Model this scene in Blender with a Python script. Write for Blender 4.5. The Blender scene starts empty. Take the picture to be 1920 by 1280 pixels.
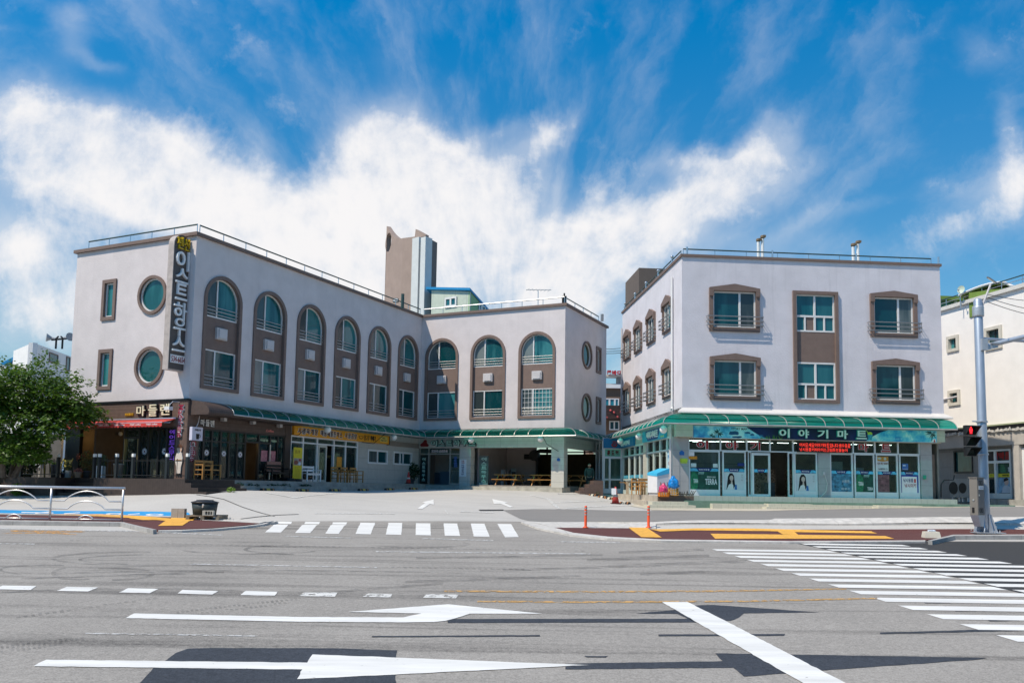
import bpy, bmesh, math, random
import numpy as np
from mathutils import Vector as V, Matrix
from mathutils.geometry import tessellate_polygon
random.seed(7)
S = bpy.context.scene
COL = S.collection
R_ = math.radians
# ------------------------------------------------------------------ camera
FPX, CX, CY, PITCH, ROLL = 1575.92, 960.0, 775.96, .0882, .0156
c_, s_ = math.cos(PITCH), math.sin(PITCH)
cr_, sr_ = math.cos(ROLL), math.sin(ROLL)
right0, up0, CF = V((1, 0, 0)), V((0, -s_, c_)), V((0, c_, s_))
CR, CU = right0 * cr_ + up0 * sr_, up0 * cr_ - right0 * sr_
cam = bpy.data.cameras.new('camera')
cam.sensor_width = 36; cam.sensor_fit = 'HORIZONTAL'
cam.lens = FPX / 1920 * 36
cam.shift_y = (CY - 640) / 1920
cam.clip_end = 3000
camo = bpy.data.objects.new('camera', cam); COL.objects.link(camo)
camo.matrix_world = Matrix(((CR.x, CU.x, -CF.x, 0), (CR.y, CU.y, -CF.y, 0), (CR.z, CU.z, -CF.z, 0), (0, 0, 0, 1)))
S.camera = camo
# ------------------------------------------------------------------ light
SUN = V((-.609, -.377, 1)).normalized()
sl = bpy.data.lights.new('sun', 'SUN'); sl.energy = 4.8; sl.angle = R_(.5); sl.color = (1, .885, .725)
so = bpy.data.objects.new('sun', sl); COL.objects.link(so)
so.rotation_euler = (-SUN).to_track_quat('-Z', 'Y').to_euler()
S.view_settings.view_transform = 'Standard'; S.view_settings.look = 'None'
S.view_settings.exposure = 0.0; S.view_settings.gamma = 1
S.cycles.max_bounces = 6; S.cycles.transparent_max_bounces = 12

def uw(px, py):
    d = CF + CR * ((px - CX) / FPX) + CU * ((CY - py) / FPX)
    return d.x / d.y, d.z / d.y
W = bpy.data.worlds.new('World'); S.world = W; W.use_nodes = True
def sky():
    nt = W.node_tree; N = nt.nodes; L = nt.links
    N.clear()
    out = N.new('ShaderNodeOutputWorld'); bg = N.new('ShaderNodeBackground')
    L.new(bg.outputs[0], out.inputs[0]); bg.inputs['Strength'].default_value = .1
    st = N.new('ShaderNodeTexSky'); st.sky_type = 'NISHITA'; st.sun_disc = False
    st.sun_elevation = math.asin(SUN.z); st.sun_rotation = math.atan2(SUN.x, SUN.y)
    st.air_density = 1.0; st.dust_density = .15; st.ozone_density = 3.0
    def math_(op, a, b=None, c=None, clamp=False):
        n = N.new('ShaderNodeMath'); n.operation = op; n.use_clamp = clamp
        for i, x in enumerate((a, b, c)):
            if x is None: continue
            if isinstance(x, (int, float)): n.inputs[i].default_value = x
            else: L.new(x, n.inputs[i])
        return n.outputs[0]
    tc = N.new('ShaderNodeTexCoord'); sp = N.new('ShaderNodeSeparateXYZ'); L.new(tc.outputs['Generated'], sp.inputs[0])
    y = math_('MAXIMUM', sp.outputs[1], .1)
    u = math_('DIVIDE', sp.outputs[0], y); w = math_('DIVIDE', sp.outputs[2], y)
    cb = N.new('ShaderNodeCombineXYZ'); L.new(u, cb.inputs[0]); L.new(w, cb.inputs[1])
    uwv = cb.outputs[0]
    def noise(scale, detail, rough, mapsc=(1, 1, 1), rot=0, dist=0., off=0):
        mp = N.new('ShaderNodeMapping'); mp.inputs['Rotation'].default_value = (0, 0, rot); mp.inputs['Scale'].default_value = mapsc
        mp.inputs['Location'].default_value = (off, off * .7, 0)
        L.new(uwv, mp.inputs[0])
        n = N.new('ShaderNodeTexNoise'); n.inputs['Scale'].default_value = scale; n.inputs['Detail'].default_value = detail
        n.inputs['Roughness'].default_value = rough; n.inputs['Distortion'].default_value = dist
        L.new(mp.outputs[0], n.inputs['Vector']); return n
    # domain warp of the cloud masks
    wn = noise(3.2, 6, .62)
    vs = N.new('ShaderNodeVectorMath'); vs.operation = 'SUBTRACT'; L.new(wn.outputs['Color'], vs.inputs[0]); vs.inputs[1].default_value = (.5, .5, .5)
    vm = N.new('ShaderNodeVectorMath'); vm.operation = 'SCALE'; L.new(vs.outputs[0], vm.inputs[0]); vm.inputs['Scale'].default_value = .13
    va = N.new('ShaderNodeVectorMath'); va.operation = 'ADD'; L.new(uwv, va.inputs[0]); L.new(vm.outputs[0], va.inputs[1])
    wv = va.outputs[0]
    blobs = [ # px, py, rx, ry, angle deg (picture sense), weight
        (70, 235, 130, 75, 25, .95), (185, 275, 150, 85, 20, .95), (330, 330, 150, 75, 15, .95), (60, 310, 150, 60, 0, .7), (300, 400, 260, 60, 18, .7), (480, 400, 170, 60, 12, .85), (590, 440, 130, 70, 10, .6),
        (15, 455, 75, 85, 0, 1.0), (130, 430, 90, 40, 0, .35), (60, 590, 160, 60, 0, .45), (600, 520, 130, 70, 0, .4),
        (735, 250, 85, 65, 0, .95), (720, 330, 90, 90, 0, .75), (830, 310, 110, 70, -5, .85), (880, 390, 150, 75, 25, .95), (830, 480, 180, 90, 0, 1.0), (1000, 520, 170, 65, 0, .85), (640, 300, 60, 120, 20, .35),
        (1000, 270, 95, 40, -35, .75), (1050, 240, 60, 26, -30, .4), (960, 230, 80, 26, -25, .4), (990, 350, 80, 50, -20, .45),
        (1310, 300, 110, 38, -10, .75), (1400, 300, 90, 45, -30, .75), (1330, 375, 160, 55, -25, .85), (1240, 430, 130, 50, -20, .7), (1440, 370, 70, 60, 0, .45), (1380, 470, 320, 45, 0, .55), (1600, 400, 110, 22, -22, .38), (1130, 380, 70, 60, 0, .3),
        (1895, 330, 45, 75, 20, .8), (1905, 220, 30, 60, 10, .5), (1850, 75, 80, 50, 30, .42), (1790, 425, 50, 25, -20, .5), (1760, 350, 60, 22, -25, .34),
        (140, 70, 50, 70, 20, .42), (190, 120, 55, 20, 25, .40), (120, 30, 40, 40, 0, .3), (5, 60, 30, 15, 0, .35), (470, 80, 60, 40, 20, .33), (560, 170, 90, 90, 35, .30), (720, 110, 80, 60, 60, .26), (850, 150, 50, 70, 70, .26), (1430, 240, 60, 30, -30, .3),
        (960, 640, 1500, 90, 0, .50), (760, 545, 380, 75, 0, .55), (1080, 470, 90, 110, 0, .40), (650, 420, 110, 90, 0, .38), (200, 500, 260, 70, 0, .30)]
    tot = None
    for (px, py, rx, ry, a, wt) in blobs:
        lu, lw = uw(px, py)
        mp = N.new('ShaderNodeMapping'); mp.vector_type = 'TEXTURE'
        mp.inputs['Location'].default_value = (lu, lw, 0); mp.inputs['Rotation'].default_value = (0, 0, -R_(a))
        mp.inputs['Scale'].default_value = (rx / FPX, ry / FPX, 1); L.new(wv, mp.inputs[0])
        ln = N.new('ShaderNodeVectorMath'); ln.operation = 'LENGTH'; L.new(mp.outputs[0], ln.inputs[0])
        g = math_('EXPONENT', math_('MULTIPLY', math_('POWER', ln.outputs['Value'], 2), -1.0))
        g = math_('MULTIPLY', g, wt)
        tot = g if tot is None else math_('ADD', tot, g)
    tot = math_('MINIMUM', tot, 1.15)
    n1 = noise(4.2, 12, .66, (1, .8, 1), .25, .3)
    fu, fw = uw(930, 800)
    du, dw = math_('SUBTRACT', u, fu), math_('SUBTRACT', w, fw)
    ang = math_('ARCTAN2', du, dw); rad = math_('SQRT', math_('ADD', math_('MULTIPLY', du, du), math_('MULTIPLY', dw, dw)))
    pc = N.new('ShaderNodeCombineXYZ'); L.new(math_('ADD', math_('MULTIPLY', ang, 4.6), math_('MULTIPLY', n1.outputs[0], .9)), pc.inputs[0]); L.new(math_('MULTIPLY', rad, 3.2), pc.inputs[1])
    n2 = N.new('ShaderNodeTexNoise'); n2.inputs['Scale'].default_value = 1.5; n2.inputs['Detail'].default_value = 7; n2.inputs['Roughness'].default_value = .58; L.new(pc.outputs[0], n2.inputs['Vector'])
    sw = N.new('ShaderNodeMapRange'); sw.interpolation_type = 'SMOOTHSTEP'; sw.inputs['From Min'].default_value = -.42; sw.inputs['From Max'].default_value = -.16; sw.inputs['To Min'].default_value = .12; sw.inputs['To Max'].default_value = .40; L.new(u, sw.inputs['Value'])
    n4 = noise(9.5, 10, .62, (1, 1.25, 1), .2, .25, 12.)    # billows
    n3 = noise(26., 8, .65, (1, .6, 1), .3, .2, 7.7)
    nn = math_('ADD', math_('MULTIPLY', n1.outputs[0], .9), math_('ADD', math_('ADD', math_('MULTIPLY', math_('SUBTRACT', n2.outputs[0], .5), sw.outputs[0]), math_('MULTIPLY', n4.outputs[0], .52)), math_('MULTIPLY', n3.outputs[0], .30)))
    d = math_('ADD', math_('MULTIPLY', tot, .80), math_('MULTIPLY', math_('SUBTRACT', nn, .91), 1.85))
    mr = N.new('ShaderNodeMapRange'); mr.interpolation_type = 'SMOOTHSTEP'
    mr.inputs['From Min'].default_value = .0; mr.inputs['From Max'].default_value = 1.02; L.new(d, mr.inputs['Value'])
    vl = N.new('ShaderNodeMapRange'); vl.interpolation_type = 'SMOOTHSTEP'; vl.inputs['From Min'].default_value = .05; vl.inputs['From Max'].default_value = 1.0; vl.inputs['To Max'].default_value = .40
    L.new(math_('ADD', tot, math_('MULTIPLY', math_('SUBTRACT', n2.outputs[0], .5), .5)), vl.inputs['Value'])
    ci = N.new('ShaderNodeMapRange'); ci.interpolation_type = 'SMOOTHSTEP'; ci.inputs['From Min'].default_value = .44; ci.inputs['From Max'].default_value = .80; ci.inputs['To Max'].default_value = .27
    L.new(math_('ADD', math_('MULTIPLY', n2.outputs[0], .75), math_('MULTIPLY', n1.outputs[0], .30)), ci.inputs['Value'])
    dens = math_('MAXIMUM', mr.outputs[0], math_('ADD', vl.outputs[0], ci.outputs[0]))
    # sky blue, deeper and more saturated as in clear dry air
    el = N.new('ShaderNodeMapRange'); el.inputs['From Min'].default_value = .0; el.inputs['From Max'].default_value = .50; L.new(sp.outputs[2], el.inputs['Value'])
    tm = N.new('ShaderNodeMix'); tm.data_type = 'RGBA'; L.new(el.outputs[0], tm.inputs[0])
    tm.inputs[6].default_value = (1.02, 1.02, .86, 1); tm.inputs[7].default_value = (.012, 1.20, 1.68, 1)
    tint = N.new('ShaderNodeMix'); tint.data_type = 'RGBA'; tint.blend_type = 'MULTIPLY'; tint.inputs[0].default_value = 1
    L.new(st.outputs[0], tint.inputs[6]); L.new(tm.outputs[2], tint.inputs[7])
    cc = N.new('ShaderNodeMix'); cc.data_type = 'RGBA'
    L.new(dens, cc.inputs[0]); L.new(tint.outputs[2], cc.inputs[6])
    sh = N.new('ShaderNodeMix'); sh.data_type = 'RGBA'; L.new(n1.outputs[0], sh.inputs[0])
    sh.inputs[6].default_value = (8.6, 8.7, 9.0, 1); sh.inputs[7].default_value = (9.9, 9.6, 9.5, 1)
    L.new(sh.outputs[2], cc.inputs[7])
    L.new(cc.outputs[2], bg.inputs[0])
sky()

# ------------------------------------------------------------------ materials
MATS = {}
def M(name, col, rough=.6, metal=0., var=.10, scale=2.5, bump=0., bscale=60., spec=.4, streak=0., emit=0., alpha=None, stretch=(1, 1, 1), detail=6):
    if name in MATS: return MATS[name]
    m = bpy.data.materials.new(name); m.use_nodes = True
    nt = m.node_tree; N = nt.nodes; L = nt.links; b = N['Principled BSDF']
    b.inputs['Roughness'].default_value = rough; b.inputs['Metallic'].default_value = metal
    b.inputs['Specular IOR Level'].default_value = spec
    c = (*col, 1)
    if var:
        ge = N.new('ShaderNodeNewGeometry'); mp = N.new('ShaderNodeMapping'); mp.inputs['Scale'].default_value = stretch
        L.new(ge.outputs['Position'], mp.inputs[0])
        n = N.new('ShaderNodeTexNoise'); n.inputs['Scale'].default_value = scale; n.inputs['Detail'].default_value = detail; n.inputs['Roughness'].default_value = .6
        L.new(mp.outputs[0], n.inputs['Vector'])
        r = N.new('ShaderNodeValToRGB'); e = r.color_ramp.elements
        e[0].position = .3; e[1].position = .7
        e[0].color = (*[max(0, x * (1 - var)) for x in col], 1); e[1].color = (*[min(1, x * (1 + var * .7)) for x in col], 1)
        L.new(n.outputs[0], r.inputs[0]); colout = r.outputs[0]
        if streak:
            mp2 = N.new('ShaderNodeMapping'); mp2.inputs['Scale'].default_value = (2.6, 2.6, .12); L.new(ge.outputs['Position'], mp2.inputs[0])
            n2 = N.new('ShaderNodeTexNoise'); n2.inputs['Scale'].default_value = 1.6; n2.inputs['Detail'].default_value = 8; n2.inputs['Roughness'].default_value = .65
            L.new(mp2.outputs[0], n2.inputs['Vector'])
            mr = N.new('ShaderNodeMapRange'); mr.inputs['From Min'].default_value = .55; mr.inputs['From Max'].default_value = .8; mr.inputs['To Max'].default_value = streak
            L.new(n2.outputs[0], mr.inputs['Value'])
            mx = N.new('ShaderNodeMix'); mx.data_type = 'RGBA'; L.new(mr.outputs[0], mx.inputs[0]); L.new(colout, mx.inputs[6])
            mx.inputs[7].default_value = (*[x * .55 for x in col], 1); colout = mx.outputs[2]
        L.new(colout, b.inputs['Base Color'])
    else: b.inputs['Base Color'].default_value = c
    if bump:
        ge2 = N.new('ShaderNodeNewGeometry')
        n3 = N.new('ShaderNodeTexNoise'); n3.inputs['Scale'].default_value = bscale; n3.inputs['Detail'].default_value = 5
        L.new(ge2.outputs['Position'], n3.inputs['Vector'])
        bp = N.new('ShaderNodeBump'); bp.inputs['Strength'].default_value = bump; bp.inputs['Distance'].default_value = .02
        L.new(n3.outputs[0], bp.inputs['Height']); L.new(bp.outputs[0], b.inputs['Normal'])
    if emit:
        b.inputs['Emission Color'].default_value = c; b.inputs['Emission Strength'].default_value = emit
    MATS[name] = m; return m

def plank(name, col, axis='z', pitch=.14, groove=.35, rough=.6):
    """boards: grooves every `pitch` along an axis"""
    if name in MATS: return MATS[name]
    m = M(name, col, rough, var=.22, scale=6)
    nt = m.node_tree; N = nt.nodes; L = nt.links; b = N['Principled BSDF']
    ge = N.new('ShaderNodeNewGeometry')
    dt = N.new('ShaderNodeVectorMath'); dt.operation = 'DOT_PRODUCT'; L.new(ge.outputs['Position'], dt.inputs[0])
    dt.inputs[1].default_value = axis
    a = N.new('ShaderNodeMath'); a.operation = 'DIVIDE'; L.new(dt.outputs['Value'], a.inputs[0]); a.inputs[1].default_value = pitch
    fr = N.new('ShaderNodeMath'); fr.operation = 'FRACT'; L.new(a.outputs[0], fr.inputs[0])
    lt = N.new('ShaderNodeMath'); lt.operation = 'LESS_THAN'; L.new(fr.outputs[0], lt.inputs[0]); lt.inputs[1].default_value = .09
    src = b.inputs['Base Color'].links[0].from_socket
    mx = N.new('ShaderNodeMix'); mx.data_type = 'RGBA'; L.new(lt.outputs[0], mx.inputs[0]); L.new(src, mx.inputs[6])
    mx.inputs[7].default_value = (*[x * groove for x in col], 1)
    L.new(mx.outputs[2], b.inputs['Base Color'])
    return m

def tile(name, col, sx, sz, axis, grout=.5, gw=.02, off=0.0, rough=.5, var=.08):
    """rectangular cladding joints: along horizontal `axis` every sx, along z every sz"""
    if name in MATS: return MATS[name]
    m = M(name, col, rough, var=var, scale=4)
    nt = m.node_tree; N = nt.nodes; L = nt.links; b = N['Principled BSDF']
    ge = N.new('ShaderNodeNewGeometry')
    def line(ax, p, o):
        dt = N.new('ShaderNodeVectorMath'); dt.operation = 'DOT_PRODUCT'; L.new(ge.outputs['Position'], dt.inputs[0]); dt.inputs[1].default_value = ax
        a = N.new('ShaderNodeMath'); a.operation = 'MULTIPLY_ADD'; L.new(dt.outputs['Value'], a.inputs[0]); a.inputs[1].default_value = 1 / p; a.inputs[2].default_value = o
        fr = N.new('ShaderNodeMath'); fr.operation = 'FRACT'; L.new(a.outputs[0], fr.inputs[0])
        lt = N.new('ShaderNodeMath'); lt.operation = 'LESS_THAN'; L.new(fr.outputs[0], lt.inputs[0]); lt.inputs[1].default_value = gw / p
        return lt.outputs[0]
    mxm = N.new('ShaderNodeMath'); mxm.operation = 'MAXIMUM'; L.new(line(axis, sx, .1), mxm.inputs[0]); L.new(line((0, 0, 1), sz, off), mxm.inputs[1])
    src = b.inputs['Base Color'].links[0].from_socket
    mx = N.new('ShaderNodeMix'); mx.data_type = 'RGBA'; L.new(mxm.outputs[0], mx.inputs[0]); L.new(src, mx.inputs[6])
    mx.inputs[7].default_value = (*[x * grout for x in col], 1)
    L.new(mx.outputs[2], b.inputs['Base Color'])
    return m

def glass(name, tint, clear=.75, rough=.02):
    """thin window glass: see-through, tinted, mirror-like at grazing angles"""
    if name in MATS: return MATS[name]
    m = bpy.data.materials.new(name); m.use_nodes = True; nt = m.node_tree; N = nt.nodes; L = nt.links
    N.clear(); o = N.new('ShaderNodeOutputMaterial')
    t = N.new('ShaderNodeBsdfTransparent'); t.inputs[0].default_value = (*tint, 1)
    d = N.new('ShaderNodeBsdfDiffuse'); d.inputs[0].default_value = (*[x * .25 for x in tint], 1)
    g = N.new('ShaderNodeBsdfGlossy'); g.inputs['Roughness'].default_value = rough
    m1 = N.new('ShaderNodeMixShader'); m1.inputs[0].default_value = clear; L.new(d.outputs[0], m1.inputs[1]); L.new(t.outputs[0], m1.inputs[2])
    f = N.new('ShaderNodeFresnel'); f.inputs[0].default_value = 1.6
    m2 = N.new('ShaderNodeMixShader'); L.new(f.outputs[0], m2.inputs[0]); L.new(m1.outputs[0], m2.inputs[1]); L.new(g.outputs[0], m2.inputs[2])
    L.new(m2.outputs[0], o.inputs[0]); MATS[name] = m; return m

def pane_mat(name, col, curtain, amount, rough=.04):
    """dark reflecting window pane with the folds of a curtain behind it"""
    if name in MATS: return MATS[name]
    m = bpy.data.materials.new(name); m.use_nodes = True; nt = m.node_tree; N = nt.nodes; L = nt.links; b = N['Principled BSDF']
    ge = N.new('ShaderNodeNewGeometry'); mp = N.new('ShaderNodeMapping'); mp.inputs['Scale'].default_value = (1.6, 1.6, .22); L.new(ge.outputs['Position'], mp.inputs[0])
    n = N.new('ShaderNodeTexNoise'); n.inputs['Scale'].default_value = 1.3; n.inputs['Detail'].default_value = 4; L.new(mp.outputs[0], n.inputs['Vector'])
    r = N.new('ShaderNodeValToRGB'); e = r.color_ramp.elements; e[0].position = .46; e[1].position = .62
    e[0].color = (*col, 1); e[1].color = (*[c * (1 - amount) + k * amount for c, k in zip(col, curtain)], 1)
    oi = N.new('ShaderNodeObjectInfo'); ad = N.new('ShaderNodeMath'); ad.operation = 'MULTIPLY_ADD'; L.new(oi.outputs['Random'], ad.inputs[0]); ad.inputs[1].default_value = .34; ad.inputs[2].default_value = -.15
    sm = N.new('ShaderNodeMath'); sm.operation = 'ADD'; L.new(n.outputs[0], sm.inputs[0]); L.new(ad.outputs[0], sm.inputs[1])
    hs = N.new('ShaderNodeHueSaturation'); vr = N.new('ShaderNodeMath'); vr.operation = 'MULTIPLY_ADD'; L.new(oi.outputs['Random'], vr.inputs[0]); vr.inputs[1].default_value = .9; vr.inputs[2].default_value = .55; L.new(vr.outputs[0], hs.inputs['Value'])
    L.new(sm.outputs[0], r.inputs[0]); L.new(r.outputs[0], hs.inputs['Color']); L.new(hs.outputs[0], b.inputs['Base Color'])
    b.inputs['Roughness'].default_value = rough; b.inputs['Specular IOR Level'].default_value = .6
    MATS[name] = m; return m

def canopy_mat(name, col, thru=.56):
    m = bpy.data.materials.new(name); m.use_nodes = True; nt = m.node_tree; N = nt.nodes; L = nt.links
    N.clear(); o = N.new('ShaderNodeOutputMaterial')
    ge = N.new('ShaderNodeNewGeometry')
    n = N.new('ShaderNodeTexNoise'); n.inputs['Scale'].default_value = 1.2; n.inputs['Detail'].default_value = 6; L.new(ge.outputs['Position'], n.inputs['Vector'])
    r = N.new('ShaderNodeValToRGB'); e = r.color_ramp.elements; e[0].position = .35; e[1].position = .7
    e[0].color = (*[c * .8 for c in col], 1); e[1].color = (*[c * 1.12 for c in col], 1); L.new(n.outputs[0], r.inputs[0])
    b = N.new('ShaderNodeBsdfPrincipled'); L.new(r.outputs[0], b.inputs['Base Color']); b.inputs['Roughness'].default_value = .22; b.inputs['Specular IOR Level'].default_value = .3
    t = N.new('ShaderNodeBsdfTranslucent'); t.inputs[0].default_value = (.05, .80, .70, 1)
    tr = N.new('ShaderNodeBsdfTransparent'); tr.inputs[0].default_value = (.10, .86, .74, 1)
    a = N.new('ShaderNodeMixShader'); a.inputs[0].default_value = .55; L.new(t.outputs[0], a.inputs[1]); L.new(tr.outputs[0], a.inputs[2])
    x = N.new('ShaderNodeMixShader'); x.inputs[0].default_value = thru; L.new(b.outputs[0], x.inputs[1]); L.new(a.outputs[0], x.inputs[2])
    L.new(x.outputs[0], o.inputs[0]); MATS[name] = m; return m

# ------------------------------------------------------------------ mesh builder
class MB:
    def __init__(s): s.v = []; s.f = []; s.m = []; s.cur = 0
    def add(s, vs, fs):
        o = len(s.v); s.v += [tuple(x) for x in vs]
        for f in fs: s.f.append(tuple(i + o for i in f)); s.m.append(s.cur)
        return s
    def hexa(s, a, b):   # two quads (4 pts each), bottom a, top b
        return s.add(list(a) + list(b), [(3, 2, 1, 0), (4, 5, 6, 7), (0, 1, 5, 4), (1, 2, 6, 5), (2, 3, 7, 6), (3, 0, 4, 7)])
    def box(s, x0, x1, y0, y1, z0, z1):
        q = [(x0, y0), (x1, y0), (x1, y1), (x0, y1)]
        return s.hexa([(x, y, z0) for x, y in q], [(x, y, z1) for x, y in q])
    def cbox(s, c, sz, rot=None):
        c = V(c); h = V(sz) / 2; m = rot or Matrix.Identity(3)
        P = lambda x, y, z: c + m @ V((x * h.x, y * h.y, z * h.z))
        q = [(-1, -1), (1, -1), (1, 1), (-1, 1)]
        return s.hexa([P(x, y, -1) for x, y in q], [P(x, y, 1) for x, y in q])
    def bar(s, p, q, w, h=None, up=(0, 0, 1)):
        p, q = V(p), V(q); d = (q - p).normalized(); h = h or w
        sx = d.cross(V(up))
        if sx.length < 1e-4: sx = d.cross(V((0, 1, 0)))
        sx.normalize(); sy = sx.cross(d)
        k = [(-1, -1), (1, -1), (1, 1), (-1, 1)]
        return s.hexa([p + sx * (a * w / 2) + sy * (b * h / 2) for a, b in k], [q + sx * (a * w / 2) + sy * (b * h / 2) for a, b in k])
    def tube(s, pts, r, n=8, cap=True):
        pts = [V(p) for p in pts]; rs = r if isinstance(r, (list, tuple)) else [r] * len(pts)
        rings = []; prev = None
        for i, p in enumerate(pts):
            d = (pts[min(i + 1, len(pts) - 1)] - pts[max(i - 1, 0)]).normalized()
            if prev is None:
                a = d.cross(V((0, 0, 1)))
                if a.length < .05: a = d.cross(V((1, 0, 0)))
            else: a = prev - d * prev.dot(d)
            a.normalize(); prev = a; b = d.cross(a)
            rings.append([p + a * (rs[i] * math.cos(t)) + b * (rs[i] * math.sin(t)) for t in [2 * math.pi * k / n for k in range(n)]])
        vs = [q for rg in rings for q in rg]; fs = []
        for i in range(len(pts) - 1):
            for k in range(n):
                fs.append((i * n + k, i * n + (k + 1) % n, (i + 1) * n + (k + 1) % n, (i + 1) * n + k))
        if cap: fs += [tuple(reversed(range(n))), tuple((len(pts) - 1) * n + k for k in range(n))]
        return s.add(vs, fs)
    def lathe(s, c, prof, n=16, sx=1, sy=1):
        c = V(c); vs = []; fs = []
        for (r, z) in prof:
            for k in range(n):
                t = 2 * math.pi * k / n; vs.append(c + V((r * sx * math.cos(t), r * sy * math.sin(t), z)))
        for i in range(len(prof) - 1):
            for k in range(n): fs.append((i * n + k, i * n + (k + 1) % n, (i + 1) * n + (k + 1) % n, (i + 1) * n + k))
        fs += [tuple(reversed(range(n))), tuple((len(prof) - 1) * n + k for k in range(n))]
        return s.add(vs, fs)
    def ball(s, c, r, n=12, sc=(1, 1, 1)):
        return s.lathe(c, [(max(.001, r * math.sin(math.pi * i / n)) , -r * sc[2] * math.cos(math.pi * i / n)) for i in range(n + 1)], n * 2 if n < 10 else 20, sc[0], sc[1])
    # --- on a facade
    def fbox(s, F, s0, s1, z0, z1, o0, o1):
        q = [(s0, z0), (s1, z0), (s1, z1), (s0, z1)]
        return s.hexa([F.P(a, b, o0) for a, b in q], [F.P(a, b, o1) for a, b in q])
    def fpoly(s, F, pts, o0, o1=None, holes=()):
        loops = [list(pts)] + [list(h) for h in holes]
        tri = tessellate_polygon([[V((a, b, 0)) for a, b in l] for l in loops])
        flat = [p for l in loops for p in l]; n = len(flat)
        if o1 is None: return s.add([F.P(a, b, o0) for a, b in flat], tri)
        fs = [tuple(t) for t in tri] + [tuple(i + n for i in reversed(t)) for t in tri]
        k = 0
        for l in loops:
            m = len(l)
            for i in range(m): a, b = k + i, k + (i + 1) % m; fs.append((a, b, b + n, a + n))
            k += m
        return s.add([F.P(a, b, o1) for a, b in flat] + [F.P(a, b, o0) for a, b in flat], fs)
    def fring(s, F, outer, inner, o0, o1):
        n = len(outer); vs = [F.P(a, b, o) for o in (o0, o1) for lp in (outer, inner) for a, b in lp]
        O0, I0, O1, I1 = 0, n, 2 * n, 3 * n; fs = []
        for i in range(n):
            j = (i + 1) % n
            fs += [(O1 + i, O1 + j, I1 + j, I1 + i), (O0 + j, O0 + i, I0 + i, I0 + j), (O0 + i, O0 + j, O1 + j, O1 + i), (I0 + j, I0 + i, I1 + i, I1 + j)]
        return s.add(vs, fs)
    def ftext(s, F, txt, s0, s1, z0, z1, o0, o1, bold=.02):
        vs, fs = text_mesh(txt, bold)
        a = vs[:, 0]; b = vs[:, 1]; c = vs[:, 2]
        A = (a - a.min()) / max(1e-6, a.max() - a.min()); Bz = (b - b.min()) / max(1e-6, b.max() - b.min()); C = (c - c.min()) / max(1e-6, c.max() - c.min())
        return s.add([F.P(s0 + (s1 - s0) * x, z0 + (z1 - z0) * y, o0 + (o1 - o0) * z) for x, y, z in zip(A, Bz, C)], fs)
    def fchars(s, F, txt, s0, s1, z0, z1, o0, o1, bold=.03, fill=.8, vertical=False):
        n = len(txt)
        for i, ch in enumerate(txt):
            if ch == ' ': continue
            if vertical:
                h = (z1 - z0) / n; s.ftext(F, ch, s0, s1, z1 - (i + .5 + fill / 2) * h, z1 - (i + .5 - fill / 2) * h, o0, o1, bold)
            else:
                w = (s1 - s0) / n; s.ftext(F, ch, s0 + (i + .5 - fill / 2) * w, s0 + (i + .5 + fill / 2) * w, z0, z1, o0, o1, bold)
        return s
    def mesh(s, name, mats, origin=V((0, 0, 0)), smooth=False):
        me = bpy.data.meshes.new(name)
        me.from_pydata([tuple(V(p) - origin) for p in s.v], [], s.f)
        for m in (mats if isinstance(mats, (list, tuple)) else [mats]): me.materials.append(m)
        me.polygons.foreach_set('material_index', s.m)
        bm = bmesh.new(); bm.from_mesh(me); bmesh.ops.recalc_face_normals(bm, faces=bm.faces); bm.to_mesh(me); bm.free()
        if smooth: me.polygons.foreach_set('use_smooth', [True] * len(me.polygons)); 
        me.update(); return me
_tc = {}
def text_mesh(txt, bold=.02):
    k = (txt, bold)
    if k in _tc: return _tc[k]
    c = bpy.data.curves.new('lettering', 'FONT'); c.body = txt; c.offset = bold; c.extrude = .05; c.resolution_u = 3
    o = bpy.data.objects.new('lettering', c); COL.objects.link(o)
    dg = bpy.context.evaluated_depsgraph_get(); me = bpy.data.meshes.new_from_object(o.evaluated_get(dg))
    vs = np.array([v.co[:] for v in me.vertices]) if len(me.vertices) else np.zeros((1, 3)); fs = [tuple(p.vertices) for p in me.polygons]
    bpy.data.objects.remove(o); bpy.data.curves.remove(c); bpy.data.meshes.remove(me)
    _tc[k] = (vs, fs); return _tc[k]

def thing(name, label, cat, loc=(0, 0, 0), group=None):
    o = bpy.data.objects.new(name, None); COL.objects.link(o); o.location = loc; o.empty_display_size = .3
    o['label'] = label; o['category'] = cat
    if group: o['group'] = group
    return o
def top(o):
    while o.parent: o = o.parent
    return o
def part(mb, name, mats, parent, smooth=False, label=None):
    if not mb.v: return None
    o = bpy.data.objects.new(name, mb.mesh(name, mats, V(top(parent).location), smooth)); COL.objects.link(o); o.parent = parent
    if label: o['label'] = label
    return o
def solo(mb, name, mats, label, cat, group=None, smooth=False, loc=None):
    a = np.array([tuple(p) for p in mb.v])
    org = V(loc) if loc is not None else V(((a[:, 0].min() + a[:, 0].max()) / 2, (a[:, 1].min() + a[:, 1].max()) / 2, a[:, 2].min()))
    o = bpy.data.objects.new(name, mb.mesh(name, mats, org, smooth)); COL.objects.link(o); o.location = org
    o['label'] = label; o['category'] = cat
    if group: o['group'] = group
    return o
def struct(mb, name, mats, smooth=False, kind='structure'):
    o = bpy.data.objects.new(name, mb.mesh(name, mats, V((0, 0, 0)), smooth)); COL.objects.link(o); o['kind'] = kind; return o
def dup(o, loc, rz=0., label=None, group=None, parent=None):
    c = o.copy(); COL.objects.link(c)
    if parent is None:
        c.location = loc; c.rotation_euler = (0, 0, rz)
        if label: c['label'] = label
        if group: c['group'] = group
    else: c.parent = parent
    for ch in list(o.children): dup(ch, None, parent=c)
    return c
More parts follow.
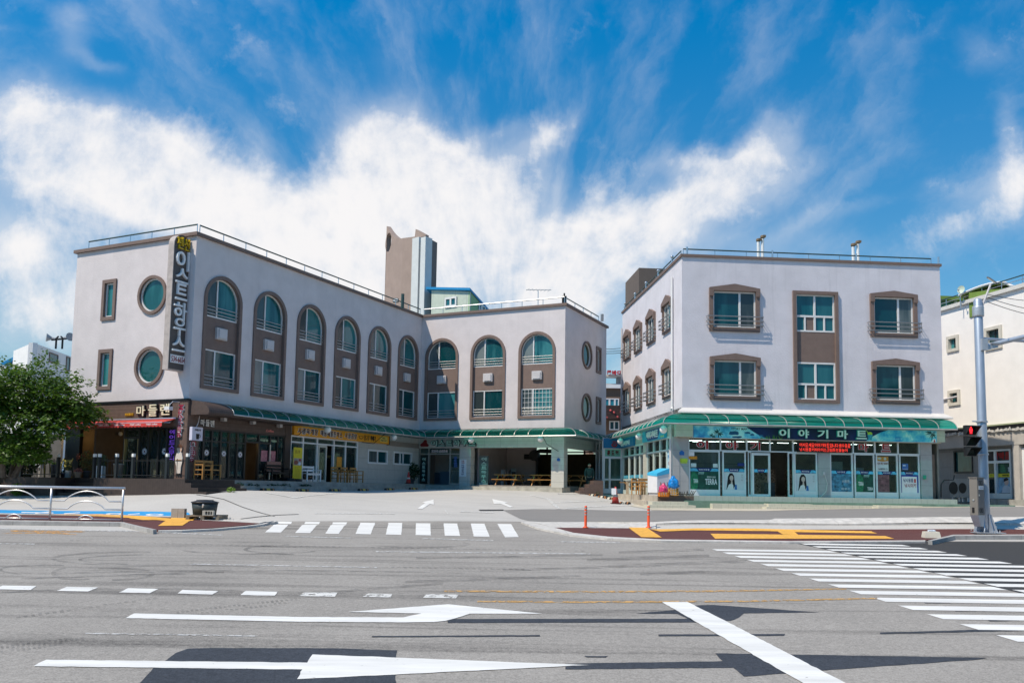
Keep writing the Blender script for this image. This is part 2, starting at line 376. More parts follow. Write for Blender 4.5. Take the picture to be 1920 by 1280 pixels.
def place(proto_used, root, loc, rz, label, group):
    """first call moves the built thing itself, later calls copy it"""
    if not proto_used.get(root.name):
        proto_used[root.name] = True; root.location = loc; root.rotation_euler = (0, 0, rz); root['label'] = label
        if group: root['group'] = group
        return root
    return dup(root, loc, rz, label, group)
USED = {}

# ------------------------------------------------------------------ picture -> place
def ray(px, py): return CF + CR * ((px - CX) / FPX) + CU * ((CY - py) / FPX)
class Face:
    def __init__(s, O, D, N): s.O, s.D, s.N = V(O), V(D), V(N)
    def P(s, a, z, off=0.): return s.O + s.D * a + s.N * off + V((0, 0, z))
    def loc(s, px, py, off=0.):
        d = ray(px, py); O = s.O + s.N * off; q = d * (O.dot(s.N) / d.dot(s.N)) - O
        return q.dot(s.D), q.z
    def s(s, px, py, off=0.): return s.loc(px, py, off)[0]
def depth_pt(px, py, Y):
    d = ray(px, py); return d * (Y / d.y)
def proj(p):
    p = V(p); d = p.dot(CF); return CX + FPX * p.dot(CR) / d, CY - FPX * p.dot(CU) / d
th = .4405; UA = V((math.sin(th), math.cos(th), 0)); VA = V((math.cos(th), -math.sin(th), 0))
CA = V((-14.4865, 37.4658, 0)); L0, L1, L2, L3 = 7.9343, 19.6985, 10.2515, 7.7853
ph = .0821; MBx = V((math.cos(ph), math.sin(ph), 0)); NB = V((-math.sin(ph), math.cos(ph), 0)); BB = V((8.5545, 42.0573, 0)); M0, M1 = 14.1949, 13.7867
AE = Face(CA - VA * L0, VA, -UA); AL = Face(CA, UA, VA); AW = Face(CA + UA * L1, VA, -UA); AR = Face(CA + UA * L1 + VA * L2, UA, VA)
BF = Face(BB, MBx, -NB); BL = Face(BB + NB * M0, -NB, -MBx)

# ------------------------------------------------------------------ terrain
HR, SR = 2.35, .036
def zroad(y): return -HR + SR * y
_ctl = []
for px, py, Y in [(-120, 932, 41), (0, 930, 39), (150, 929, 37.3), (300, 927, 35.4), (378, 925.5, 34.3), (430, 922, 35.4), (550, 921, 41), (650, 919.5, 47), (788, 917, 53.5),
                  (880, 917.5, 52), (1040, 924, 49), (1110, 926, 50), (1140, 933, 49.5), (1090, 929, 47), (1183, 947, 42.2), (1290, 954, 38.8), (1460, 955, 39), (1640, 953.5, 39.5), (1790, 951, 40), (1900, 949, 42), (2050, 951, 42),
                  (1228, 978.5, 29.6), (1500, 977, 29.6), (1800, 975, 29.6), (2100, 973, 29.6)]:
    p = depth_pt(px, py, Y); _ctl.append((p.x, p.y, p.z - zroad(p.y)))
for x in (-45, -30, -18, -14, -10, -6, -2, 1, 4): _ctl.append((x, 30.2, 0.))
for x in (-45, -20, 0, 20, 45): _ctl.append((x, 27.5, 0.))
for x in (-45, -20, 0, 20, 45): _ctl.append((x, 75, -.3 - zroad(75)))
_ctl += [(-45, 45, -.6 - zroad(45)), (45, 45, -.5 - zroad(45))]
_c = np.array(_ctl); _n = len(_c)
def _phi(r2): return np.where(r2 > 1e-9, r2 * np.log(r2 + 1e-12) * .5, 0.)
_K = _phi(((_c[:, None, :2] - _c[None, :, :2]) ** 2).sum(-1)) + np.eye(_n) * 1.0
_A = np.zeros((_n + 3, _n + 3)); _A[:_n, :_n] = _K; _A[:_n, _n] = 1; _A[:_n, _n + 1:] = _c[:, :2]; _A[_n:, :_n] = _A[:_n, _n:].T
_w = np.linalg.solve(_A, np.concatenate([_c[:, 2], [0, 0, 0]]))
def g(x, y):
    if y < 28.2: return zroad(y)
    X, Y = min(48, max(-48, x)), min(75, y)
    d = float(_w[:_n] @ _phi((_c[:, 0] - X) ** 2 + (_c[:, 1] - Y) ** 2) + _w[_n] + _w[_n + 1] * X + _w[_n + 2] * Y)
    t = min(1, max(0, (y - 28.2) / 1.5)); t = t * t * (3 - 2 * t)
    return zroad(min(y, 75)) + d * t
def at(px, py, h=0.):
    d = ray(px, py); d = d / d.y
    lo, hi = 3., 8.
    f = lambda Y: (d.z * Y) - (g(d.x * Y, Y) + h)
    Y = 4.
    while Y < 110:
        if f(Y) < 0: break
        Y += .4
    lo, hi = Y - .4, Y
    for _ in range(30):
        mid = (lo + hi) / 2
        if f(mid) < 0: hi = mid
        else: lo = mid
    return V((d.x * hi, hi, d.z * hi))
# ================================================================== GROUND
def asphalt(name, base, streak, speck=.35, patch=.2, warm=(1.0, .985, .97)):
    m = bpy.data.materials.new(name); m.use_nodes = True; nt = m.node_tree; N = nt.nodes; L = nt.links; b = N['Principled BSDF']
    b.inputs['Roughness'].default_value = .85; b.inputs['Specular IOR Level'].default_value = .25
    ge = N.new('ShaderNodeNewGeometry')
    def nz(sc, det, st=(1, 1, 1), rough=.6, dist=0):
        mp = N.new('ShaderNodeMapping'); mp.inputs['Scale'].default_value = st; L.new(ge.outputs['Position'], mp.inputs[0])
        n = N.new('ShaderNodeTexNoise'); n.inputs['Scale'].default_value = sc; n.inputs['Detail'].default_value = det; n.inputs['Roughness'].default_value = rough; n.inputs['Distortion'].default_value = dist
        L.new(mp.outputs[0], n.inputs['Vector']); return n.outputs[0]
    def mm(op, a, c, cl=False):
        n = N.new('ShaderNodeMath'); n.operation = op; n.use_clamp = cl
        for i, x in enumerate((a, c)):
            if isinstance(x, (int, float)): n.inputs[i].default_value = x
            else: L.new(x, n.inputs[i])
        return n.outputs[0]
    fine = nz(48, 4); mid = nz(14, 5); big = nz(.35, 5); strk = nz(.85, 8, (.09, 1.5, 1), .68, .8)
    v = mm('ADD', 1.0, mm('MULTIPLY', mm('SUBTRACT', fine, .5), speck * 1.6))
    v = mm('ADD', v, mm('MULTIPLY', mm('SUBTRACT', mid, .5), speck * .8))
    v = mm('ADD', v, mm('MULTIPLY', mm('SUBTRACT', big, .5), patch))
    if streak:
        mr = N.new('ShaderNodeMapRange'); mr.inputs['From Min'].default_value = .52; mr.inputs['From Max'].default_value = .74; L.new(strk, mr.inputs['Value'])
        v = mm('SUBTRACT', v, mm('MULTIPLY', mr.outputs[0], streak))
    cb = N.new('ShaderNodeCombineXYZ')
    for i in range(3): L.new(mm('MULTIPLY', v, base * warm[i]), cb.inputs[i])
    L.new(cb.outputs[0], b.inputs['Base Color'])
    bp = N.new('ShaderNodeBump'); bp.inputs['Strength'].default_value = .5; bp.inputs['Distance'].default_value = .006; L.new(fine, bp.inputs['Height']); L.new(bp.outputs[0], b.inputs['Normal'])
    MATS[name] = m; return m
m_road = asphalt('old_asphalt', .285, .60, .95, .55, warm=(1.06, .99, .905))
m_lot = asphalt('parking_lot_concrete', .46, .16, .30, .28, (1.04, 1.0, .94))
m_front = asphalt('frontage_asphalt', .225, .14, .35, .18, (1.04, .99, .94))
m_dark = asphalt('new_asphalt', .048, 0, .4, .12, (1, 1, 1.02))
m_navy = asphalt('blacked_out_marking', .052, .25, 1.3, .5, (.88, 1.0, 1.24))
def worn(name, col, wear, rough=.6):
    """road paint, rubbed through in places so that the asphalt shows"""
    m = M(name, col, rough, var=.17, scale=1.6, stretch=(.35, 2.2, 1), detail=9); nt = m.node_tree; N = nt.nodes; L = nt.links; b = N['Principled BSDF']
    ge = N.new('ShaderNodeNewGeometry'); n = N.new('ShaderNodeTexNoise'); n.inputs['Scale'].default_value = 9; n.inputs['Detail'].default_value = 8; n.inputs['Roughness'].default_value = .7
    L.new(ge.outputs['Position'], n.inputs['Vector'])
    mr = N.new('ShaderNodeMapRange'); mr.inputs['From Min'].default_value = wear; mr.inputs['From Max'].default_value = wear + .08; L.new(n.outputs[0], mr.inputs['Value'])
    L.new(mr.outputs[0], b.inputs['Alpha']); return m
m_white = worn('white_road_paint', (.76, .75, .72), .275)
m_white_old = worn('faded_white_road_paint', (.66, .65, .62), .41)
m_white_thin = worn('thin_worn_white_paint', (.56, .55, .53), .44)
m_yel_line = worn('yellow_road_paint', (.60, .35, .12), .445)
m_yel_old = worn('worn_yellow_road_paint', (.70, .36, .10), .46)
m_blue = worn('blue_road_paint', (.03, .30, .62), .20)
m_skid = asphalt('tyre_rubber', .105, 0, .35, .5, (1, .99, .98))
def skid_alpha(m, lo, hi, mx_):
    nt = m.node_tree; N = nt.nodes; L = nt.links; b = N['Principled BSDF']
    ge = N.new('ShaderNodeNewGeometry'); mp = N.new('ShaderNodeMapping'); mp.inputs['Scale'].default_value = (.8, 2.6, 1); L.new(ge.outputs['Position'], mp.inputs[0])
    n = N.new('ShaderNodeTexNoise'); n.inputs['Scale'].default_value = 2.2; n.inputs['Detail'].default_value = 8; n.inputs['Roughness'].default_value = .7; L.new(mp.outputs[0], n.inputs['Vector'])
    mr = N.new('ShaderNodeMapRange'); mr.inputs['From Min'].default_value = lo; mr.inputs['From Max'].default_value = hi; mr.inputs['To Max'].default_value = mx_; L.new(n.outputs[0], mr.inputs['Value'])
    L.new(mr.outputs[0], b.inputs['Alpha'])
skid_alpha(m_skid, .40, .80, .62)
m_maroon = M('maroon_rubber_paving', (.115, .042, .038), .9, var=.25, scale=30, bump=.4, bscale=120)
m_tact = plank('yellow_tactile_paving', (.80, .42, .07), (.35, .94, 0), .09, .72, .7)
m_kerb = tile('grey_granite_kerb', (.38, .37, .355), 1.0, 90, (1, .02, 0), .45, .014, .3, .8, .22)
m_kerb_white = tile('pale_concrete_kerb', (.56, .535, .50), 1.2, 90, (1, .02, 0), .6, .012, .3, .8, .22)
m_apron = M('beige_concrete_apron', (.52, .47, .38), .85, var=.18, scale=2.2, bump=.2)

GX = sorted(set([-400, -200, -120, -80, -60] + [round(-48 + .6 * i, 2) for i in range(161)] + [60, 80, 120, 200, 400]))
GY = sorted(set([-60, -30, -12, 0, 10, 20] + [round(26 + .6 * i, 2) for i in range(84)] + [80, 90, 105, 130, 180, 300, 600, 1200]))
mb = MB(); nx = len(GX)
for y in GY:
    for x in GX: mb.v.append((x, y, g(x, y)))
for j in range(len(GY) - 1):
    for i in range(nx - 1): mb.f.append((j * nx + i, j * nx + i + 1, (j + 1) * nx + i + 1, (j + 1) * nx + i)); mb.m.append(0)
struct(mb, 'ground', m_lot, True)

def clean(pts):
    return [V((p[0], p[1], 0)) for p in pts]
def drape(pts, lift):
    """world outline -> sheet lying on the terrain"""
    bm = bmesh.new(); vs = [bm.verts.new((p[0], p[1], 0)) for p in pts]
    for t in tessellate_polygon([clean(pts)]):
        try: bm.faces.new([vs[i] for i in t])
        except ValueError: pass
    ys = [p[1] for p in pts]; xs = [p[0] for p in pts]
    if max(ys) > 28.2:
        for gy in GY:
            if min(ys) < gy < max(ys) and gy > 27:
                bmesh.ops.bisect_plane(bm, geom=bm.verts[:] + bm.edges[:] + bm.faces[:], plane_co=(0, gy, 0), plane_no=(0, 1, 0))
        for gx in GX:
            if min(xs) < gx < max(xs):
                bmesh.ops.bisect_plane(bm, geom=bm.verts[:] + bm.edges[:] + bm.faces[:], plane_co=(gx, 0, 0), plane_no=(1, 0, 0))
    bm.verts.index_update()
    mb = MB(); mb.add([(v.co.x, v.co.y, g(v.co.x, v.co.y) + lift) for v in bm.verts], [tuple(v.index for v in f.verts) for f in bm.faces]); bm.free(); return mb
def px_poly(pp, h=0.): return [at(x, y, h) for x, y in pp]
def rag(pts, amp, step):
    """worn, slightly ragged edge"""
    out = []; n = len(pts)
    for i in range(n):
        a, b = V((pts[i][0], pts[i][1], 0)), V((pts[(i + 1) % n][0], pts[(i + 1) % n][1], 0)); L_ = (b - a).length; k = max(1, min(60, int(L_ / step))); nn = V((-(b - a).y, (b - a).x, 0)).normalized() if L_ > 1e-6 else V((0, 0, 0))
        out.append((a.x, a.y))
        for j in range(1, k): q = a + (b - a) * (j / k) + nn * random.gauss(0, amp); out.append((q.x, q.y))
    return out
def sheet(name, mat, *polys, lift=.008, world=False, ragged=None):
    mb = MB()
    for pp in polys:
        q = pp if world else px_poly(pp)
        if ragged: q = rag(q, *ragged)
        m2 = drape(q, lift); mb.add(m2.v, m2.f)
    return struct(mb, name, mat)
def raised(name, mat, pp, h, world=False, base=-.05, mats=None):
    """paving slab standing h above the terrain, outline read at its top"""
    pts = pp if world else px_poly(pp, h)
    mb = drape(pts, h); n = len(pts)
    o = len(mb.v); mb.v += [(p[0], p[1], g(p[0], p[1]) + h) for p in pts] + [(p[0], p[1], g(p[0], p[1]) + base) for p in pts]
    for i in range(n):
        j = (i + 1) % n; mb.f.append((o + i, o + j, o + n + j, o + n + i)); mb.m.append(0)
    return struct(mb, name, mat)

# the road itself (flat, slightly rising away)
def wp(px, py): p = at(px, py); return (p.x, p.y)
road = [(-300, -40), (300, -40), (300, 27.9), (60, 27.9)] + [wp(*q) for q in ((1920, 1014), (1700, 1013.5), (1480, 1014.5), (1240, 1012), (1140, 1007), (1075, 1000), (1010, 988), (975, 977.5), (740, 976.5), (514, 977), (470, 984.5), (400, 992.5), (293, 995), (0, 993))] + [(-60, 27.3), (-300, 27.3)]
sheet('road', m_road, road, lift=.004, world=True)
sheet('new_road_surface', m_dark, [(1482, 1016.5), (1560, 1015.5), (1700, 1014.8), (1930, 1015.6), (2200, 1016), (2200, 1185), (1920, 1113.5), (1800, 1084), (1640, 1050), (1540, 1028)], lift=.007)
sheet('frontage_road', m_front, [(943, 956), (975, 972), (990, 976), (1228, 977.5), (1500, 973), (1700, 971.5), (1920, 970), (2300, 968), (2300, 949), (1920, 949.5), (1830, 950.5), (1650, 953.2), (1440, 958), (1300, 957.3), (1080, 954.5), (1000, 954)], lift=.008)
# crossing in the main road
c3p = lambda x, y: (1100 + x / 2.3415, 880 + y / 2.3415)
LE = [(555, 350), (600, 365), (650, 382), (703, 397), (760, 413), (825, 433), (895, 455), (968, 477), (1055, 503), (1147, 532), (1248, 566), (1368, 600), (1500, 638), (1645, 682), (1810, 728)]
pl = [at(*c3p(*q)) for q in LE]
rl = [at(*c3p(*q)) for q in ((1013, 348), (1148, 374), (1300, 408), (1478, 450), (1698, 497), (1820, 524))]
l2 = [at(*c3p(*q)) for q in ((930, 325), (1050, 350), (1185, 378), (1340, 412), (1525, 455), (1745, 503))]
r2 = [at(*c3p(*q)) for q in ((1362, 327), (1505, 352), (1675, 381), (1870, 414))]
fit = lambda pp: np.polyfit([p.y for p in pp], [p.x for p in pp], 1)
fL, fR, fL2, fR2 = fit(pl), fit(rl), fit(l2), fit(r2)
yk = np.polyfit(range(len(pl)), [p.y for p in pl], 1)
ev = lambda f, y: float(f[0] * y + f[1])
mb = MB(); thk = abs(yk[0]) * .53
def bar_(mb, y, fa, fb):
    y0, y1 = y - thk, y; pts = [(ev(fa, y0), y0), (ev(fb, y0), y0), (ev(fb, y1), y1), (ev(fa, y1), y1)]
    d = drape(pts, .011); mb.add(d.v, d.f)
for k in range(18): bar_(mb, ev(yk, k), fL, fR)
yk2 = np.polyfit([0, 2, 4, 6, 8, 10], [p.y for p in l2], 1)
for k in range(0, 15): bar_(mb, ev(yk2, k), fL2, fR2)
struct(mb, 'crosswalk_marking', m_white)
# side road crossing
zs = [[(521.7, 977.7), (547.7, 978), (526.7, 998.3), (496.7, 998)], [(572.7, 978), (600, 978.3), (581.7, 999), (553.3, 999)], [(624, 979), (651, 979), (635, 1000.7), (610, 1000.3)], [(675.7, 979.7), (703.3, 980), (695, 1001.7), (666.7, 1001)],
      [(728.3, 980), (754.3, 980.3), (752.3, 1002.7), (723.3, 1002)], [(780, 980.7), (807, 981), (807.7, 1003.7), (779.3, 1003)], [(831.7, 981), (857.3, 981.3), (862.7, 1004.7), (834, 1004.3)], [(882.7, 981.3), (908.3, 981.7), (918.3, 1006.3), (888.3, 1005.7)], [(932.7, 982), (958.3, 982.3), (972.7, 1006.7), (946.7, 1007.3)]]
sheet('side_road_crosswalk_marking', m_white, *zs, lift=.011, ragged=(.005, .10))
# arrows, dashes, lines
sheet('turn_arrow_marking', m_white, [(235, 1159.5), (252, 1150.5), (560, 1157.3), (756.7, 1158), (790, 1150.7), (651.7, 1147.7), (840, 1133.3), (1017, 1151), (881.7, 1151), (868, 1155.5), (853, 1160), (835, 1164.5), (813, 1166.7), (760, 1167.5), (560, 1166.2)], lift=.012, ragged=(.005, .10))
sheet('straight_arrow_marking', m_white, [(62.7, 1250), (87, 1237.7), (576, 1243.3), (586, 1227.7), (1105, 1247.7), (557, 1274.3), (567, 1256)], lift=.012, ragged=(.005, .10))
D = [[(5, 1098), (68, 1099), (57, 1106.5), (-12, 1105)], [(125, 1100.5), (184, 1101.7), (165, 1109.3), (106, 1108)], [(240, 1103), (297, 1104.5), (281, 1112.5), (223, 1111)], [(342, 1106), (409, 1108.5), (398, 1115), (333, 1113)], [(461, 1108), (521, 1109.7), (515, 1117), (451, 1116)]]
D2 = [[(570, 1111), (633, 1111), (628, 1119), (560, 1118)], [(690, 1113), (735, 1114), (733, 1120.5), (680, 1119)], [(800, 1114), (860, 1115), (855, 1122), (793, 1121)]]
sheet('dashed_marking', m_white, *D, lift=.011, ragged=(.005, .10))
sheet('worn_dashed_marking', m_white_old, *D2, lift=.011)
sheet('stop_line_marking', m_white, [(1241, 1129), (1289, 1129), (1352, 1160.7), (1470, 1222), (1583, 1280.5), (1680, 1332), (1592, 1332), (1503.7, 1280.5), (1420, 1233), (1333, 1183)], lift=.014, ragged=(.005, .10))
sheet('yellow_line_marking', m_yel_line, [(833, 1107), (1100, 1108.2), (1340, 1107), (1587, 1103.2), (1587, 1105.2), (1340, 1110), (1100, 1111.2), (833, 1110)], [(895, 1126), (1100, 1127.6), (1400, 1126), (1645, 1120.7), (1645, 1123.3), (1400, 1128.6), (1100, 1130.6), (895, 1129.2)], lift=.011)
sheet('faded_yellow_marking', m_yel_old, [(20, 994), (160, 996), (156, 998), (60, 997.4), (20, 997)], [(2, 999.5), (100, 997.5), (145, 1001.5), (140, 1002.6), (90, 1000.2), (12, 1000.2)], lift=.011)
ln = lambda x0, y0, x1, y1, t: [(x0, y0 - t), (x1, y1 - t), (x1, y1 + t), (x0, y0 + t)]
sheet('thin_line_marking', m_white_thin, ln(285, 997.3, 417, 1003, .9), ln(533, 1005, 658, 1008.5, .9), ln(792, 1009.5, 925, 1013.3, .9), ln(1046, 1015.3, 1162, 1017.3, .9), ln(0, 1019, 65, 1020, .9), ln(355, 1057.3, 707, 1064, .9), ln(705, 1034, 1107, 1038.3, .9), ln(160, 1188, 483, 1192.7, 1.2), lift=.010)
sheet('blacked_out_marking', m_navy, [(240, 1300), (263, 1280), (287, 1253), (312, 1238), (330, 1224), (353, 1216), (400, 1215), (620, 1215.5), (745, 1219.5), (742, 1232), (741, 1268), (748, 1300)],
      [(1060, 1244.5), (1355, 1239.5), (1341, 1225), (1500, 1227.5), (1850, 1233.5), (1836, 1236.5), (1545, 1257), (1395, 1268.5), (1375, 1252), (1060, 1255)],
      [(1192, 1150.5), (1270, 1143), (1285, 1137), (1313, 1134.5), (1337, 1134), (1536, 1148), (1395, 1150), (1385, 1158), (1370, 1164), (1300, 1165), (1270, 1151)], [(835, 1160.5), (1300, 1160), (1310, 1167), (840, 1168)],
      [(697, 1192.5), (1012, 1190.5), (1013, 1193.5), (698, 1195)], [(1234, 1189.5), (1472, 1188.5), (1470, 1192), (1235, 1193)], [(1650, 1186), (1990, 1176), (1990, 1181), (1650, 1189)],
      [(1723, 1125.6), (1766, 1125.6), (1783, 1131), (1735, 1131)], [(1779, 1138.5), (1820, 1138.5), (1846, 1146), (1792, 1146)], [(1843, 1157), (1890, 1156), (1912, 1164), (1856, 1165)], [(1095, 1230), (1140, 1230), (1135, 1233), (1100, 1232.5)], lift=.008, ragged=(.006, .12))
# rubber left by tyres
def arc(cx, cy, rx, ry, a0, a1, wd, n=18):
    p = []; q = []
    for i in range(n + 1):
        t = R_(a0 + (a1 - a0) * i / n); k = wd * (.55 + .45 * math.sin(math.pi * i / n))
        p.append((cx + (rx + k * 2.2) * math.cos(t), cy + (ry + k) * math.sin(t))); q.append((cx + (rx - k * 2.2) * math.cos(t), cy + (ry - k) * math.sin(t)))
    return p + q[::-1]
def tread(x0, y0, x1, y1, n, t):
    r = []
    for i in range(n):
        a = i / n; b = a + .55 / n; k = t * random.uniform(.7, 1.2)
        r.append([(x0 + (x1 - x0) * a, y0 + (y1 - y0) * a - k), (x0 + (x1 - x0) * b, y0 + (y1 - y0) * b - k), (x0 + (x1 - x0) * b + 2, y0 + (y1 - y0) * b + k), (x0 + (x1 - x0) * a + 2, y0 + (y1 - y0) * a + k)])
    return r
sk = [arc(255, 1047, 155, 12, 110, 280, 2.2), arc(330, 1049, 180, 10, 120, 250, 1.6), arc(210, 1076, 75, 11, -110, 90, 2.6), arc(145, 1075, 45, 12, 60, 240, 2.2), arc(80, 1068, 80, 9, 120, 300, 1.8), arc(330, 1066, 170, 6, 200, 340, 1.4),
      arc(470, 1030, 130, 8, 20, 170, 2.0), arc(560, 1030, 100, 9, 95, 260, 1.8), arc(790, 1020, 90, 6, -30, 150, 1.6), arc(500, 1079, 420, 9, 200, 330, 2.0), arc(260, 1120, 300, 16, 190, 320, 2.0)]
sk += [ln(780, 1046.5, 1130, 1040, 2), ln(760, 1091, 1090, 1080, 2.4), ln(620, 1110, 830, 1094, 2.2), ln(40, 1085, 420, 1072, 1.8), ln(1100, 1050, 1330, 1042, 3), ln(1140, 1062, 1400, 1052, 3.2), ln(900, 1070, 1240, 1060, 2.2), ln(1160, 1036, 1320, 1030, 2.5), ln(1200, 1077, 1330, 1072, 2.6)]
sheet('tyre_mark', m_skid, *sk, lift=.0065)
sheet('tyre_tread_mark', m_skid, *tread(0, 1214, 160, 1196, 16, 3.2), *tread(0, 1224, 120, 1205, 12, 3.4), *tread(330, 1148, 560, 1122, 26, 2.2), *tread(340, 1155, 540, 1130, 22, 2.2), *tread(720, 1063, 1000, 1068, 24, 1.2), *tread(560, 1024, 1100, 1033, 44, .9), *tread(130, 1013, 560, 1026, 36, .8), *tread(30, 1158, 300, 1120, 20, 2.), lift=.0065)

# wooded rise across the road behind the viewer: it shades the low sky and shows in the glass
mb = MB(); random.seed(3); hx = list(range(-160, 161, 8))
for k, (yy, hh) in enumerate(((-22, -1.5), (-26, 4), (-34, 11), (-46, 17), (-70, 20), (-120, 14))):
    for x in hx: mb.v.append((x, yy + random.uniform(-2, 2), zroad(yy) * (0 if k else 1) - (0 if k else .3) + (hh + random.uniform(-2.2, 2.2) if k else 0)))
for j in range(5):
    for i in range(len(hx) - 1): a = j * len(hx) + i; mb.f.append((a, a + 1, a + len(hx) + 1, a + len(hx))); mb.m.append(0)
struct(mb, 'wooded_hill', M('wooded_slope', (.035, .060, .018), .95, var=.7, scale=.8, bump=1., bscale=3))
# left pavement island
LM = [(-200, 962), (0, 964), (330, 969.5), (367, 974), (435, 977.5), (487, 980.5), (459, 984), (399, 989), (341, 991.2), (296, 992), (262, 986), (230, 978.2), (0, 974.5), (-200, 972)]
raised('left_pavement', m_maroon, LM, .09)
raised('left_kerb', m_kerb, [(-200, 971.5), (0, 974), (230, 977.8), (262, 985.5), (294, 992.2), (287, 993), (226, 979.4), (0, 976.3), (-200, 973.4)], .125)
raised('left_kerb_edge', m_kerb_white, [(296, 991.6), (341, 991), (399, 988.6), (459, 983.6), (488, 980.2), (513, 976.2), (521, 976.6), (495, 982), (462, 986.2), (402, 991.2), (342, 993.8), (297, 994.2)], .07)
raised('left_kerb_back', m_kerb_white, [(-200, 960.2), (0, 962.6), (330, 968.4), (370, 973), (437, 976.8), (487, 980), (513, 976), (440, 974), (372, 971.5), (330, 967), (0, 961.4), (-200, 959)], .10)
sheet('left_tactile_paving', m_tact, [(321.7, 973.5), (366.7, 974), (341.7, 991), (296, 991.4)], [(67, 968.6), (187, 968.6), (250, 971), (321, 977), (310, 981.5), (240, 975.5), (150, 971.2)], lift=.104)
sheet('white_edge_line_marking', m_white_thin, [(-100, 986), (0, 990), (160, 993.4), (296, 995.6), (342, 995.4), (402, 993), (500, 985.5), (500, 987), (404, 995), (342, 997.4), (296, 997.4), (160, 995.4), (0, 992.2), (-100, 988)], lift=.011)
sheet('blue_lane', m_blue, [(-200, 953), (0, 955.5), (200, 958.2), (353, 960.8), (362, 970), (317, 969), (150, 965), (0, 963), (-200, 960)], lift=.010)
def el(cx, cy, rx, ry, k): return [(cx + rx * math.cos(t), cy + ry * math.sin(t)) for t in [2 * math.pi * i / 16 for i in range(16)]] + [(cx + rx, cy)] + [(cx + rx * k * math.cos(t), cy + ry * k * math.sin(t)) for t in [-2 * math.pi * i / 16 for i in range(16)]] + [(cx + rx * k, cy)]
sheet('blue_lane_lettering', m_white, ln(40, 960.4, 100, 961.6, .7), ln(120, 963, 150, 961, .7), ln(66, 962.4, 92, 959.6, .7), el(215, 963.6, 17, 1.8, .55), ln(240, 964.6, 262, 963, .6), el(290, 965.0, 17, 1.8, .55), lift=.014)

# right pavement
raised('right_pavement', m_maroon, [(1038, 988.3), (1100, 988.8), (1200, 990), (1228, 991.6), (1500, 992), (1920, 992), (2300, 992), (2300, 1004), (1920, 1003.2), (1800, 1003), (1760, 1009), (1735, 1012), (1700, 1012.4), (1480, 1013.6), (1240, 1010.4), (1140, 1005.4), (1075, 998)], .04)
raised('right_kerb_edge', m_kerb_white, [(1038, 988), (1075, 998), (1140, 1005.2), (1240, 1010.4), (1480, 1013.6), (1735, 1012.2), (1735, 1014.2), (1480, 1015.6), (1240, 1013), (1138, 1008.4), (1070, 1001.6), (1008, 989), (977, 978), (990, 977.8), (1015, 983)], .06)
raised('right_kerb', m_kerb, [(1740, 1012.6), (1787, 1001.6), (1920, 1001.2), (2300, 1001), (2300, 1003.4), (1920, 1003.4), (1790, 1003.8), (1748, 1013)], .13)
raised('concrete_apron', m_kerb_white, [(985, 977.6), (1100, 977.8), (1230, 978), (1230, 989.5), (1100, 988.6), (1038, 988), (1010, 981)], .05)
raised('retaining_kerb', m_kerb_white, [(1228, 978), (1440, 977.4), (1452, 971.5), (1700, 969.6), (1920, 968.4), (2300, 966), (2300, 980.2), (1920, 981), (1600, 981.2), (1228, 981)], .06, base=-.35)
sheet('right_tactile_paving', m_tact, [(1179, 991), (1215, 992), (1241, 1010.4), (1202.5, 1009.6)], [(1220, 994.6), (1305, 992.8), (1400, 993), (1459, 994.4), (1634, 998.3), (1645, 1002.4), (1490, 1000), (1440, 998), (1300, 996.6), (1238, 999)], [(1455, 996.5), (1490, 999.9), (1497, 1005.2), (1468, 1004.2)], [(1332, 1003), (1500, 1005), (1660, 1007.3), (1677, 1012.6), (1341, 1012.6)], lift=.055)
# lot markings
sheet('lot_arrow_marking', m_white, [(813, 936.5), (791, 941.6), (797, 943), (782.5, 953.8), (792, 954), (806, 944.8), (813.5, 946.2)], [(923, 935.5), (953, 941.8), (946, 943), (962, 950.3), (956, 951.2), (938, 944), (926, 944.4)], lift=.014)
sheet('bay_line_marking', m_white_old, ln(499, 923.6, 553, 933.4, .7), ln(553, 933.4, 606, 926.9, .6), ln(606, 926.9, 640, 924, .5), ln(993, 927.9, 1024, 934, .7), [(1022, 933), (1030, 934.6), (1052, 954), (1044, 954)], ln(1037, 942, 1138, 938.9, .6), ln(1060, 953.2, 1183, 947.3, .7), ln(834, 956.5, 840, 963, 1.), ln(862, 959, 925, 961, .6), ln(590, 962.5, 740, 963, .5), lift=.014)
m_crack = M('crack_sealant', (.14, .135, .13), .8, var=.2)
sheet('lot_crack_marking', m_crack, [(368, 927), (420, 935.5), (455, 950), (490, 961), (515, 967.5), (515, 968.1), (489, 961.8), (454, 950.8), (419, 936.2), (367, 927.5)], [(450, 972.5), (480, 968.5), (520, 965), (560, 963.6), (560, 964.2), (520, 965.8), (481, 969.4), (452, 973)], lift=.013)
m_iron = M('cast_iron', (.05, .05, .05), .6, .6, var=.3, scale=20)
sheet('drain_grating', m_iron, [(897, 955.5), (944, 955.2), (944, 957.2), (900, 957.4)], lift=.015)
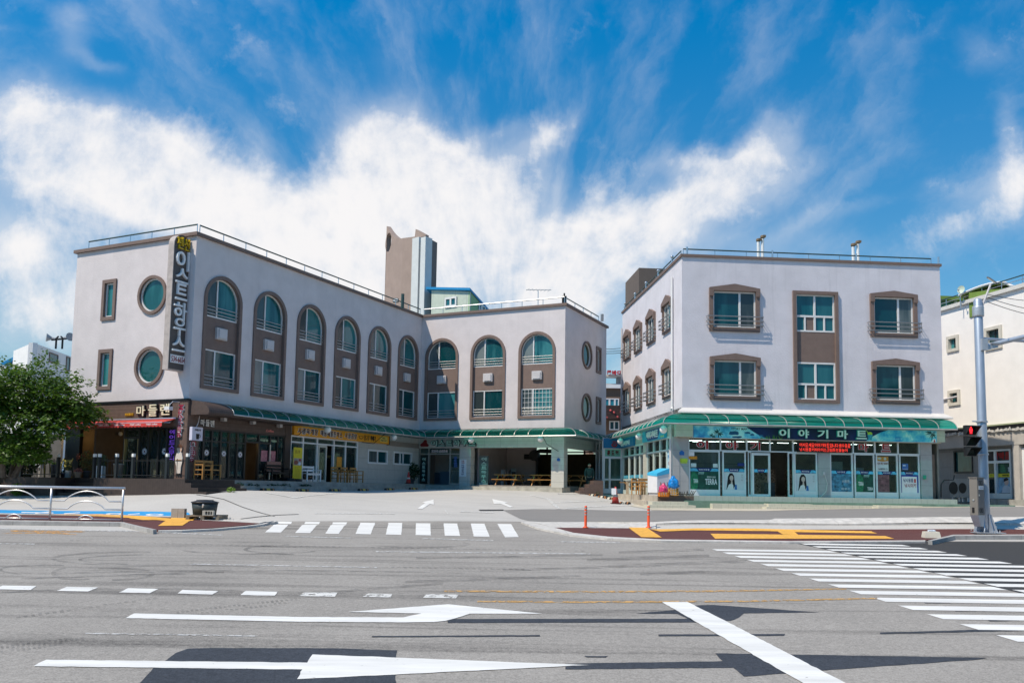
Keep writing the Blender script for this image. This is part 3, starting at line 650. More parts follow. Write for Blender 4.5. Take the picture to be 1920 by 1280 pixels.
# ================================================================== SHARED BUILDING BITS
m_wall = M('lavender_white_stucco', (.645, .594, .598), .85, var=.08, scale=1.1, bump=.45, bscale=16, streak=.20)
m_wallB = M('lavender_white_stucco_second', (.668, .645, .69), .85, var=.09, scale=.9, bump=.5, bscale=14, streak=.34)
m_brown = M('brown_trim', (.19, .135, .115), .7, var=.10, scale=4, bump=.1)
m_spandrel = M('brown_spandrel', (.195, .140, .120), .8, var=.09, scale=3, bump=.15, bscale=25)  # own brown of the spandrel panels, the same on every facade
m_pvc = M('white_window_frame', (.74, .74, .74), .4, var=.05)
m_teal = pane_mat('teal_pane', (.004, .070, .085), (.05, .22, .23), .55)
m_tealB = pane_mat('deep_teal_pane', (.002, .065, .088), (.02, .12, .14), .7)
m_screen = pane_mat('grey_screened_pane', (.050, .075, .082), (.16, .19, .19), .7, .12)
m_round = pane_mat('sea_green_pane', (.012, .115, .120), (.05, .26, .26), .6, .06)
m_steel = M('brushed_steel', (.60, .61, .62), .32, .9, var=.08, scale=20)
m_barpaint = M('grey_painted_rail', (.46, .46, .46), .45, .2, var=.08, scale=10)
m_steel_dull = M('dull_steel_rail', (.34, .34, .34), .42, .75, var=.12, scale=20)
m_rail = M('dark_green_handrail', (.045, .085, .08), .45, .3, var=.1)
m_vent = M('grey_vent_plastic', (.56, .54, .55), .55, var=.08)
m_dkglass = glass('shop_glass', (.68, .88, .84), .86)
m_brglass = glass('clear_shop_glass', (.84, .96, .93), .92)
m_canopy = canopy_mat('green_polycarbonate', (.003, .20, .165))
m_canopyA = canopy_mat('old_green_polycarbonate', (.003, .125, .100), .42)
m_rib = M('silver_canopy_rib', (.56, .55, .52), .4, .5, var=.15)
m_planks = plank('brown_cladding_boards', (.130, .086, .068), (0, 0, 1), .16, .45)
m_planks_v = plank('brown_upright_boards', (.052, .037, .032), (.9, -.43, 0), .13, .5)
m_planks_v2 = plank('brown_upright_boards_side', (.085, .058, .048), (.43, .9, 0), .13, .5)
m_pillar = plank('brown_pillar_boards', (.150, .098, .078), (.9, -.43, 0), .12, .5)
m_black = M('black_metal', (.018, .018, .020), .45, .4, var=.15, scale=10)
m_blackframe = M('black_shopfront_frame', (.016, .017, .018), .4, var=.1)
m_roofing = M('grey_green_roof_paint', (.20, .24, .22), .9, var=.2)
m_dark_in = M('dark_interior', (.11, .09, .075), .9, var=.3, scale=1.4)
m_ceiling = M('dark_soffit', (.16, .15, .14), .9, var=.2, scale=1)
m_cream_in = M('cream_interior_wall', (.50, .47, .43), .9, var=.12, scale=1)
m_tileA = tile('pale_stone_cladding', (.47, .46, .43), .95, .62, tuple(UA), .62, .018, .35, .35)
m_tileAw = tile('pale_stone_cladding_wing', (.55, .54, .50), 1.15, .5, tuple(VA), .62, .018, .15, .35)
m_conc = M('weathered_concrete', (.33, .325, .295), .9, var=.30, scale=2.4, bump=.4, bscale=30)
m_bulb = M('white_globe', (.80, .80, .76), .3, var=.04)
m_lampglow = M('lit_warm_bulb', (1., .62, .22), .4, var=0, emit=40.)
m_white_plastic = M('white_plastic', (.78, .78, .78), .4, var=.06)

def rect(a0, a1, z0, z1): return [(a0, z0), (a1, z0), (a1, z1), (a0, z1)]
def archpts(a0, a1, z0, zs, n=18):
    r = (a1 - a0) / 2; c = (a0 + a1) / 2
    return [(a0, z0), (a1, z0)] + [(c + r * math.cos(t), zs + r * math.sin(t)) for t in [math.pi * i / n for i in range(n + 1)]]
def circ(cx, cz, r, n=32, rz=None): return [(cx + r * math.cos(2 * math.pi * i / n), cz + (rz or r) * math.sin(2 * math.pi * i / n)) for i in range(n)]

def canopy(root, base, normals, ztop, zbot, out, step, mat, name='canopy', ends=(True, True)):
    """quarter-round canopy along a wall line; base: points, normals: one per segment"""
    n = len(base); K = 9
    def off(i, o):
        if i == 0: return base[0] + normals[0] * o
        if i == n - 1: return base[-1] + normals[-1] * o
        a, b = normals[i - 1], normals[i]; return base[i] + (a + b) * (o / (1 + a.dot(b)))
    prof = [(out * math.sin(t), zbot + (ztop - zbot) * math.cos(t)) for t in [math.pi / 2 * k / K for k in range(K + 1)]]
    mb = MB()
    for i in range(n - 1):
        vs = []
        for (o, z) in prof:
            vs += [off(i, o) + V((0, 0, z)), off(i + 1, o) + V((0, 0, z))]
        for k in range(K): mb.add([vs[2 * k], vs[2 * k + 1], vs[2 * k + 3], vs[2 * k + 2]], [(0, 1, 2, 3)])
    c = part(mb, name, mat, root)
    me = c.data; me.polygons.foreach_set('use_smooth', [True] * len(me.polygons))
    bm = bmesh.new(); bm.from_mesh(me); bmesh.ops.remove_doubles(bm, verts=bm.verts, dist=.001); bm.to_mesh(me); bm.free()
    def rib(p, nn):
        part(MB().tube([p + nn * (o * 1.012 + .004) + V((0, 0, z + .012)) for o, z in prof], .017, 6), 'rib', m_rib, c)
    for i in range(n - 1):
        A, B = base[i], base[i + 1]; Ln = (B - A).length; k = max(1, round(Ln / step)); d = (B - A) / Ln
        for j in range(k + 1):
            if j == 0 and i > 0: continue
            if j == k and i < n - 2:
                a, b = normals[i], normals[i + 1]; rib(B, (a + b) / (1 + a.dot(b))); continue
            rib(A + d * (Ln * j / k), normals[i])
    lat = MB(); edge = MB()
    edge.tube([off(i, out + .01) + V((0, 0, zbot - .01)) for i in range(n)], .035, 6)
    for i in range(n - 1):
        A, B = base[i], base[i + 1]; Ln = (B - A).length; k = max(1, round(Ln / (step / 2))); d = (B - A) / Ln; nn = normals[i]
        for o in (.25, .62): lat.tube([off(i, out * o) + V((0, 0, zbot - .0)), off(i + 1, out * o) + V((0, 0, zbot - .0))], .014, 4)
        for j in range(k + 1):
            p = A + d * (Ln * j / k); lat.tube([p + nn * .03 + V((0, 0, zbot)), p + nn * out + V((0, 0, zbot))], .012, 4)
            lat.tube([p + nn * (out * .62) + V((0, 0, zbot)), p + nn * (out * .62) + V((0, 0, zbot + (ztop - zbot) * .75))], .010, 4)
    part(edge, 'edge_rail', m_rib, c); part(lat, 'support_lattice', m_steel_dull, c)
    return c

def globe(loc, label, grp):
    r = thing('globe_lamp', label, 'lamp', loc, grp)
    part(MB().ball(V(loc) + V((0, 0, 0)), .19, 14), 'globe', m_bulb, r, True)
    part(MB().tube([V(loc) + V((0, 0, .17)), V(loc) + V((0, 0, .42))], .03, 8), 'stem', m_rib, r)
    return r

def roof_rail(root, segs, h=.42, step=1.5):
    """low handrail behind the coping: list of polylines"""
    for pl in segs:
        mb = MB(); mb.tube([p + V((0, 0, h)) for p in pl], .035, 6)
        o = part(mb, 'roof_handrail', m_rail, root)
        for a, b in zip(pl, pl[1:]):
            L = (b - a).length; k = max(1, round(L / step))
            for j in range(k + 1): q = a + (b - a) * (j / k); part(MB().tube([q, q + V((0, 0, h))], .022, 5), 'rail_post', m_steel, o)

# ================================================================== THE L-SHAPED INN
ZT, ZS = 11.245, 3.745       # roof edge, underside of the upper floors
ZF = .19                     # ground floor level
P0, P1, P2, P3, P4 = CA - VA * L0, CA, CA + UA * L1, CA + UA * L1 + VA * L2, CA + UA * (L1 + L3) + VA * L2
P5 = CA - VA * L0 + UA * (L1 + L3)
inn = thing('inn_building', 'long L-shaped pale lilac inn with tall brown arched window bays', 'building', (CA.x, CA.y, g(CA.x, CA.y)))
Zv = lambda z: V((0, 0, z))
mb = MB()
arches_L = [(.60 + 3.255 * i, .60 + 3.255 * i + 2.42) for i in range(6)]
arches_W = [(.335 + 3.40 * i, .335 + 3.40 * i + 2.49) for i in range(3)]
ZA0, ZA1 = 4.33, 9.755
def arch_outer(a, d=0.): r = (a[1] - a[0]) / 2; return archpts(a[0] + d, a[1] - d, ZA0 + d, ZA1 - r)
slimE = [rect(1.98, 2.92, 7.72, 9.71), rect(1.98, 2.92, 4.37, 6.32)]
rndE = [(5.34, 8.717), (5.385, 5.36)]
slimR = [rect(5.64, 6.62, 7.84, 9.64), rect(5.68, 6.66, 4.40, 6.23)]
rndR = [(3.82, 8.735), (3.83, 5.31)]
ins = lambda q, d: [(q[0][0] + d, q[0][1] + d), (q[1][0] - d, q[1][1] + d), (q[2][0] - d, q[2][1] - d), (q[3][0] + d, q[3][1] - d)]
mb.fpoly(AL, rect(0, L1, ZS, ZT), 0, None, [arch_outer(a, .06) for a in arches_L])
mb.fpoly(AW, rect(0, L2, ZS, ZT), 0, None, [arch_outer(a, .06) for a in arches_W])
mb.fpoly(AE, rect(0, L0, ZS, ZT), 0, None, [ins(q, .05) for q in slimE] + [circ(x, z, .86) for x, z in rndE])
mb.fpoly(AR, rect(0, L3, ZS, ZT), 0, None, [ins(q, .05) for q in slimR] + [circ(x, z, .86) for x, z in rndR])
for A, B in ((P4, P5), (P5, P0)): mb.add([A + Zv(ZS), B + Zv(ZS), B + Zv(ZT), A + Zv(ZT)], [(0, 1, 2, 3)])
wall = part(mb, 'wall', m_wall, inn)
fp = [P0, P1, P2, P3, P4, P5]
tri = tessellate_polygon([[V((p.x, p.y, 0)) for p in fp]])
part(MB().add([p + Zv(ZT - .12) for p in fp], tri), 'roof', m_roofing, inn)
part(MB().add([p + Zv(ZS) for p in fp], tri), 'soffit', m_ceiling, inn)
# coping
def offset_poly(pts, d):
    r = []
    for i, p in enumerate(pts):
        a = (p - pts[i - 1]).normalized(); b = (pts[(i + 1) % len(pts)] - p).normalized()
        na, nb = V((a.y, -a.x, 0)), V((b.y, -b.x, 0)); r.append(p + (na + nb) * (d / (1 + na.dot(nb))))
    return r
def coping(root, pts, z, d, h, mat, inner=.28):
    o, i = offset_poly(pts, d), offset_poly(pts, -inner); mb = MB(); n = len(pts)
    for k in range(n):
        j = (k + 1) % n; mb.hexa([o[k] + Zv(z), o[j] + Zv(z), i[j] + Zv(z), i[k] + Zv(z)], [o[k] + Zv(z + h), o[j] + Zv(z + h), i[j] + Zv(z + h), i[k] + Zv(z + h)])
    return part(mb, 'coping', mat, root)
coping(inn, fp, ZT - .002, .13, .155, m_brown)
ri = offset_poly(fp, -.12)
roof_rail(inn, [[ri[0] + VA * .5 + Zv(ZT + .15), ri[1] + Zv(ZT + .15)], [ri[1] + UA * .15 + Zv(ZT + .15), ri[2] - UA * .2 + Zv(ZT + .15)], [ri[3] + UA * .3 + Zv(ZT + .15), ri[4] - UA * 1.2 + Zv(ZT + .15)]])
pl = [ri[2] + VA * .2 + Zv(ZT + .15), ri[3] + Zv(ZT + .15)]
wr = MB().tube([p + Zv(.42) for p in pl], .04, 6)
o = part(wr, 'roof_handrail', m_steel, inn, label='bright handrail on the wing roof edge')
for j in range(8): q = pl[0] + (pl[1] - pl[0]) * (j / 7); part(MB().tube([q, q + Zv(.42)], .022, 5), 'rail_post', m_steel, o)
# arched bays
def bay(F, a, bright, grid=False, flip=False):
    r = (a[1] - a[0]) / 2; c = (a[0] + a[1]) / 2; zs = ZA1 - r; t = .17
    part(MB().fring(F, arch_outer(a), arch_outer(a, t), -.20, .07), 'arched_frame', m_brown, inn)
    i0, i1 = a[0] + t - .01, a[1] - t + .01
    part(MB().fbox(F, i0, i1, 6.20, 7.72, -.26, -.10), 'spandrel_panel', m_spandrel, inn)
    part(MB().fbox(F, c - .33, c + .33, 6.74, 7.28, -.10, .03).fbox(F, c - .235, c + .25, 6.80, 7.22, .03, .085), 'vent_hood', m_vent, inn)
    mul = i0 + (i1 - i0) * .37
    bars = m_barpaint
    for up in (True, False):
        z0, z1 = (7.72, None) if up else (ZA0 + t - .01, 6.20)
        rr = r - t + .01
        if up:
            outer = archpts(i0, i1, z0, zs); inner = archpts(i0 + .06, i1 - .06, z0 + .07, zs)
            hz = lambda s: zs + math.sqrt(max(.0001, (rr - .05) ** 2 - (s - c) ** 2))
            left = [(i0 + .05, z0 + .06), (mul, z0 + .06)] + [(s, hz(s)) for s in np.linspace(mul, i0 + .05, 8)]
            rightp = [(mul, z0 + .06), (i1 - .05, z0 + .06)] + [(s, hz(s)) for s in np.linspace(i1 - .05, mul, 12)]
            zmul = hz(mul)
        else:
            outer = rect(i0, i1, z0, z1); inner = rect(i0 + .06, i1 - .06, z0 + .07, z1 - .06)
            left, rightp, zmul = rect(i0 + .05, mul, z0 + .06, z1 - .05), rect(mul, i1 - .05, z0 + .06, z1 - .05), z1 - .05
        w = part(MB().fpoly(F, rightp, -.24, -.17), 'window', m_teal, inn)
        part(MB().fpoly(F, left, -.22, -.15), 'sliding_pane', m_screen, w)
        fr = MB().fring(F, outer, inner, -.26, -.11); fr.fbox(F, mul - .035, mul + .035, z0 + .06, zmul, -.26, -.108)
        part(fr, 'window_frame', m_pvc, w)
        rl = MB(); zr = z0 + .10
        for k in range(3): rl.tube([F.P(i0, zr + .06 + .165 * k, -.06), F.P(i1, zr + .06 + .165 * k, -.06)], .019, 6)
        part(rl, 'window_rail', bars, w)
        if grid and not up:
            gb = MB()
            for k in range(1, 9): s = i0 + (i1 - i0) * k / 9; gb.fbox(F, s - .009, s + .009, z0 + .06, z1 - .05, -.135, -.12)
            for k in range(1, 6): z = z0 + (z1 - z0) * k / 6; gb.fbox(F, i0 + .05, i1 - .05, z - .009, z + .009, -.133, -.118)
            part(gb, 'white_grille', m_pvc, w)
for a in arches_L: bay(AL, a, False)
for k, a in enumerate(arches_W): bay(AW, a, True, grid=(k == 2))
def slim(root, F, q, t=.17):
    a0, a1, z0, z1 = q[0][0], q[1][0], q[0][1], q[2][1]
    part(MB().fring(F, q, ins(q, t), -.16, .07), 'slim_window_frame', m_brown, root)
    w = part(MB().fpoly(F, ins(q, t + .05), -.16, -.10), 'slim_window', m_round, root)
    part(MB().fring(F, ins(q, t - .01), ins(q, t + .07), -.17, -.05), 'inner_frame', m_pvc, w)
def porthole(root, F, c, r=.92, mat=m_round):
    part(MB().fring(F, circ(c[0], c[1], r), circ(c[0], c[1], r - .14), -.14, .09), 'round_window_frame', m_brown, root)
    w = part(MB().fpoly(F, circ(c[0], c[1], r - .18), -.14, -.08), 'round_window', mat, root)
    part(MB().fring(F, circ(c[0], c[1], r - .13), circ(c[0], c[1], r - .20), -.15, -.02), 'inner_frame', m_pvc, w)
m_roundR = pane_mat('olive_reflecting_pane', (.05, .085, .05), (.16, .20, .16), .6, .05)
for q in slimE: slim(inn, AE, q)
for c in rndE: porthole(inn, AE, c)
for q in slimR: slim(inn, AR, q)
for c in rndR: porthole(inn, AR, c, mat=m_roundR)
# green canopy with its brown end at the cafe corner
canopy(inn, [AL.P(1.55, 0), P2, P3, AR.P(L3, 0)], [VA, -UA, VA], 3.70, 3.17, 1.2, .95, m_canopyA)
prof = [(1.2 * math.sin(t), 3.17 + .55 * math.cos(t)) for t in [math.pi / 2 * k / 8 for k in range(9)]]
mb = MB()
E0, E1 = .05, 1.56
pp = [(0, 3.12)] + prof[0:1] + prof[1:] + [(1.2, 3.12)]
vs = [AL.P(E0, z, o) for o, z in pp] + [AL.P(E1, z, o) for o, z in pp]; n = len(pp)
mb.add(vs, [tuple(range(n))[::-1], tuple(range(n, 2 * n))] + [(i, (i + 1) % n, n + (i + 1) % n, n + i) for i in range(n)])
part(mb, 'canopy_end', m_planks_v2, inn)
part(MB().fbox(AL, .05, 6.95, 3.06, 3.118, .0, 1.16), 'cafe_soffit', m_planks_v2, inn)

# ---------------- ground floor shell
m_floor = M('ground_floor_slab', (.30, .28, .25), .8, var=.2)
zb = -1.2
fpi = offset_poly(fp, -.02)
mb = MB(); nn_ = len(fp)
mb.add([p + Zv(ZF - .002) for p in fpi] + [p + Zv(zb) for p in fpi], [tuple(t) for t in tri] + [(i, (i + 1) % 6, 6 + (i + 1) % 6, 6 + i) for i in range(6)])
part(mb, 'floor_slab', m_floor, inn)
mb = MB()
for A, B in ((P4 - VA * L2, P5), (P5, P0)): mb.add([A + Zv(ZF), B + Zv(ZF), B + Zv(ZS), A + Zv(ZS)], [(0, 1, 2, 3)])
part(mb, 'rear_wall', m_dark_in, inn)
mb = MB()
for s, d in ((6.75, 7.8), (12.95, 7.8)): mb.fbox(AL, s - .08, s + .08, ZF, ZS, -d, -.10)
mb.fbox(AL, .2, 12.9, ZF, ZS - .01, -6.2, -6.1); mb.fbox(AL, 12.96, L1 + L3 - .1, ZF, ZS - .01, -1.72, -1.6)
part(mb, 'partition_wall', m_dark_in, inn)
# cafe, end face: fascia of boards, pillar, glazing, open terrace front
GT = 2.50
mb = MB().fbox(AE, 0, L0, 2.52, ZS - .06, -.12, .05)
part(mb, 'board_fascia', m_planks, inn)
part(MB().fbox(AE, -.02, L0 + .03, ZS - .06, ZS + .04, -.1, .10), 'fascia_cap', m_black, inn)
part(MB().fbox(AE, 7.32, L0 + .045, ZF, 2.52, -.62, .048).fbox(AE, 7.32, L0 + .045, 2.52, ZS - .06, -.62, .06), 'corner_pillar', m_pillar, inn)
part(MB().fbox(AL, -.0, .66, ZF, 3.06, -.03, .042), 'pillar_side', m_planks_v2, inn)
fr = MB()
for s in (4.03, 4.99, 5.60, 6.22, 6.74, 7.28): fr.fbox(AE, s - .05, s + .05, ZF, 2.52, -.12, .03)
fr.fbox(AE, 4.0, 7.3, 2.44, 2.52, -.12, .028).fbox(AE, 4.0, 7.3, ZF, ZF + .10, -.12, .028).fbox(AE, 4.0, 5.0, 2.02, 2.10, -.12, .027)
part(MB().fbox(AE, .0, 1.0, ZF, 2.52, -.16, .02), 'black_end_panel', m_blackframe, inn)
cf = part(fr, 'cafe_glass_front', m_blackframe, inn)
part(MB().fbox(AE, 4.05, 7.28, ZF + .1, 2.44, -.07, -.05), 'pane', m_dkglass, cf)
part(MB().fbox(AE, 4.06, 4.10, ZF + .02, 2.02, -.14, .045).fbox(AE, 4.92, 4.96, ZF + .02, 2.02, -.14, .045), 'brass_door_frame', M('brass_frame', (.42, .32, .16), .4, .6), cf)
mb = MB()
for s in (5.3, 6.55): mb.fpoly(AE, circ(s, 1.43, .15, 20), -.045, -.040)
dots = MB()
for s in (5.3, 6.55):
    for k in range(10): t = 2 * math.pi * k / 10; dots.fpoly(AE, circ(s + .12 * math.cos(t), 1.43 + .12 * math.sin(t), .022, 8), -.040, -.037)
    dots.fpoly(AE, circ(s, 1.43, .05, 12), -.040, -.037)
dc = part(mb, 'round_sticker', m_white_plastic, cf); part(dots, 'sticker_ring', M('maroon_print', (.10, .02, .05), .6), dc)
m_purple = M('purple_letters', (.17, .06, .55), .5, var=0, emit=.35)
part(MB().fchars(AE, '에이드스무디', 6.83, 7.21, 1.0, 2.42, -.03, -.02, .02, .85, True), 'window_lettering', m_purple, cf)
# inside the cafe
inr = MB().fbox(AE, 1.0, 4.0, ZF, ZS, -3.4, -3.3)
part(inr, 'inner_wall', m_cream_in, inn)
fu = MB().fbox(AE, 1.25, 1.95, 1.0, 2.25, -3.29, -3.25)
pf = part(fu, 'wall_picture', m_white_plastic, inn); part(MB().fring(AE, rect(1.2, 2.0, .95, 2.3), rect(1.27, 1.93, 1.02, 2.23), -3.29, -3.2), 'picture_frame', M('gilt_frame', (.30, .22, .08), .5), pf)
m_wood_dk = M('dark_wood', (.07, .042, .028), .6, var=.3, scale=6)
mb = MB().fbox(AE, 1.35, 3.0, ZF, 1.28, -3.1, -2.4)
for k in range(3): mb.fbox(AE, 1.35 + .55 * k, 1.85 + .55 * k, .45, 1.15, -2.4, -2.37)
part(mb, 'cafe_counter', m_wood_dk, inn)
part(MB().fbox(AE, 3.05, 3.95, ZF, 1.9, -3.2, -2.9), 'cupboard', M('grey_green_cupboard', (.045, .055, .045), .6), inn)
part(MB().fbox(AE, 2.05, 2.9, 1.72, 1.80, -3.3, -3.0).fbox(AE, 2.15, 2.2, 1.55, 1.72, -3.3, -3.1).fbox(AE, 2.75, 2.8, 1.55, 1.72, -3.3, -3.1), 'wall_shelf', m_wood_dk, inn)
# cafe, long side: dark fascia, black mullions, door
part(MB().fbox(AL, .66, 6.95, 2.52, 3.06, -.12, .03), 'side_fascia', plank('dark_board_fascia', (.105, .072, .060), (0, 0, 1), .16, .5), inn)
fr = MB()
for s in (.98, 1.50, 2.05, 2.61, 3.14, 3.66, 4.62, 5.42, 5.98): fr.fbox(AL, s - .05, s + .05, ZF, 2.52, -.12, .02)
fr.fbox(AL, .66, 6.5, 2.44, 2.52, -.12, .018).fbox(AL, .66, 3.7, ZF, ZF + .10, -.12, .018).fbox(AL, 4.6, 6.5, ZF, ZF + .10, -.12, .018).fbox(AL, .66, 3.7, 1.93, 1.99, -.12, .015).fbox(AL, 3.66, 5.42, 2.02, 2.10, -.10, .03)
sf = part(fr, 'cafe_side_front', m_blackframe, inn)
part(MB().fbox(AL, .70, 3.66, ZF + .1, 2.44, -.07, -.05).fbox(AL, 4.66, 6.5, ZF + .1, 2.44, -.07, -.05).fbox(AL, 3.7, 4.6, 2.1, 2.44, -.07, -.05), 'pane', m_dkglass, sf)
mb = MB()
for s in (1.25, 2.33, 3.4): mb.fpoly(AL, circ(s, 1.42, .14, 20), -.045, -.040)
dots = MB()
for s in (1.25, 2.33, 3.4):
    for k in range(10): t = 2 * math.pi * k / 10; dots.fpoly(AL, circ(s + .115 * math.cos(t), 1.42 + .115 * math.sin(t), .022, 8), -.040, -.037)
    dots.fpoly(AL, circ(s, 1.42, .045, 12), -.040, -.037)
dc = part(mb, 'round_sticker', m_white_plastic, sf); part(dots, 'sticker_ring', MATS['maroon_print'], dc)
m_lime = M('pale_green_letters', (.45, .60, .40), .5, var=0)
part(MB().ftext(AL, '마들렌', 4.75, 5.3, 2.14, 2.26, -.04, -.03).ftext(AL, '마들렌', 5.55, 5.95, 2.14, 2.26, -.04, -.03), 'window_lettering', m_lime, sf)
m_pink = M('pink_menu_print', (.52, .20, .22), .6, var=.5, scale=12)
part(MB().fbox(AL, 4.85, 5.3, 1.15, 1.7, -.045, -.04).fbox(AL, 5.5, 5.9, 1.15, 1.7, -.045, -.04), 'menu_sticker', m_pink, sf)
part(MB().fbox(AL, 3.66, 3.72, ZF, 2.02, -.9, -.08).fbox(AL, 5.34, 5.40, ZF + .05, 2.0, .02, .08), 'steel_door_edge', m_steel, sf)
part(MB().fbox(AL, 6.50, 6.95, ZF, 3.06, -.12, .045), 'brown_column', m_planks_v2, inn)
# restaurant front
fr = MB()
for s in (6.99, 7.98, 9.17, 10.64, 11.73, 12.85): fr.fbox(AL, s - .045, s + .045, ZF, 2.60, -.12, .02)
fr.fbox(AL, 6.95, 12.9, 2.21, 2.29, -.12, .018).fbox(AL, 6.95, 12.9, 2.52, 2.62, -.12, .018).fbox(AL, 6.95, 9.2, ZF, ZF + .12, -.12, .018).fbox(AL, 10.65, 12.9, ZF, ZF + .55, -.12, .018)
rf = part(fr, 'restaurant_front', m_pvc, inn)
part(MB().fbox(AL, 6.99, 9.17, ZF + .1, 2.55, -.07, -.05).fbox(AL, 10.64, 12.85, ZF + .5, 2.55, -.07, -.05).fbox(AL, 9.2, 10.62, 2.25, 2.55, -.07, -.05), 'pane', m_dkglass, rf)
part(MB().fring(AL, rect(9.22, 9.97, ZF, 2.2), rect(9.32, 9.88, ZF + .12, 2.08), -.06, .05), 'door_leaf', M('beige_door_frame', (.55, .52, .45), .5), rf)
part(MB().fbox(AL, 9.30, 9.90, ZF + .1, 2.1, -.02, 0), 'door_pane', m_dkglass, rf)
part(MB().fbox(AL, 11.0, 11.45, 1.05, 1.62, -.045, -.035), 'orange_notice', M('orange_notice_paper', (.72, .30, .03), .7, var=.2, scale=25), rf)
part(MB().fbox(AL, 8.1, 9.05, .9, 1.55, -1.5, -1.42).fbox(AL, 11.0, 12.5, 1.6, 1.75, -1.5, -1.42), 'inside_shelf', M('tan_board', (.30, .20, .10), .7, var=.4), inn)
part(MB().fbox(AL, 6.97, 12.95, 2.62, ZS - .02, -.14, -.02), 'fascia_wall', m_tileA, inn)
# plain clad wall with two white windows
wins = [rect(13.92, 16.03, 1.35, 2.20), rect(16.68, 18.86, 1.37, 2.20)]
part(MB().fpoly(AL, rect(12.90, L1, ZF, ZS - .02), -.16, 0, [ins(q, .03) for q in wins]), 'clad_wall', m_tileA, inn)
part(MB().fbox(AL, 15.9, L1, 2.52, 2.83, 0, .02), 'brown_band', M('grey_brown_band', (.26, .215, .185), .7), inn)
for k, q in enumerate(wins):
    w = part(MB().fpoly(AL, ins(q, .05), -.12, -.07), 'small_window', m_teal, inn)
    mid = (q[0][0] + q[1][0]) / 2 - (.3 if k else 0)
    fm = MB().fring(AL, q, ins(q, .10), -.14, .03).fbox(AL, mid - .04, mid + .04, q[0][1] + .08, q[2][1] - .08, -.12, .01)
    if k: fm.fbox(AL, mid + .34, mid + .40, q[0][1] + .08, q[2][1] - .08, -.12, .01)
    part(fm, 'frame', m_pvc, w); part(MB().fbox(AL, q[0][0] + .1, mid, q[0][1] + .1, q[2][1] - .1, -.07, -.055), 'sliding_pane', m_screen, w)
# wing: lintel, pillars, entrance lobby, open carport
part(MB().fbox(AW, 0, 2.75, 2.54, ZS - .02, -.3, -.0).fbox(AW, 2.75, L2, 2.54, ZS - .02, -.35, .0), 'wing_lintel', m_tileAw, inn)
part(MB().fbox(AW, .0, L2, 2.54, 2.78, .0, .02), 'lintel_band', MATS['grey_brown_band'] if False else m_tileAw, inn)
part(MB().fbox(AR, .35, L3, 2.54, ZS - .02, -.35, .0), 'side_lintel', m_tileA, inn)
part(MB().fbox(AW, 3.08, 3.86, ZF - .08, 2.54, -.55, -.004), 'stone_pillar', m_tileAw, inn)
part(MB().fbox(AW, 9.42, L2 - .004, ZF - .5, 2.54, -.60, -.004), 'stone_pillar', m_tileAw, inn)
fr = MB()
for s in (.02, .72, 2.32, 3.04): fr.fbox(AW, s - .04, s + .04, ZF, 2.54, -.22, -.06)
fr.fbox(AW, 0, 3.08, 2.12, 2.19, -.22, -.058).fbox(AW, 2.3, 3.05, ZF, ZF + .1, -.22, -.058)
lf = part(fr, 'lobby_front', M('aluminium_frame', (.42, .41, .38), .4, .5), inn)
part(MB().fbox(AW, .05, 3.04, 2.19, 2.5, -.15, -.13).fbox(AW, 2.36, 3.0, ZF + .1, 2.12, -.15, -.13), 'pane', m_dkglass, lf)
part(MB().fbox(AW, -.02, 4.0, ZF, ZS - .02, -2.3, -2.2), 'lobby_back_wall', m_cream_in, inn)
part(MB().fbox(AW, 1.05, 2.28, 1.15, 1.95, -2.2, -2.16), 'lobby_window', m_tealB, inn)
m_bluegrey = M('slate_blue_paint', (.085, .125, .165), .6, var=.12)
part(MB().fbox(AW, .9, 2.5, ZF, 1.05, -2.1, -1.3).fbox(AW, -.02, .85, ZF, 1.0, -2.198, -2.15), 'reception_desk', m_bluegrey, inn)
# swing doors with vertical lettering
for nm, s0, s1, sc in (('left_door', .35, .75, 0), ):
    dl = part(MB().fbox(AW, .10, .62, ZF + .03, 2.08, -.10, -.04), 'glass_door', M('dark_door_glass', (.012, .03, .03), .12, var=.2), inn)
    m_mint = M('mint_letters', (.42, .62, .55), .5, var=0)
    part(MB().fchars(AW, '이스트하우스', .26, .50, .38, 1.95, -.035, -.015, .04, .78, True), 'door_lettering', m_mint, dl)
dr = part(MB().fbox(AW, 4.2, 4.85, ZF, 2.05, -.62, -.56), 'glass_door', M('grey_glass_door', (.13, .17, .165), .15, var=.3), inn)
part(MB().fchars(AW, '이스트하우스', 4.36, 4.72, .32, 1.98, -.555, -.53, .04, .80, True).fbox(AW, 4.22, 4.84, ZF + .03, ZF + .12, -.555, -.54), 'door_lettering', m_mint, dr)
# carport interior
part(MB().fbox(AR, .9, L3 + .2, ZF - .3, ZS - .02, -L2 + 3.9, -L2 + 4.0).fbox(AW, 3.9, 6.2, ZF - .3, ZS - .02, -5.2, -5.1), 'carport_wall', M('mauve_grey_plaster', (.50, .43, .41), .9, var=.12, scale=1), inn)
m_bamboo = plank('dark_bamboo_screen', (.060, .043, .018), tuple(VA), .06, .35, .9)
bs = MB().fbox(AW, 4.2, L2 - .02, ZF - .4, 2.42, -7.0, -6.94); part(bs, 'bamboo_screen', m_bamboo, inn)
mb = MB()
for s in (6.2, 7.6, 9.0, L2 - .05): mb.fbox(AW, s - .05, s + .05, 2.1, ZS, -7.05, -6.96)
mb.fbox(AW, 4.2, L2, 2.52, 2.60, -7.05, -6.96)
part(mb, 'screen_posts', m_black, inn)
dk = MB().tube([AW.P(6.3, .2, -5.0), AW.P(6.3, 2.35, -5.0)], .09, 10).tube([AW.P(6.3, 2.2, -5.0), AW.P(6.2, 2.45, -4.9), AW.P(6.6, 2.55, -4.8), AW.P(8.0, 2.5, -4.8)], .14, 10)
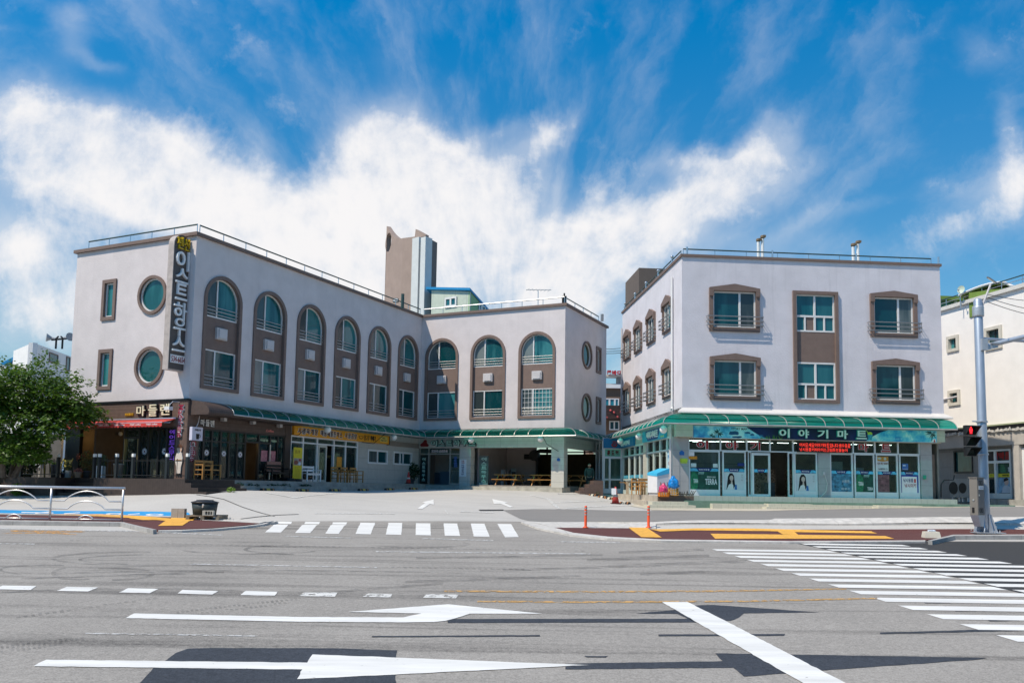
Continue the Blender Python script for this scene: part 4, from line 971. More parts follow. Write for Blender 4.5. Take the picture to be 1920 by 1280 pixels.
dk.fpoly(AW, circ(6.15, 2.25, .36, 20), -5.08, -4.78)
part(dk, 'exhaust_duct', M('dark_duct', (.05, .05, .048), .6, .3), inn)
part(MB().fbox(AW, 5.3, 5.75, 2.0, 2.35, -5.1, -5.06), 'wall_vent', m_black, inn)
# front platform with two steps
mb = MB(); mb.fbox(AL, .8, L1 + .0, -1.0, ZF, -.02, 1.15).fbox(AL, 1.4, L1 + .0, -1.0, -.06, 1.15, 1.55)
mb.fbox(AW, 1.15, 3.62, -1.0, .10, -.02, 1.0).fbox(AW, 1.55, 3.62, -1.0, -.06, 1.0, 1.35)
pst = part(mb, 'front_steps', m_conc, inn)
mb = MB(); mb.fbox(AW, 3.624, L2 + .3, -1.2, .105, -.3, 1.0).fbox(AW, 3.8, L2 + .1, -1.2, -.10, 1.0, 1.03)
part(mb, 'carport_plinth', M('pale_concrete_plinth', (.44, .42, .36), .9, var=.3, scale=2.5, bump=.4, bscale=25), inn)  # plinth concrete, paler and warmer than that of the front steps
# stair tower on the roof
tw = MB()
tp = lambda px, py, Y: depth_pt(px, py, Y)
Lp, Kp, Jp, Ip = tp(721, 560, 63.0), tp(751.5, 560, 60.2), tp(795, 560, 58.6), tp(817, 560, 62.5)
Lp.z = Kp.z = Jp.z = Ip.z = 0
zL, zK, zJ, zI = tp(723, 424, 63.0).z, tp(751.5, 446.5, 60.2).z, tp(795, 441, 58.6).z, tp(817, 455, 62.5).z
dLK = (Kp - Lp); FLK = Face(Lp, dLK.normalized(), V((dLK.y, -dLK.x, 0)).normalized()); wLK = dLK.length
curve = [(wLK * t, zK + (zL - zK) * (1 - t) ** 1.6) for t in np.linspace(1, .08, 10)] + [(0, zL)]
hs, hz0, hz1 = FLK.s(728, 455), FLK.loc(728, 472)[1], FLK.loc(728, 437)[1]
hole = [(hs + .62 * math.cos(t), (hz0 + hz1) / 2 + (hz1 - hz0) / 2 * math.sin(t)) for t in [2 * math.pi * k / 24 for k in range(24)]]
tw.fpoly(FLK, [(0, ZT - .2), (wLK, ZT - .2)] + curve, -.35, 0, [hole])
dKJ = (Jp - Kp); FKJ = Face(Kp, dKJ.normalized(), V((dKJ.y, -dKJ.x, 0)).normalized()); wKJ = dKJ.length
tw.fpoly(FKJ, [(0, ZT - .2), (wKJ, ZT - .2), (wKJ, FKJ.loc(794, 442)[1]), (0, zK)], -.3, .0)
zt2 = FKJ.loc(778, 430)[1]
s7 = FKJ.s(777.5, 440)
tw.fpoly(FKJ, [(s7, zK - .3), (wKJ + .02, zK - .3), (wKJ + .02, FKJ.loc(794, 441)[1]), (s7 + .1, zt2)], -.3, .01)
dJI = (Ip - Jp); FJI = Face(Jp, dJI.normalized(), V((dJI.y, -dJI.x, 0)).normalized())
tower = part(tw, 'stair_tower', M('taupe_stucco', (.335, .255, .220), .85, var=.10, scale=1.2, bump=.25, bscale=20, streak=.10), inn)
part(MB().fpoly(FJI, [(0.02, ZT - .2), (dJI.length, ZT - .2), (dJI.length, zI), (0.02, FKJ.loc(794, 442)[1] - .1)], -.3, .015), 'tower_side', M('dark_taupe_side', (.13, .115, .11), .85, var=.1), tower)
part(MB().fbox(FKJ, FKJ.s(777, 560), FKJ.s(789.5, 560), ZT - .2, FKJ.loc(783, 448.5)[1], .01, .35).fbox(FKJ, FKJ.s(797, 560), FKJ.s(806, 560), ZT - .2, FKJ.loc(800, 449)[1], -.1, .55), 'white_duct', M('white_sheet_metal', (.62, .64, .64), .5, var=.06), tower)
part(MB().tube([FKJ.P(FKJ.s(795.5, 560), ZT - .2, .12), FKJ.P(FKJ.s(795.5, 560), FKJ.loc(795, 520)[1], .12)], .05, 8), 'pipe', m_pvc, tower)

# hut on the roof
hA, hB = tp(809, 560, 57.4), tp(881, 560, 55.4); hC = tp(944, 575, 62.0)
for q in (hA, hB, hC): q.z = 0
FH = Face(hA, (hB - hA).normalized(), V(((hB - hA).y, -(hB - hA).x, 0)).normalized()); wH = (hB - hA).length
FH2 = Face(hB, (hC - hB).normalized(), V(((hC - hB).y, -(hC - hB).x, 0)).normalized()); wH2 = (hC - hB).length
zH0, zHl, zHr = ZT - .12, FH.loc(811, 543)[1], FH.loc(880, 547)[1]
hut = thing('rooftop_hut', 'pale green panel hut with blue roof on the inn roof beside the brown tower', 'hut', (hA.x, hA.y, zH0))
m_hut = tile('pale_green_sandwich_panel', (.52, .58, .50), 1.0, 50, tuple(FH.D), .7, .03, 0, .5)
m_hut2 = M('green_hut_side', (.28, .48, .24), .6, var=.08)
part(MB().fpoly(FH, [(0, zH0), (wH, zH0), (wH, zHr), (0, zHl)], -.1, 0), 'wall', m_hut, hut)
part(MB().fpoly(FH2, [(0.01, zH0), (wH2, zH0), (wH2, zHr - 1.2), (0.01, zHr)], -.1, 0), 'side_wall', m_hut2, hut)
mb = MB(); A0, B0 = FH.P(-.35, zHl + .05, .2), FH.P(wH + .15, zHr + .05, .2); bk = FH2.D * wH2
A1, B1 = A0 + bk, B0 + bk; A1.z -= 1.2; B1.z -= 1.2
mb.hexa([A0, B0, B1, A1], [q + Zv(.16) for q in (A0, B0, B1, A1)]); part(mb, 'roof', M('bright_blue_roof', (.015, .24, .52), .45, var=.1), hut)
w0, w1, z0, z1 = FH.s(835, 565), FH.s(857, 565), FH.loc(835, 577)[1], FH.loc(835, 559)[1]
w = part(MB().fbox(FH, w0, w1, z0, z1, -.02, .03), 'window', m_tealB, hut)
part(MB().fring(FH, rect(w0, w1, z0, z1), rect(w0 + .12, w1 - .12, z0 + .12, z1 - .12), -.02, .09).fbox(FH, (w0 + w1) / 2 - .07, (w0 + w1) / 2 + .07, z0, z1, .0, .085), 'frame', m_pvc, w)
w = part(MB().fbox(FH2, 1.6, 2.9, z0 - .1, z1 - .2, -.02, .03), 'window', m_tealB, hut)
part(MB().fring(FH2, rect(1.6, 2.9, z0 - .1, z1 - .2), rect(1.72, 2.78, z0 + .02, z1 - .32), -.02, .08).fbox(FH2, 2.2, 2.3, z0 - .1, z1 - .2, 0, .075), 'frame', m_pvc, w)
# small things on the inn roof
p = tp(754.5, 578, 52); solo(MB().tube([V((p.x, p.y, ZT - .1)), V((p.x, p.y, tp(754.5, 551, 52).z))], .10, 10), 'vent_pipe', m_rail, 'dark upright pipe on the inn roof in front of the brown tower', 'pipe')
p = tp(1129, 600, 55); solo(MB().tube([V((p.x, p.y, ZT - .1)), V((p.x, p.y, tp(1129, 589, 55).z))], .10, 10), 'vent_pipe', m_steel_dull, 'short grey pipe at the far end of the wing roof', 'pipe')
an = MB(); p = tp(1009, 575, 56); q = tp(1009, 545, 56); an.tube([V((p.x, p.y, ZT - .1)), q], .03, 6); an.tube([q + V((-.8, 0, .05)), q + V((.9, .3, .15))], .02, 5)
for k in range(7): c = q + V((-.7 + .24 * k, .04 * k, .07)); an.tube([c + V((-.1, .25, 0)), c + V((.1, -.25, 0))], .012, 4)
solo(an, 'tv_aerial', m_steel, 'thin metal TV aerial standing on the wing roof', 'aerial')
for x, y, lb in ((1058, 563, 'small dark box with a pipe on the wing roof by its corner'),):
    p = tp(x, y, 51.5); solo(MB().cbox((p.x, p.y, p.z), (.28, .28, .5)).tube([(p.x, p.y, p.z + .2), (p.x, p.y, p.z + .45)], .05, 8), 'roof_outlet', m_black, lb, 'roof outlet')
p = tp(743, 533 + 50, 52); 
fl = tp(742, 566, 53); r = thing('floodlight', 'small green-white floodlight on the inn roof rail near the tower', 'lamp', fl)
part(MB().cbox(fl + Zv(.1), (.34, .2, .26)), 'housing', m_rail, r); part(MB().cbox(fl + V((0, -.12, .1)), (.28, .03, .2)), 'lens', m_white_plastic, r); part(MB().tube([fl + Zv(-.3), fl], .03, 6), 'bracket', m_steel, r)
# ================================================================== SIGNS AND FITTINGS OF THE INN
# blade sign: stands out from the end face, its face parallel to the long front
so_ = .35
FSn = Face(CA - VA * .42, UA, VA)            # plane of the sign's front
sR = FSn.s(353, 560); sL = FSn.s(322, 560)
zBt, zTp = FSn.loc(328, 694)[1], FSn.loc(340, 440)[1]
rS = (sR - sL) / 2; cS = (sR + sL) / 2
sign = thing('blade_sign', 'tall dark brown blade sign with rounded top and white lettering at the inn corner', 'sign', FSn.P(cS, zBt))
outl = [(sL, zBt), (sR, zBt)] + [(cS + rS * math.cos(t), zTp - rS + rS * math.sin(t)) for t in [math.pi * k / 14 for k in range(15)]]
m_signcase = M('aged_grey_brown_sign_case', (.46, .40, .37), .5, var=.2, scale=4)
part(MB().fpoly(FSn, outl, -.36, -.02), 'case', m_signcase, sign)
inn_ = [(cS + (a - cS) * .93, z if z > zBt + .1 else z + .05) for a, z in outl]
part(MB().fpoly(FSn, inn_, -.03, .0), 'face', M('dark_brown_sign_face', (.095, .078, .072), .45, var=.08), sign)
zz = lambda py: FSn.loc(338, py)[1]
m_cream = M('white_channel_letter', (.78, .79, .80), .4, var=.04)
yl = MB().fchars(FSn, '펜션', sL + .10, sR - .10, zz(467), zz(444), 0, .10, .0, .86)
part(yl, 'yellow_lettering', M('yellow_letter', (.62, .42, .01), .4, var=.05), sign)
lt = MB()
for ch, y0, y1, pad in (('이', 506, 469, .10), ('스', 531, 503, .12), ('트', 563, 532, .14), ('하', 601, 567, .10), ('우', 631, 597, .14), ('스', 660, 632, .12)):
    lt.ftext(FSn, ch, sL + pad, sR - pad, zz(y0), zz(y1), 0, .10, .012)
part(lt, 'lettering', m_cream, sign)
nb = part(MB().fbox(FSn, sL + .08, sR - .02, zz(682), zz(667), 0, .03), 'number_plate', m_white_plastic, sign)
part(MB().ftext(FSn, '534-6654', sL + .12, sR - .05, zz(680), zz(669.5), .03, .045, .0), 'number', M('dark_red_letter', (.28, .02, .03), .5, var=0), nb)
br = MB()
for z in (zz(500), zz(665)): br.fbox(FSn, sR, .01, z - .55, z + .55, -.25, -.12)
part(br, 'wall_bracket', m_black, sign)

# cafe lettering on the end face
m_crm = M('cream_letter', (.80, .74, .52), .45, var=.05)
r = thing('letter_sign', 'cream Korean cafe name in thick black-edged letters on the brown boards above the red awning', 'sign', AE.P(5.9, 3.0))
bk, ft = MB(), MB()
for ch, a, b, z0, z1 in (('마', 4.88, 5.42, 3.05, 3.52), ('들', 5.63, 6.18, 3.02, 3.56), ('렌', 6.38, 6.96, 3.06, 3.58)):
    bk.ftext(AE, ch, a - .04, b + .04, z0 - .05, z1 + .03, .05, .12, .055); ft.ftext(AE, ch, a, b, z0, z1, .12, .17, .012)
part(bk, 'letter_back', m_black, r); part(ft, 'lettering', m_crm, r)
solo(MB().fbox(AE, 4.05, 4.6, 3.08, 3.2, .05, .08).ftext(AE, '커피향기', 4.07, 4.58, 3.09, 3.21, .08, .11, .03), 'letter_sign', M('amber_letter', (.60, .36, .03), .5, var=.1), 'small amber lettering left of the big cream cafe name', 'sign')
# script on the pillar
m_script_r = M('wine_red_letter', (.30, .015, .05), .5, var=.1)
def upright(F, txt, sc, half, z0, z1, o, nm, lb, cat='sign'):
    r = thing(nm, lb, cat, F.P(sc, z0, o))
    vs, fs = text_mesh(txt, .006); vb, fb = text_mesh(txt, .055)
    def putv(vs, fs, o0, o1, gr):
        a = vs[:, 0]; b = vs[:, 1]; c = vs[:, 2]; A = (a - a.min()) / (a.max() - a.min()); B = (b - b.min()) / (b.max() - b.min()); C = (c - c.min()) / (c.max() - c.min())
        # reads downwards: letters turned a quarter right
        return MB().add([F.P(sc - half + 2 * half * y + (0 if not gr else 0), z1 - (z1 - z0) * x, o0 + (o1 - o0) * z) for x, y, z in zip(A, B, C)], fs)
    part(putv(vb, fb, o, o + .05, 1), 'letter_back', m_white_plastic, r); part(putv(vs, fs, o + .05, o + .07, 0), 'lettering', m_script_r, r); return r
upright(AE, 'Madeleine', 7.62, .15, 2.05, 3.50, .06, 'script_sign', 'wine red script reading downwards on the corner pillar with white edge')
upright(AL, 'Coffee', .30, .16, .98, 1.90, .045, 'script_sign', 'short wine red script word below the small white projecting sign')
r = thing('letter_sign', 'small white Korean lettering on the dark boards under the brown canopy end', 'sign', AL.P(1.1, 2.78))
bk, ft = MB(), MB()
for ch, a, b in (('마', .70, .94), ('들', .99, 1.23), ('렌', 1.28, 1.53)): bk.ftext(AL, ch, a - .02, b + .02, 2.60, 2.94, .03, .05, .05); ft.ftext(AL, ch, a, b, 2.62, 2.92, .05, .08, .02)
part(bk, 'letter_back', m_black, r); part(ft, 'lettering', m_white_plastic, r)
solo(MB().ftext(AL, 'Coffee', 5.05, 5.6, 2.63, 2.76, .03, .05, .03), 'letter_sign', M('salmon_letter', (.62, .20, .18), .5, var=.05), 'tiny salmon word above the dark cafe door', 'sign')
# small projecting box sign with a cup
r = thing('box_sign', 'small square white sign with a black cup, projecting from the cafe pillar', 'sign', AL.P(.3, 2.0, .4))
FQ = Face(AL.P(.02, 0, .12), UA, VA)
part(MB().fbox(FQ, 0, .62, 1.92, 2.52, .0, .16), 'box', M('pale_violet_box', (.66, .64, .76), .4, var=.04), r)
part(MB().ftext(FQ, '카페모카', .14, .50, 2.34, 2.44, .16, .17, .02).fpoly(FQ, [(.25, 1.98), (.40, 1.98), (.42, 2.22), (.23, 2.22)], .16, .17).fring(FQ, circ(.43, 2.12, .07, 14), circ(.43, 2.12, .05, 14), .16, .17), 'printed_cup', m_black, r)
part(MB().tube([FQ.P(.3, 2.52, .08), FQ.P(.42, 2.75, .08), FQ.P(.46, 3.04, .08)], .02, 6), 'hanger', m_vent, r)
# wall standee: painted wooden figure on the pillar
r = thing('figure_board', 'flat painted wooden figure in pale clothes with brown hair on the corner pillar', 'figure board', AE.P(7.62, .4, .1))
xs_ = lambda a: 7.62 + a
body = [(-.13, .42), (.12, .42), (.14, .75), (.22, .98), (.22, 1.10), (.15, 1.32), (.08, 1.40), (-.08, 1.40), (-.16, 1.32), (-.23, 1.10), (-.23, .98), (-.14, .75)]
part(MB().fpoly(AE, [(xs_(a), z) for a, z in body], .06, .10), 'clothes', M('cream_painted_board', (.72, .64, .56), .6, var=.1, scale=12), r)
part(MB().fpoly(AE, circ(7.62, 1.54, .15, 20, .17), .06, .098), 'face', M('painted_skin', (.66, .44, .33), .6), r)
part(MB().fpoly(AE, [(xs_(.17 * math.cos(t)), 1.57 + .17 * math.sin(t)) for t in [math.pi * k / 12 for k in range(13)]], .098, .108), 'hair', M('painted_brown_hair', (.12, .05, .025), .6), r)
part(MB().fbox(AE, xs_(-.17), xs_(.16), .98, 1.05, .10, .106), 'belt', M('tan_paint', (.40, .22, .08), .6), r)
part(MB().fbox(AE, xs_(-.11), xs_(-.01), .36, .44, .06, .11).fbox(AE, xs_(.02), xs_(.11), .36, .44, .06, .11), 'shoes', m_black, r)
# red awning
r = thing('cafe_awning', 'red fabric awning with scalloped white-lettered valance over the cafe terrace', 'awning', AE.P(3.6, 2.5))
m_red = M('red_awning_cloth', (.52, .060, .050), .75, var=.12, scale=3)
a0, a1 = -.2, 7.22
mb = MB(); mb.add([AE.P(a0, 2.86, .10), AE.P(a1, 2.86, .10), AE.P(a1 - .02, 2.67, .78), AE.P(a0, 2.67, .78)], [(0, 1, 2, 3)]); mb.add([AE.P(a0, 2.845, .10), AE.P(a1, 2.845, .10), AE.P(a1 - .02, 2.655, .78), AE.P(a0, 2.655, .78)], [(0, 1, 2, 3)])
part(mb, 'cloth', m_red, r)
nS = 34; pts = []
for i in range(nS):
    for k in range(5): t = (i + k / 5) / nS; pts.append((a0 + (a1 - a0) * t, 2.525 - .05 * abs(math.sin(math.pi * k / 5))))
pts = pts + [(a1, 2.52), (a1, 2.665), (a0, 2.665)]
va_ = part(MB().fpoly(AE, pts, .775, .79), 'valance', M('bright_red_valance', (.60, .055, .050), .7, var=.1, scale=4), r)
tx = MB()
for i in range(7): s = .15 + 1.02 * i; tx.ftext(AE, '마들렌', s, s + .27, 2.56, 2.635, .79, .795, .02).ftext(AE, 'coffee', s + .33, s + .68, 2.565, 2.63, .79, .795, .02)
part(tx, 'lettering', m_white_plastic, va_)
part(MB().tube([AE.P(a0, 2.90, .10), AE.P(a1 + .12, 2.90, .10)], .045, 8).tube([AE.P(a0, 2.67, .77), AE.P(a1, 2.67, .77)], .025, 6), 'roller', m_steel, r)
part(MB().tube([AE.P(a1 - .1, 2.83, .1), AE.P(a1 + .04, 2.68, .4), AE.P(a1 - .1, 2.68, .76)], .025, 6), 'arm', m_steel, r)
# lamps by the sign
for (s, z, lb) in ((7.20, 3.36, 'white double spotlight under the fascia beside the cream cafe name'),):
    r = thing('spotlight', lb, 'lamp', AE.P(s, z)); part(MB().tube([AE.P(s + .25, z + .28, .06), AE.P(s + .1, z + .28, .3), AE.P(s, z + .1, .42)], .018, 6), 'arm', m_steel, r)
    part(MB().fbox(AE, s - .14, s + .16, z - .12, z + .04, .34, .56), 'head', m_white_plastic, r)
for k, (px, py) in enumerate(((420, 784.5), (474.5, 790), (524.5, 796.5))):
    s, z = AL.loc(px, py, .25); r = thing('spotlight', ('first', 'middle', 'last')[k] + ' small square lamp under the canopy above the dark cafe front, counted from the corner', 'lamp', AL.P(s, z, .25), 'lamps over the cafe side')
    part(MB().fbox(AL, s - .09, s + .09, z - .12, z + .10, .12, .36), 'head', m_vent, r); part(MB().fbox(AL, s - .07, s + .07, z - .125, z - .118, .15, .33), 'lens', m_bulb, r); part(MB().fbox(AL, s - .02, s + .02, z, z + .25, .02, .12), 'bracket', m_black, r)
# orange restaurant sign
r = thing('shop_sign', 'long orange restaurant sign with white-edged Korean dishes and a take out panel', 'sign', AL.P(11.5, 2.5))
part(MB().fbox(AL, 7.06, 15.95, 2.60, 3.105, .0, .14), 'board', M('orange_sign_face', (.82, .34, .012), .45, var=.06), r)
for t, a, b in (('사골육개장', 7.32, 9.02), ('매콤해물돈까스', 9.22, 11.2), ('사골곰탕', 11.4, 12.6)):
    n_ = len(t); w = (b - a) / n_; tb, tf = MB(), MB()
    for i, ch in enumerate(t): tb.ftext(AL, ch, a + i * w - .01, a + (i + 1) * w + .01, 2.68, 3.03, .14, .145, .045); tf.ftext(AL, ch, a + i * w + .03, a + (i + 1) * w - .03, 2.70, 3.01, .145, .155, .022)
    part(tf, 'lettering', M('dark_plum_letter', (.05, .012, .03), .5, var=0), part(tb, 'letter_edge', m_white_plastic, r))
ik = MB().fring(AL, [(13.0 + .22 * math.cos(t), 2.88 + .14 * math.sin(t)) for t in [math.pi + math.pi * k / 10 for k in range(11)]] + [(13.22, 2.92), (12.78, 2.92)], [(13.0 + .18 * math.cos(t), 2.88 + .10 * math.sin(t)) for t in [math.pi + math.pi * k / 10 for k in range(11)]] + [(13.18, 2.90), (12.82, 2.90)], .14, .15)
ik.ftext(AL, '황고루', 13.3, 13.85, 2.68, 3.0, .14, .15, .01).ftext(AL, '뚝배기', 13.95, 14.5, 2.68, 3.0, .14, .15, .03)
part(ik, 'brush_lettering', m_black, r)
tp_ = part(MB().fbox(AL, 14.95, 15.75, 2.70, 3.03, .14, .15), 'takeout_panel', M('yellow_panel', (.72, .55, .14), .5), r); part(MB().ftext(AL, 'TAKE OUT', 15.03, 15.67, 2.74, 2.83, .15, .155, .02).ftext(AL, '포장가능', 15.2, 15.5, 2.88, 2.97, .15, .155, .02), 'panel_text', m_black, tp_)
part(MB().fbox(AL, 15.95, 16.05, 2.58, 3.10, .0, .14), 'board_end', m_black, r)
# inn name over the lobby
r = thing('letter_sign', 'pale mint Korean inn name with dark outline and red spring mark above the lobby', 'sign', AW.P(2.0, 2.6))
bk, ft = MB(), MB()
for i, ch in enumerate('이스트하우스'): a = .98 + .56 * i; bk.ftext(AW, ch, a - .045, a + .50, 2.63, 3.06, .02, .10, .07); ft.ftext(AW, ch, a, a + .455, 2.66, 3.03, .10, .15, .02)
part(bk, 'letter_back', M('dark_teal_letter', (.012, .05, .06), .5, var=0), r); part(ft, 'lettering', MATS['mint_letters'], r)
hs_ = [(.22, 2.64), (.72, 2.64), (.78, 2.74), (.68, 2.82), (.62, 2.90), (.60, 3.06), (.52, 3.08), (.44, 3.06), (.36, 2.92), (.20, 2.82), (.14, 2.74)]
part(MB().fpoly(AW, hs_, .02, .10), 'spring_mark', M('deep_red_letter', (.22, .012, .015), .5, var=.1), r)
part(MB().ftext(AW, '534-6654', .95, 2.15, 2.25, 2.44, -.05, -.02, .05), 'number', M('pinkish_white_letter', (.62, .50, .50), .5, var=.3, scale=20), r)
r = thing('banner', 'white upright banner with red and blue Korean letters on the pillar right of the lobby', 'banner', AW.P(3.3, .7))
part(MB().fbox(AW, 3.07, 3.56, .70, 1.80, -.0, .03), 'cloth', M('white_banner_cloth', (.68, .72, .76), .7, var=.04), r)
part(MB().fchars(AW, '야외', 3.22, 3.42, 1.53, 1.76, .03, .035, .03, .85, True), 'red_letters', MATS['dark_red_letter'], r); part(MB().fchars(AW, '바베큐장식당', 3.23, 3.41, .80, 1.50, .03, .035, .02, .8, True), 'blue_letters', M('navy_letter', (.03, .04, .14), .6, var=0), r)
part(MB().fchars(AW, '유황온천', 2.58, 2.83, 1.3, 2.0, -.12, -.11, .06, .9, True), 'blue_sticker', M('blue_sticker', (.06, .15, .42), .5, var=.2), lf)
r = solo(MB().fpoly(AW, [(9.80, 1.70), (10.0, 1.70), (10.0, 1.83), (9.9, 1.90), (9.80, 1.83)], -.004, .02), 'house_number_plate', M('blue_enamel', (.02, .12, .40), .4, var=.1), 'blue house number plate on the pale pillar of the carport', 'number plate')
# globe lamps under the inn canopy
for (F, px, py, lb) in ((AL, 614.4, 805, 'round white lamp hanging in front of the orange sign'), (AL, 738.5, 819.7, 'round white lamp hanging beyond the right end of the orange sign'), (AW, 883.2, 824.8, 'round white lamp hanging over the last letter of the mint inn name'), (AW, 1013.4, 823, 'round white lamp under the canopy left of the carport corner')):
    s, z = F.loc(px, py, .95); globe(F.P(s, z, .95), lb, 'globe lamps under the inn canopy')
# cables
for pp_, lb in (([AL.P(6.9, 2.62, .1), AL.P(6.8, 2.55, .6), AL.P(6.9, 2.9, 1.0)], 'black cable sagging at the left end of the orange sign'), ([AL.P(13.1, 2.56, .16), AL.P(13.9, 2.52, .4), AL.P(14.3, 3.1, .9)], 'black cable sagging in front of the orange sign end'), ([AW.P(9.2, 3.2, .9), AW.P(9.4, 2.7, .7), AW.P(9.9, 2.3, .05)], 'dark cable hanging at the carport pillar')):
    solo(MB().tube(pp_, .018, 5), 'cable', m_black, lb, 'cable')
# ================================================================== THE MART BUILDING
ZTB, ZBB, ZFB = 11.92, 4.17, -.205
mart = thing('mart_building', 'pale lilac three-storey corner building with brown hooded windows and a mart below a green canopy', 'building', (BB.x, BB.y, g(BB.x, BB.y)))
Bp = [BB + NB * M0, BB, BB + MBx * M1, BB + MBx * M1 + NB * M0]
def hood(a0, a1, z0, zt, za): return [(a0, z0), (a1, z0), (a1, zt), ((a0 + a1) / 2, za), (a0, zt)]
def hood_in(a0, a1, z0, zt, t=.20): return [(a0 + t, z0 + t), (a1 - t, z0 + t), (a1 - t, zt - .16), ((a0 + a1) / 2, zt - .16), (a0 + t, zt - .16)]
WF = [(1.40, 4.03, 8.12, 10.35, 10.56), (1.41, 4.02, 4.61, 6.79, 6.98), (9.92, 12.45, 8.08, 10.33, 10.50), (9.93, 12.46, 4.61, 6.79, 6.96)]
WL = [(a, a + 1.85, z0, zt, za) for a in (.80, 3.86, 7.09, 10.66) for z0, zt, za in ((8.5, 10.18, 10.52), (4.93, 6.70, 7.04))]
mb = MB()
mb.fpoly(BF, rect(0, M1, ZBB, ZTB), 0, None, [hood_in(*w[:4], t=.10) for w in WF] + [rect(5.93, 8.05, 4.70, 10.2)])
mb.fpoly(BL, rect(0, M0, 3.0, ZTB), 0, None, [hood_in(*w[:4], t=.10) for w in WL])
mb.add([Bp[2] + Zv(ZBB), Bp[3] + Zv(ZBB), Bp[3] + Zv(ZTB), Bp[2] + Zv(ZTB)], [(0, 1, 2, 3)]); mb.add([Bp[3] + Zv(ZBB), Bp[0] + Zv(ZBB), Bp[0] + Zv(ZTB), Bp[3] + Zv(ZTB)], [(0, 1, 2, 3)])
part(mb, 'wall', m_wallB, mart)
part(MB().add([p + Zv(ZTB - .12) for p in Bp], [(0, 1, 2, 3)]), 'roof', m_roofing, mart)
coping(mart, [Bp[1], Bp[2], Bp[3], Bp[0]], ZTB - .002, .075, .135, m_brown)
# white flared skirt above the canopy
mb = MB()
for F, a0, a1 in ((BF, 0, M1),):
    pr = [(.0, ZBB + .02), (.03, ZBB), (.30, 3.98), (.32, 3.90), (.0, 3.86)]
    e0, e1 = (.32 if F is BF else 0), (.32 if F is BF else .32)
    vs = [F.P(a0 - (o if F is BF else 0), z, o) for o, z in pr] + [F.P(a1 + (o if True else 0), z, o) for o, z in pr]
    n = len(pr); mb.add(vs, [(i, (i + 1) % n, n + (i + 1) % n, n + i) for i in range(n)] + [tuple(range(n)), tuple(range(n, 2 * n))])
part(mb, 'flared_skirt', M('white_skirt_render', (.64, .62, .60), .8, var=.06, streak=.1), mart)
def hooded(F, w, mul, small=False):
    a0, a1, z0, zt, za = w; tt = .135 if small else .21; o, i = hood(*w), hood_in(*w[:4], t=.125 if small else .20)
    fr = MB().fring(F, o, i, -.10, .11)
    hd = [(a0 - .01, zt - .42), (a0 + tt, zt - .42), (a0 + tt, zt - .15), (a1 - tt, zt - .15), (a1 - tt, zt - .42), (a1 + .01, zt - .42), (a1 + .01, zt + .005), ((a0 + a1) / 2, za + .01), (a0 - .01, zt + .005)]
    fr.fpoly(F, hd, .11, .17)
    part(fr, 'hooded_frame', m_brown, mart)
    q = rect(i[0][0] - .01, i[1][0] + .01, i[0][1] - .01, zt - .15)
    w_ = part(MB().fpoly(F, ins(q, .05), -.11, -.05), 'window', m_tealB if F is BF else m_screen, mart)
    m_ = q[0][0] + (q[1][0] - q[0][0]) * mul
    part(MB().fbox(F, m_, q[1][0] - .06, q[0][1] + .06, q[2][1] - .06, -.05, -.035), 'sliding_pane', m_screen if F is BF else m_teal, w_)
    part(MB().fring(F, q, ins(q, .085), -.12, -.0).fbox(F, m_ - .05, m_ + .05, q[0][1] + .05, q[2][1] - .05, -.10, -.005), 'window_frame', m_pvc, w_)
    rl = MB(); k0 = z0 + .30
    for k in range(3):
        z = k0 + .22 * k; b = .13 if not small else .06
        rl.tube([F.P(a0 - b, z, .02), F.P(a0 - b, z, .27), F.P(a1 + b, z, .27), F.P(a1 + b, z, .02)], .028, 6)
    for s in (a0 - (.10 if not small else .03), a1 + (.10 if not small else .03)): rl.tube([F.P(s, k0 - .05, .26), F.P(s, k0 + .5, .26)], .016, 5)
    part(rl, 'window_rail', m_steel_dull, w_)
for w in WF: hooded(BF, w, .63)
for w in WL: hooded(BL, w, .45, True)
# middle bay
bo = rect(5.79, 8.19, 4.57, 10.345); bi = rect(5.96, 8.02, 4.74, 10.18)
part(MB().fring(BF, bo, bi, -.10, .12), 'tall_frame', m_brown, mart)
part(MB().fbox(BF, 5.95, 8.03, 6.66, 8.24, -.12, -.02), 'spandrel_panel', m_spandrel, mart)
for z0, z1 in ((8.24, 10.19), (4.73, 6.66)):
    q = rect(5.95, 8.03, z0, z1); w_ = part(MB().fpoly(BF, ins(q, .05), -.11, -.06), 'window', m_tealB, mart); zm = z0 + .40 * (z1 - z0) + .03; c = 6.97
    fm = MB().fring(BF, q, ins(q, .08), -.12, -.005).fbox(BF, c - .05, c + .05, z0 + .05, z1 - .05, -.1, -.008).fbox(BF, 6.0, 7.98, zm - .05, zm + .05, -.1, -.006)
    for s in (6.45, 7.48): fm.fbox(BF, s - .04, s + .04, z0 + .06, zm, -.1, -.010)
    part(fm, 'window_frame', m_pvc, w_); part(MB().fbox(BF, 6.49, 6.92, z0 + .09, zm - .05, -.06, -.05), 'screen', m_brown, w_)
# drainpipes
part(MB().tube([BL.P(12.62, 11.25, .09), BL.P(12.62, 4.35, .09), BL.P(12.9, 4.2, .2)], .055, 8), 'drainpipe', m_pvc, mart); part(MB().tube([BL.P(.12, 10.9, .08), BL.P(.12, 3.9, .08)], .05, 8), 'drainpipe', m_vent, mart)
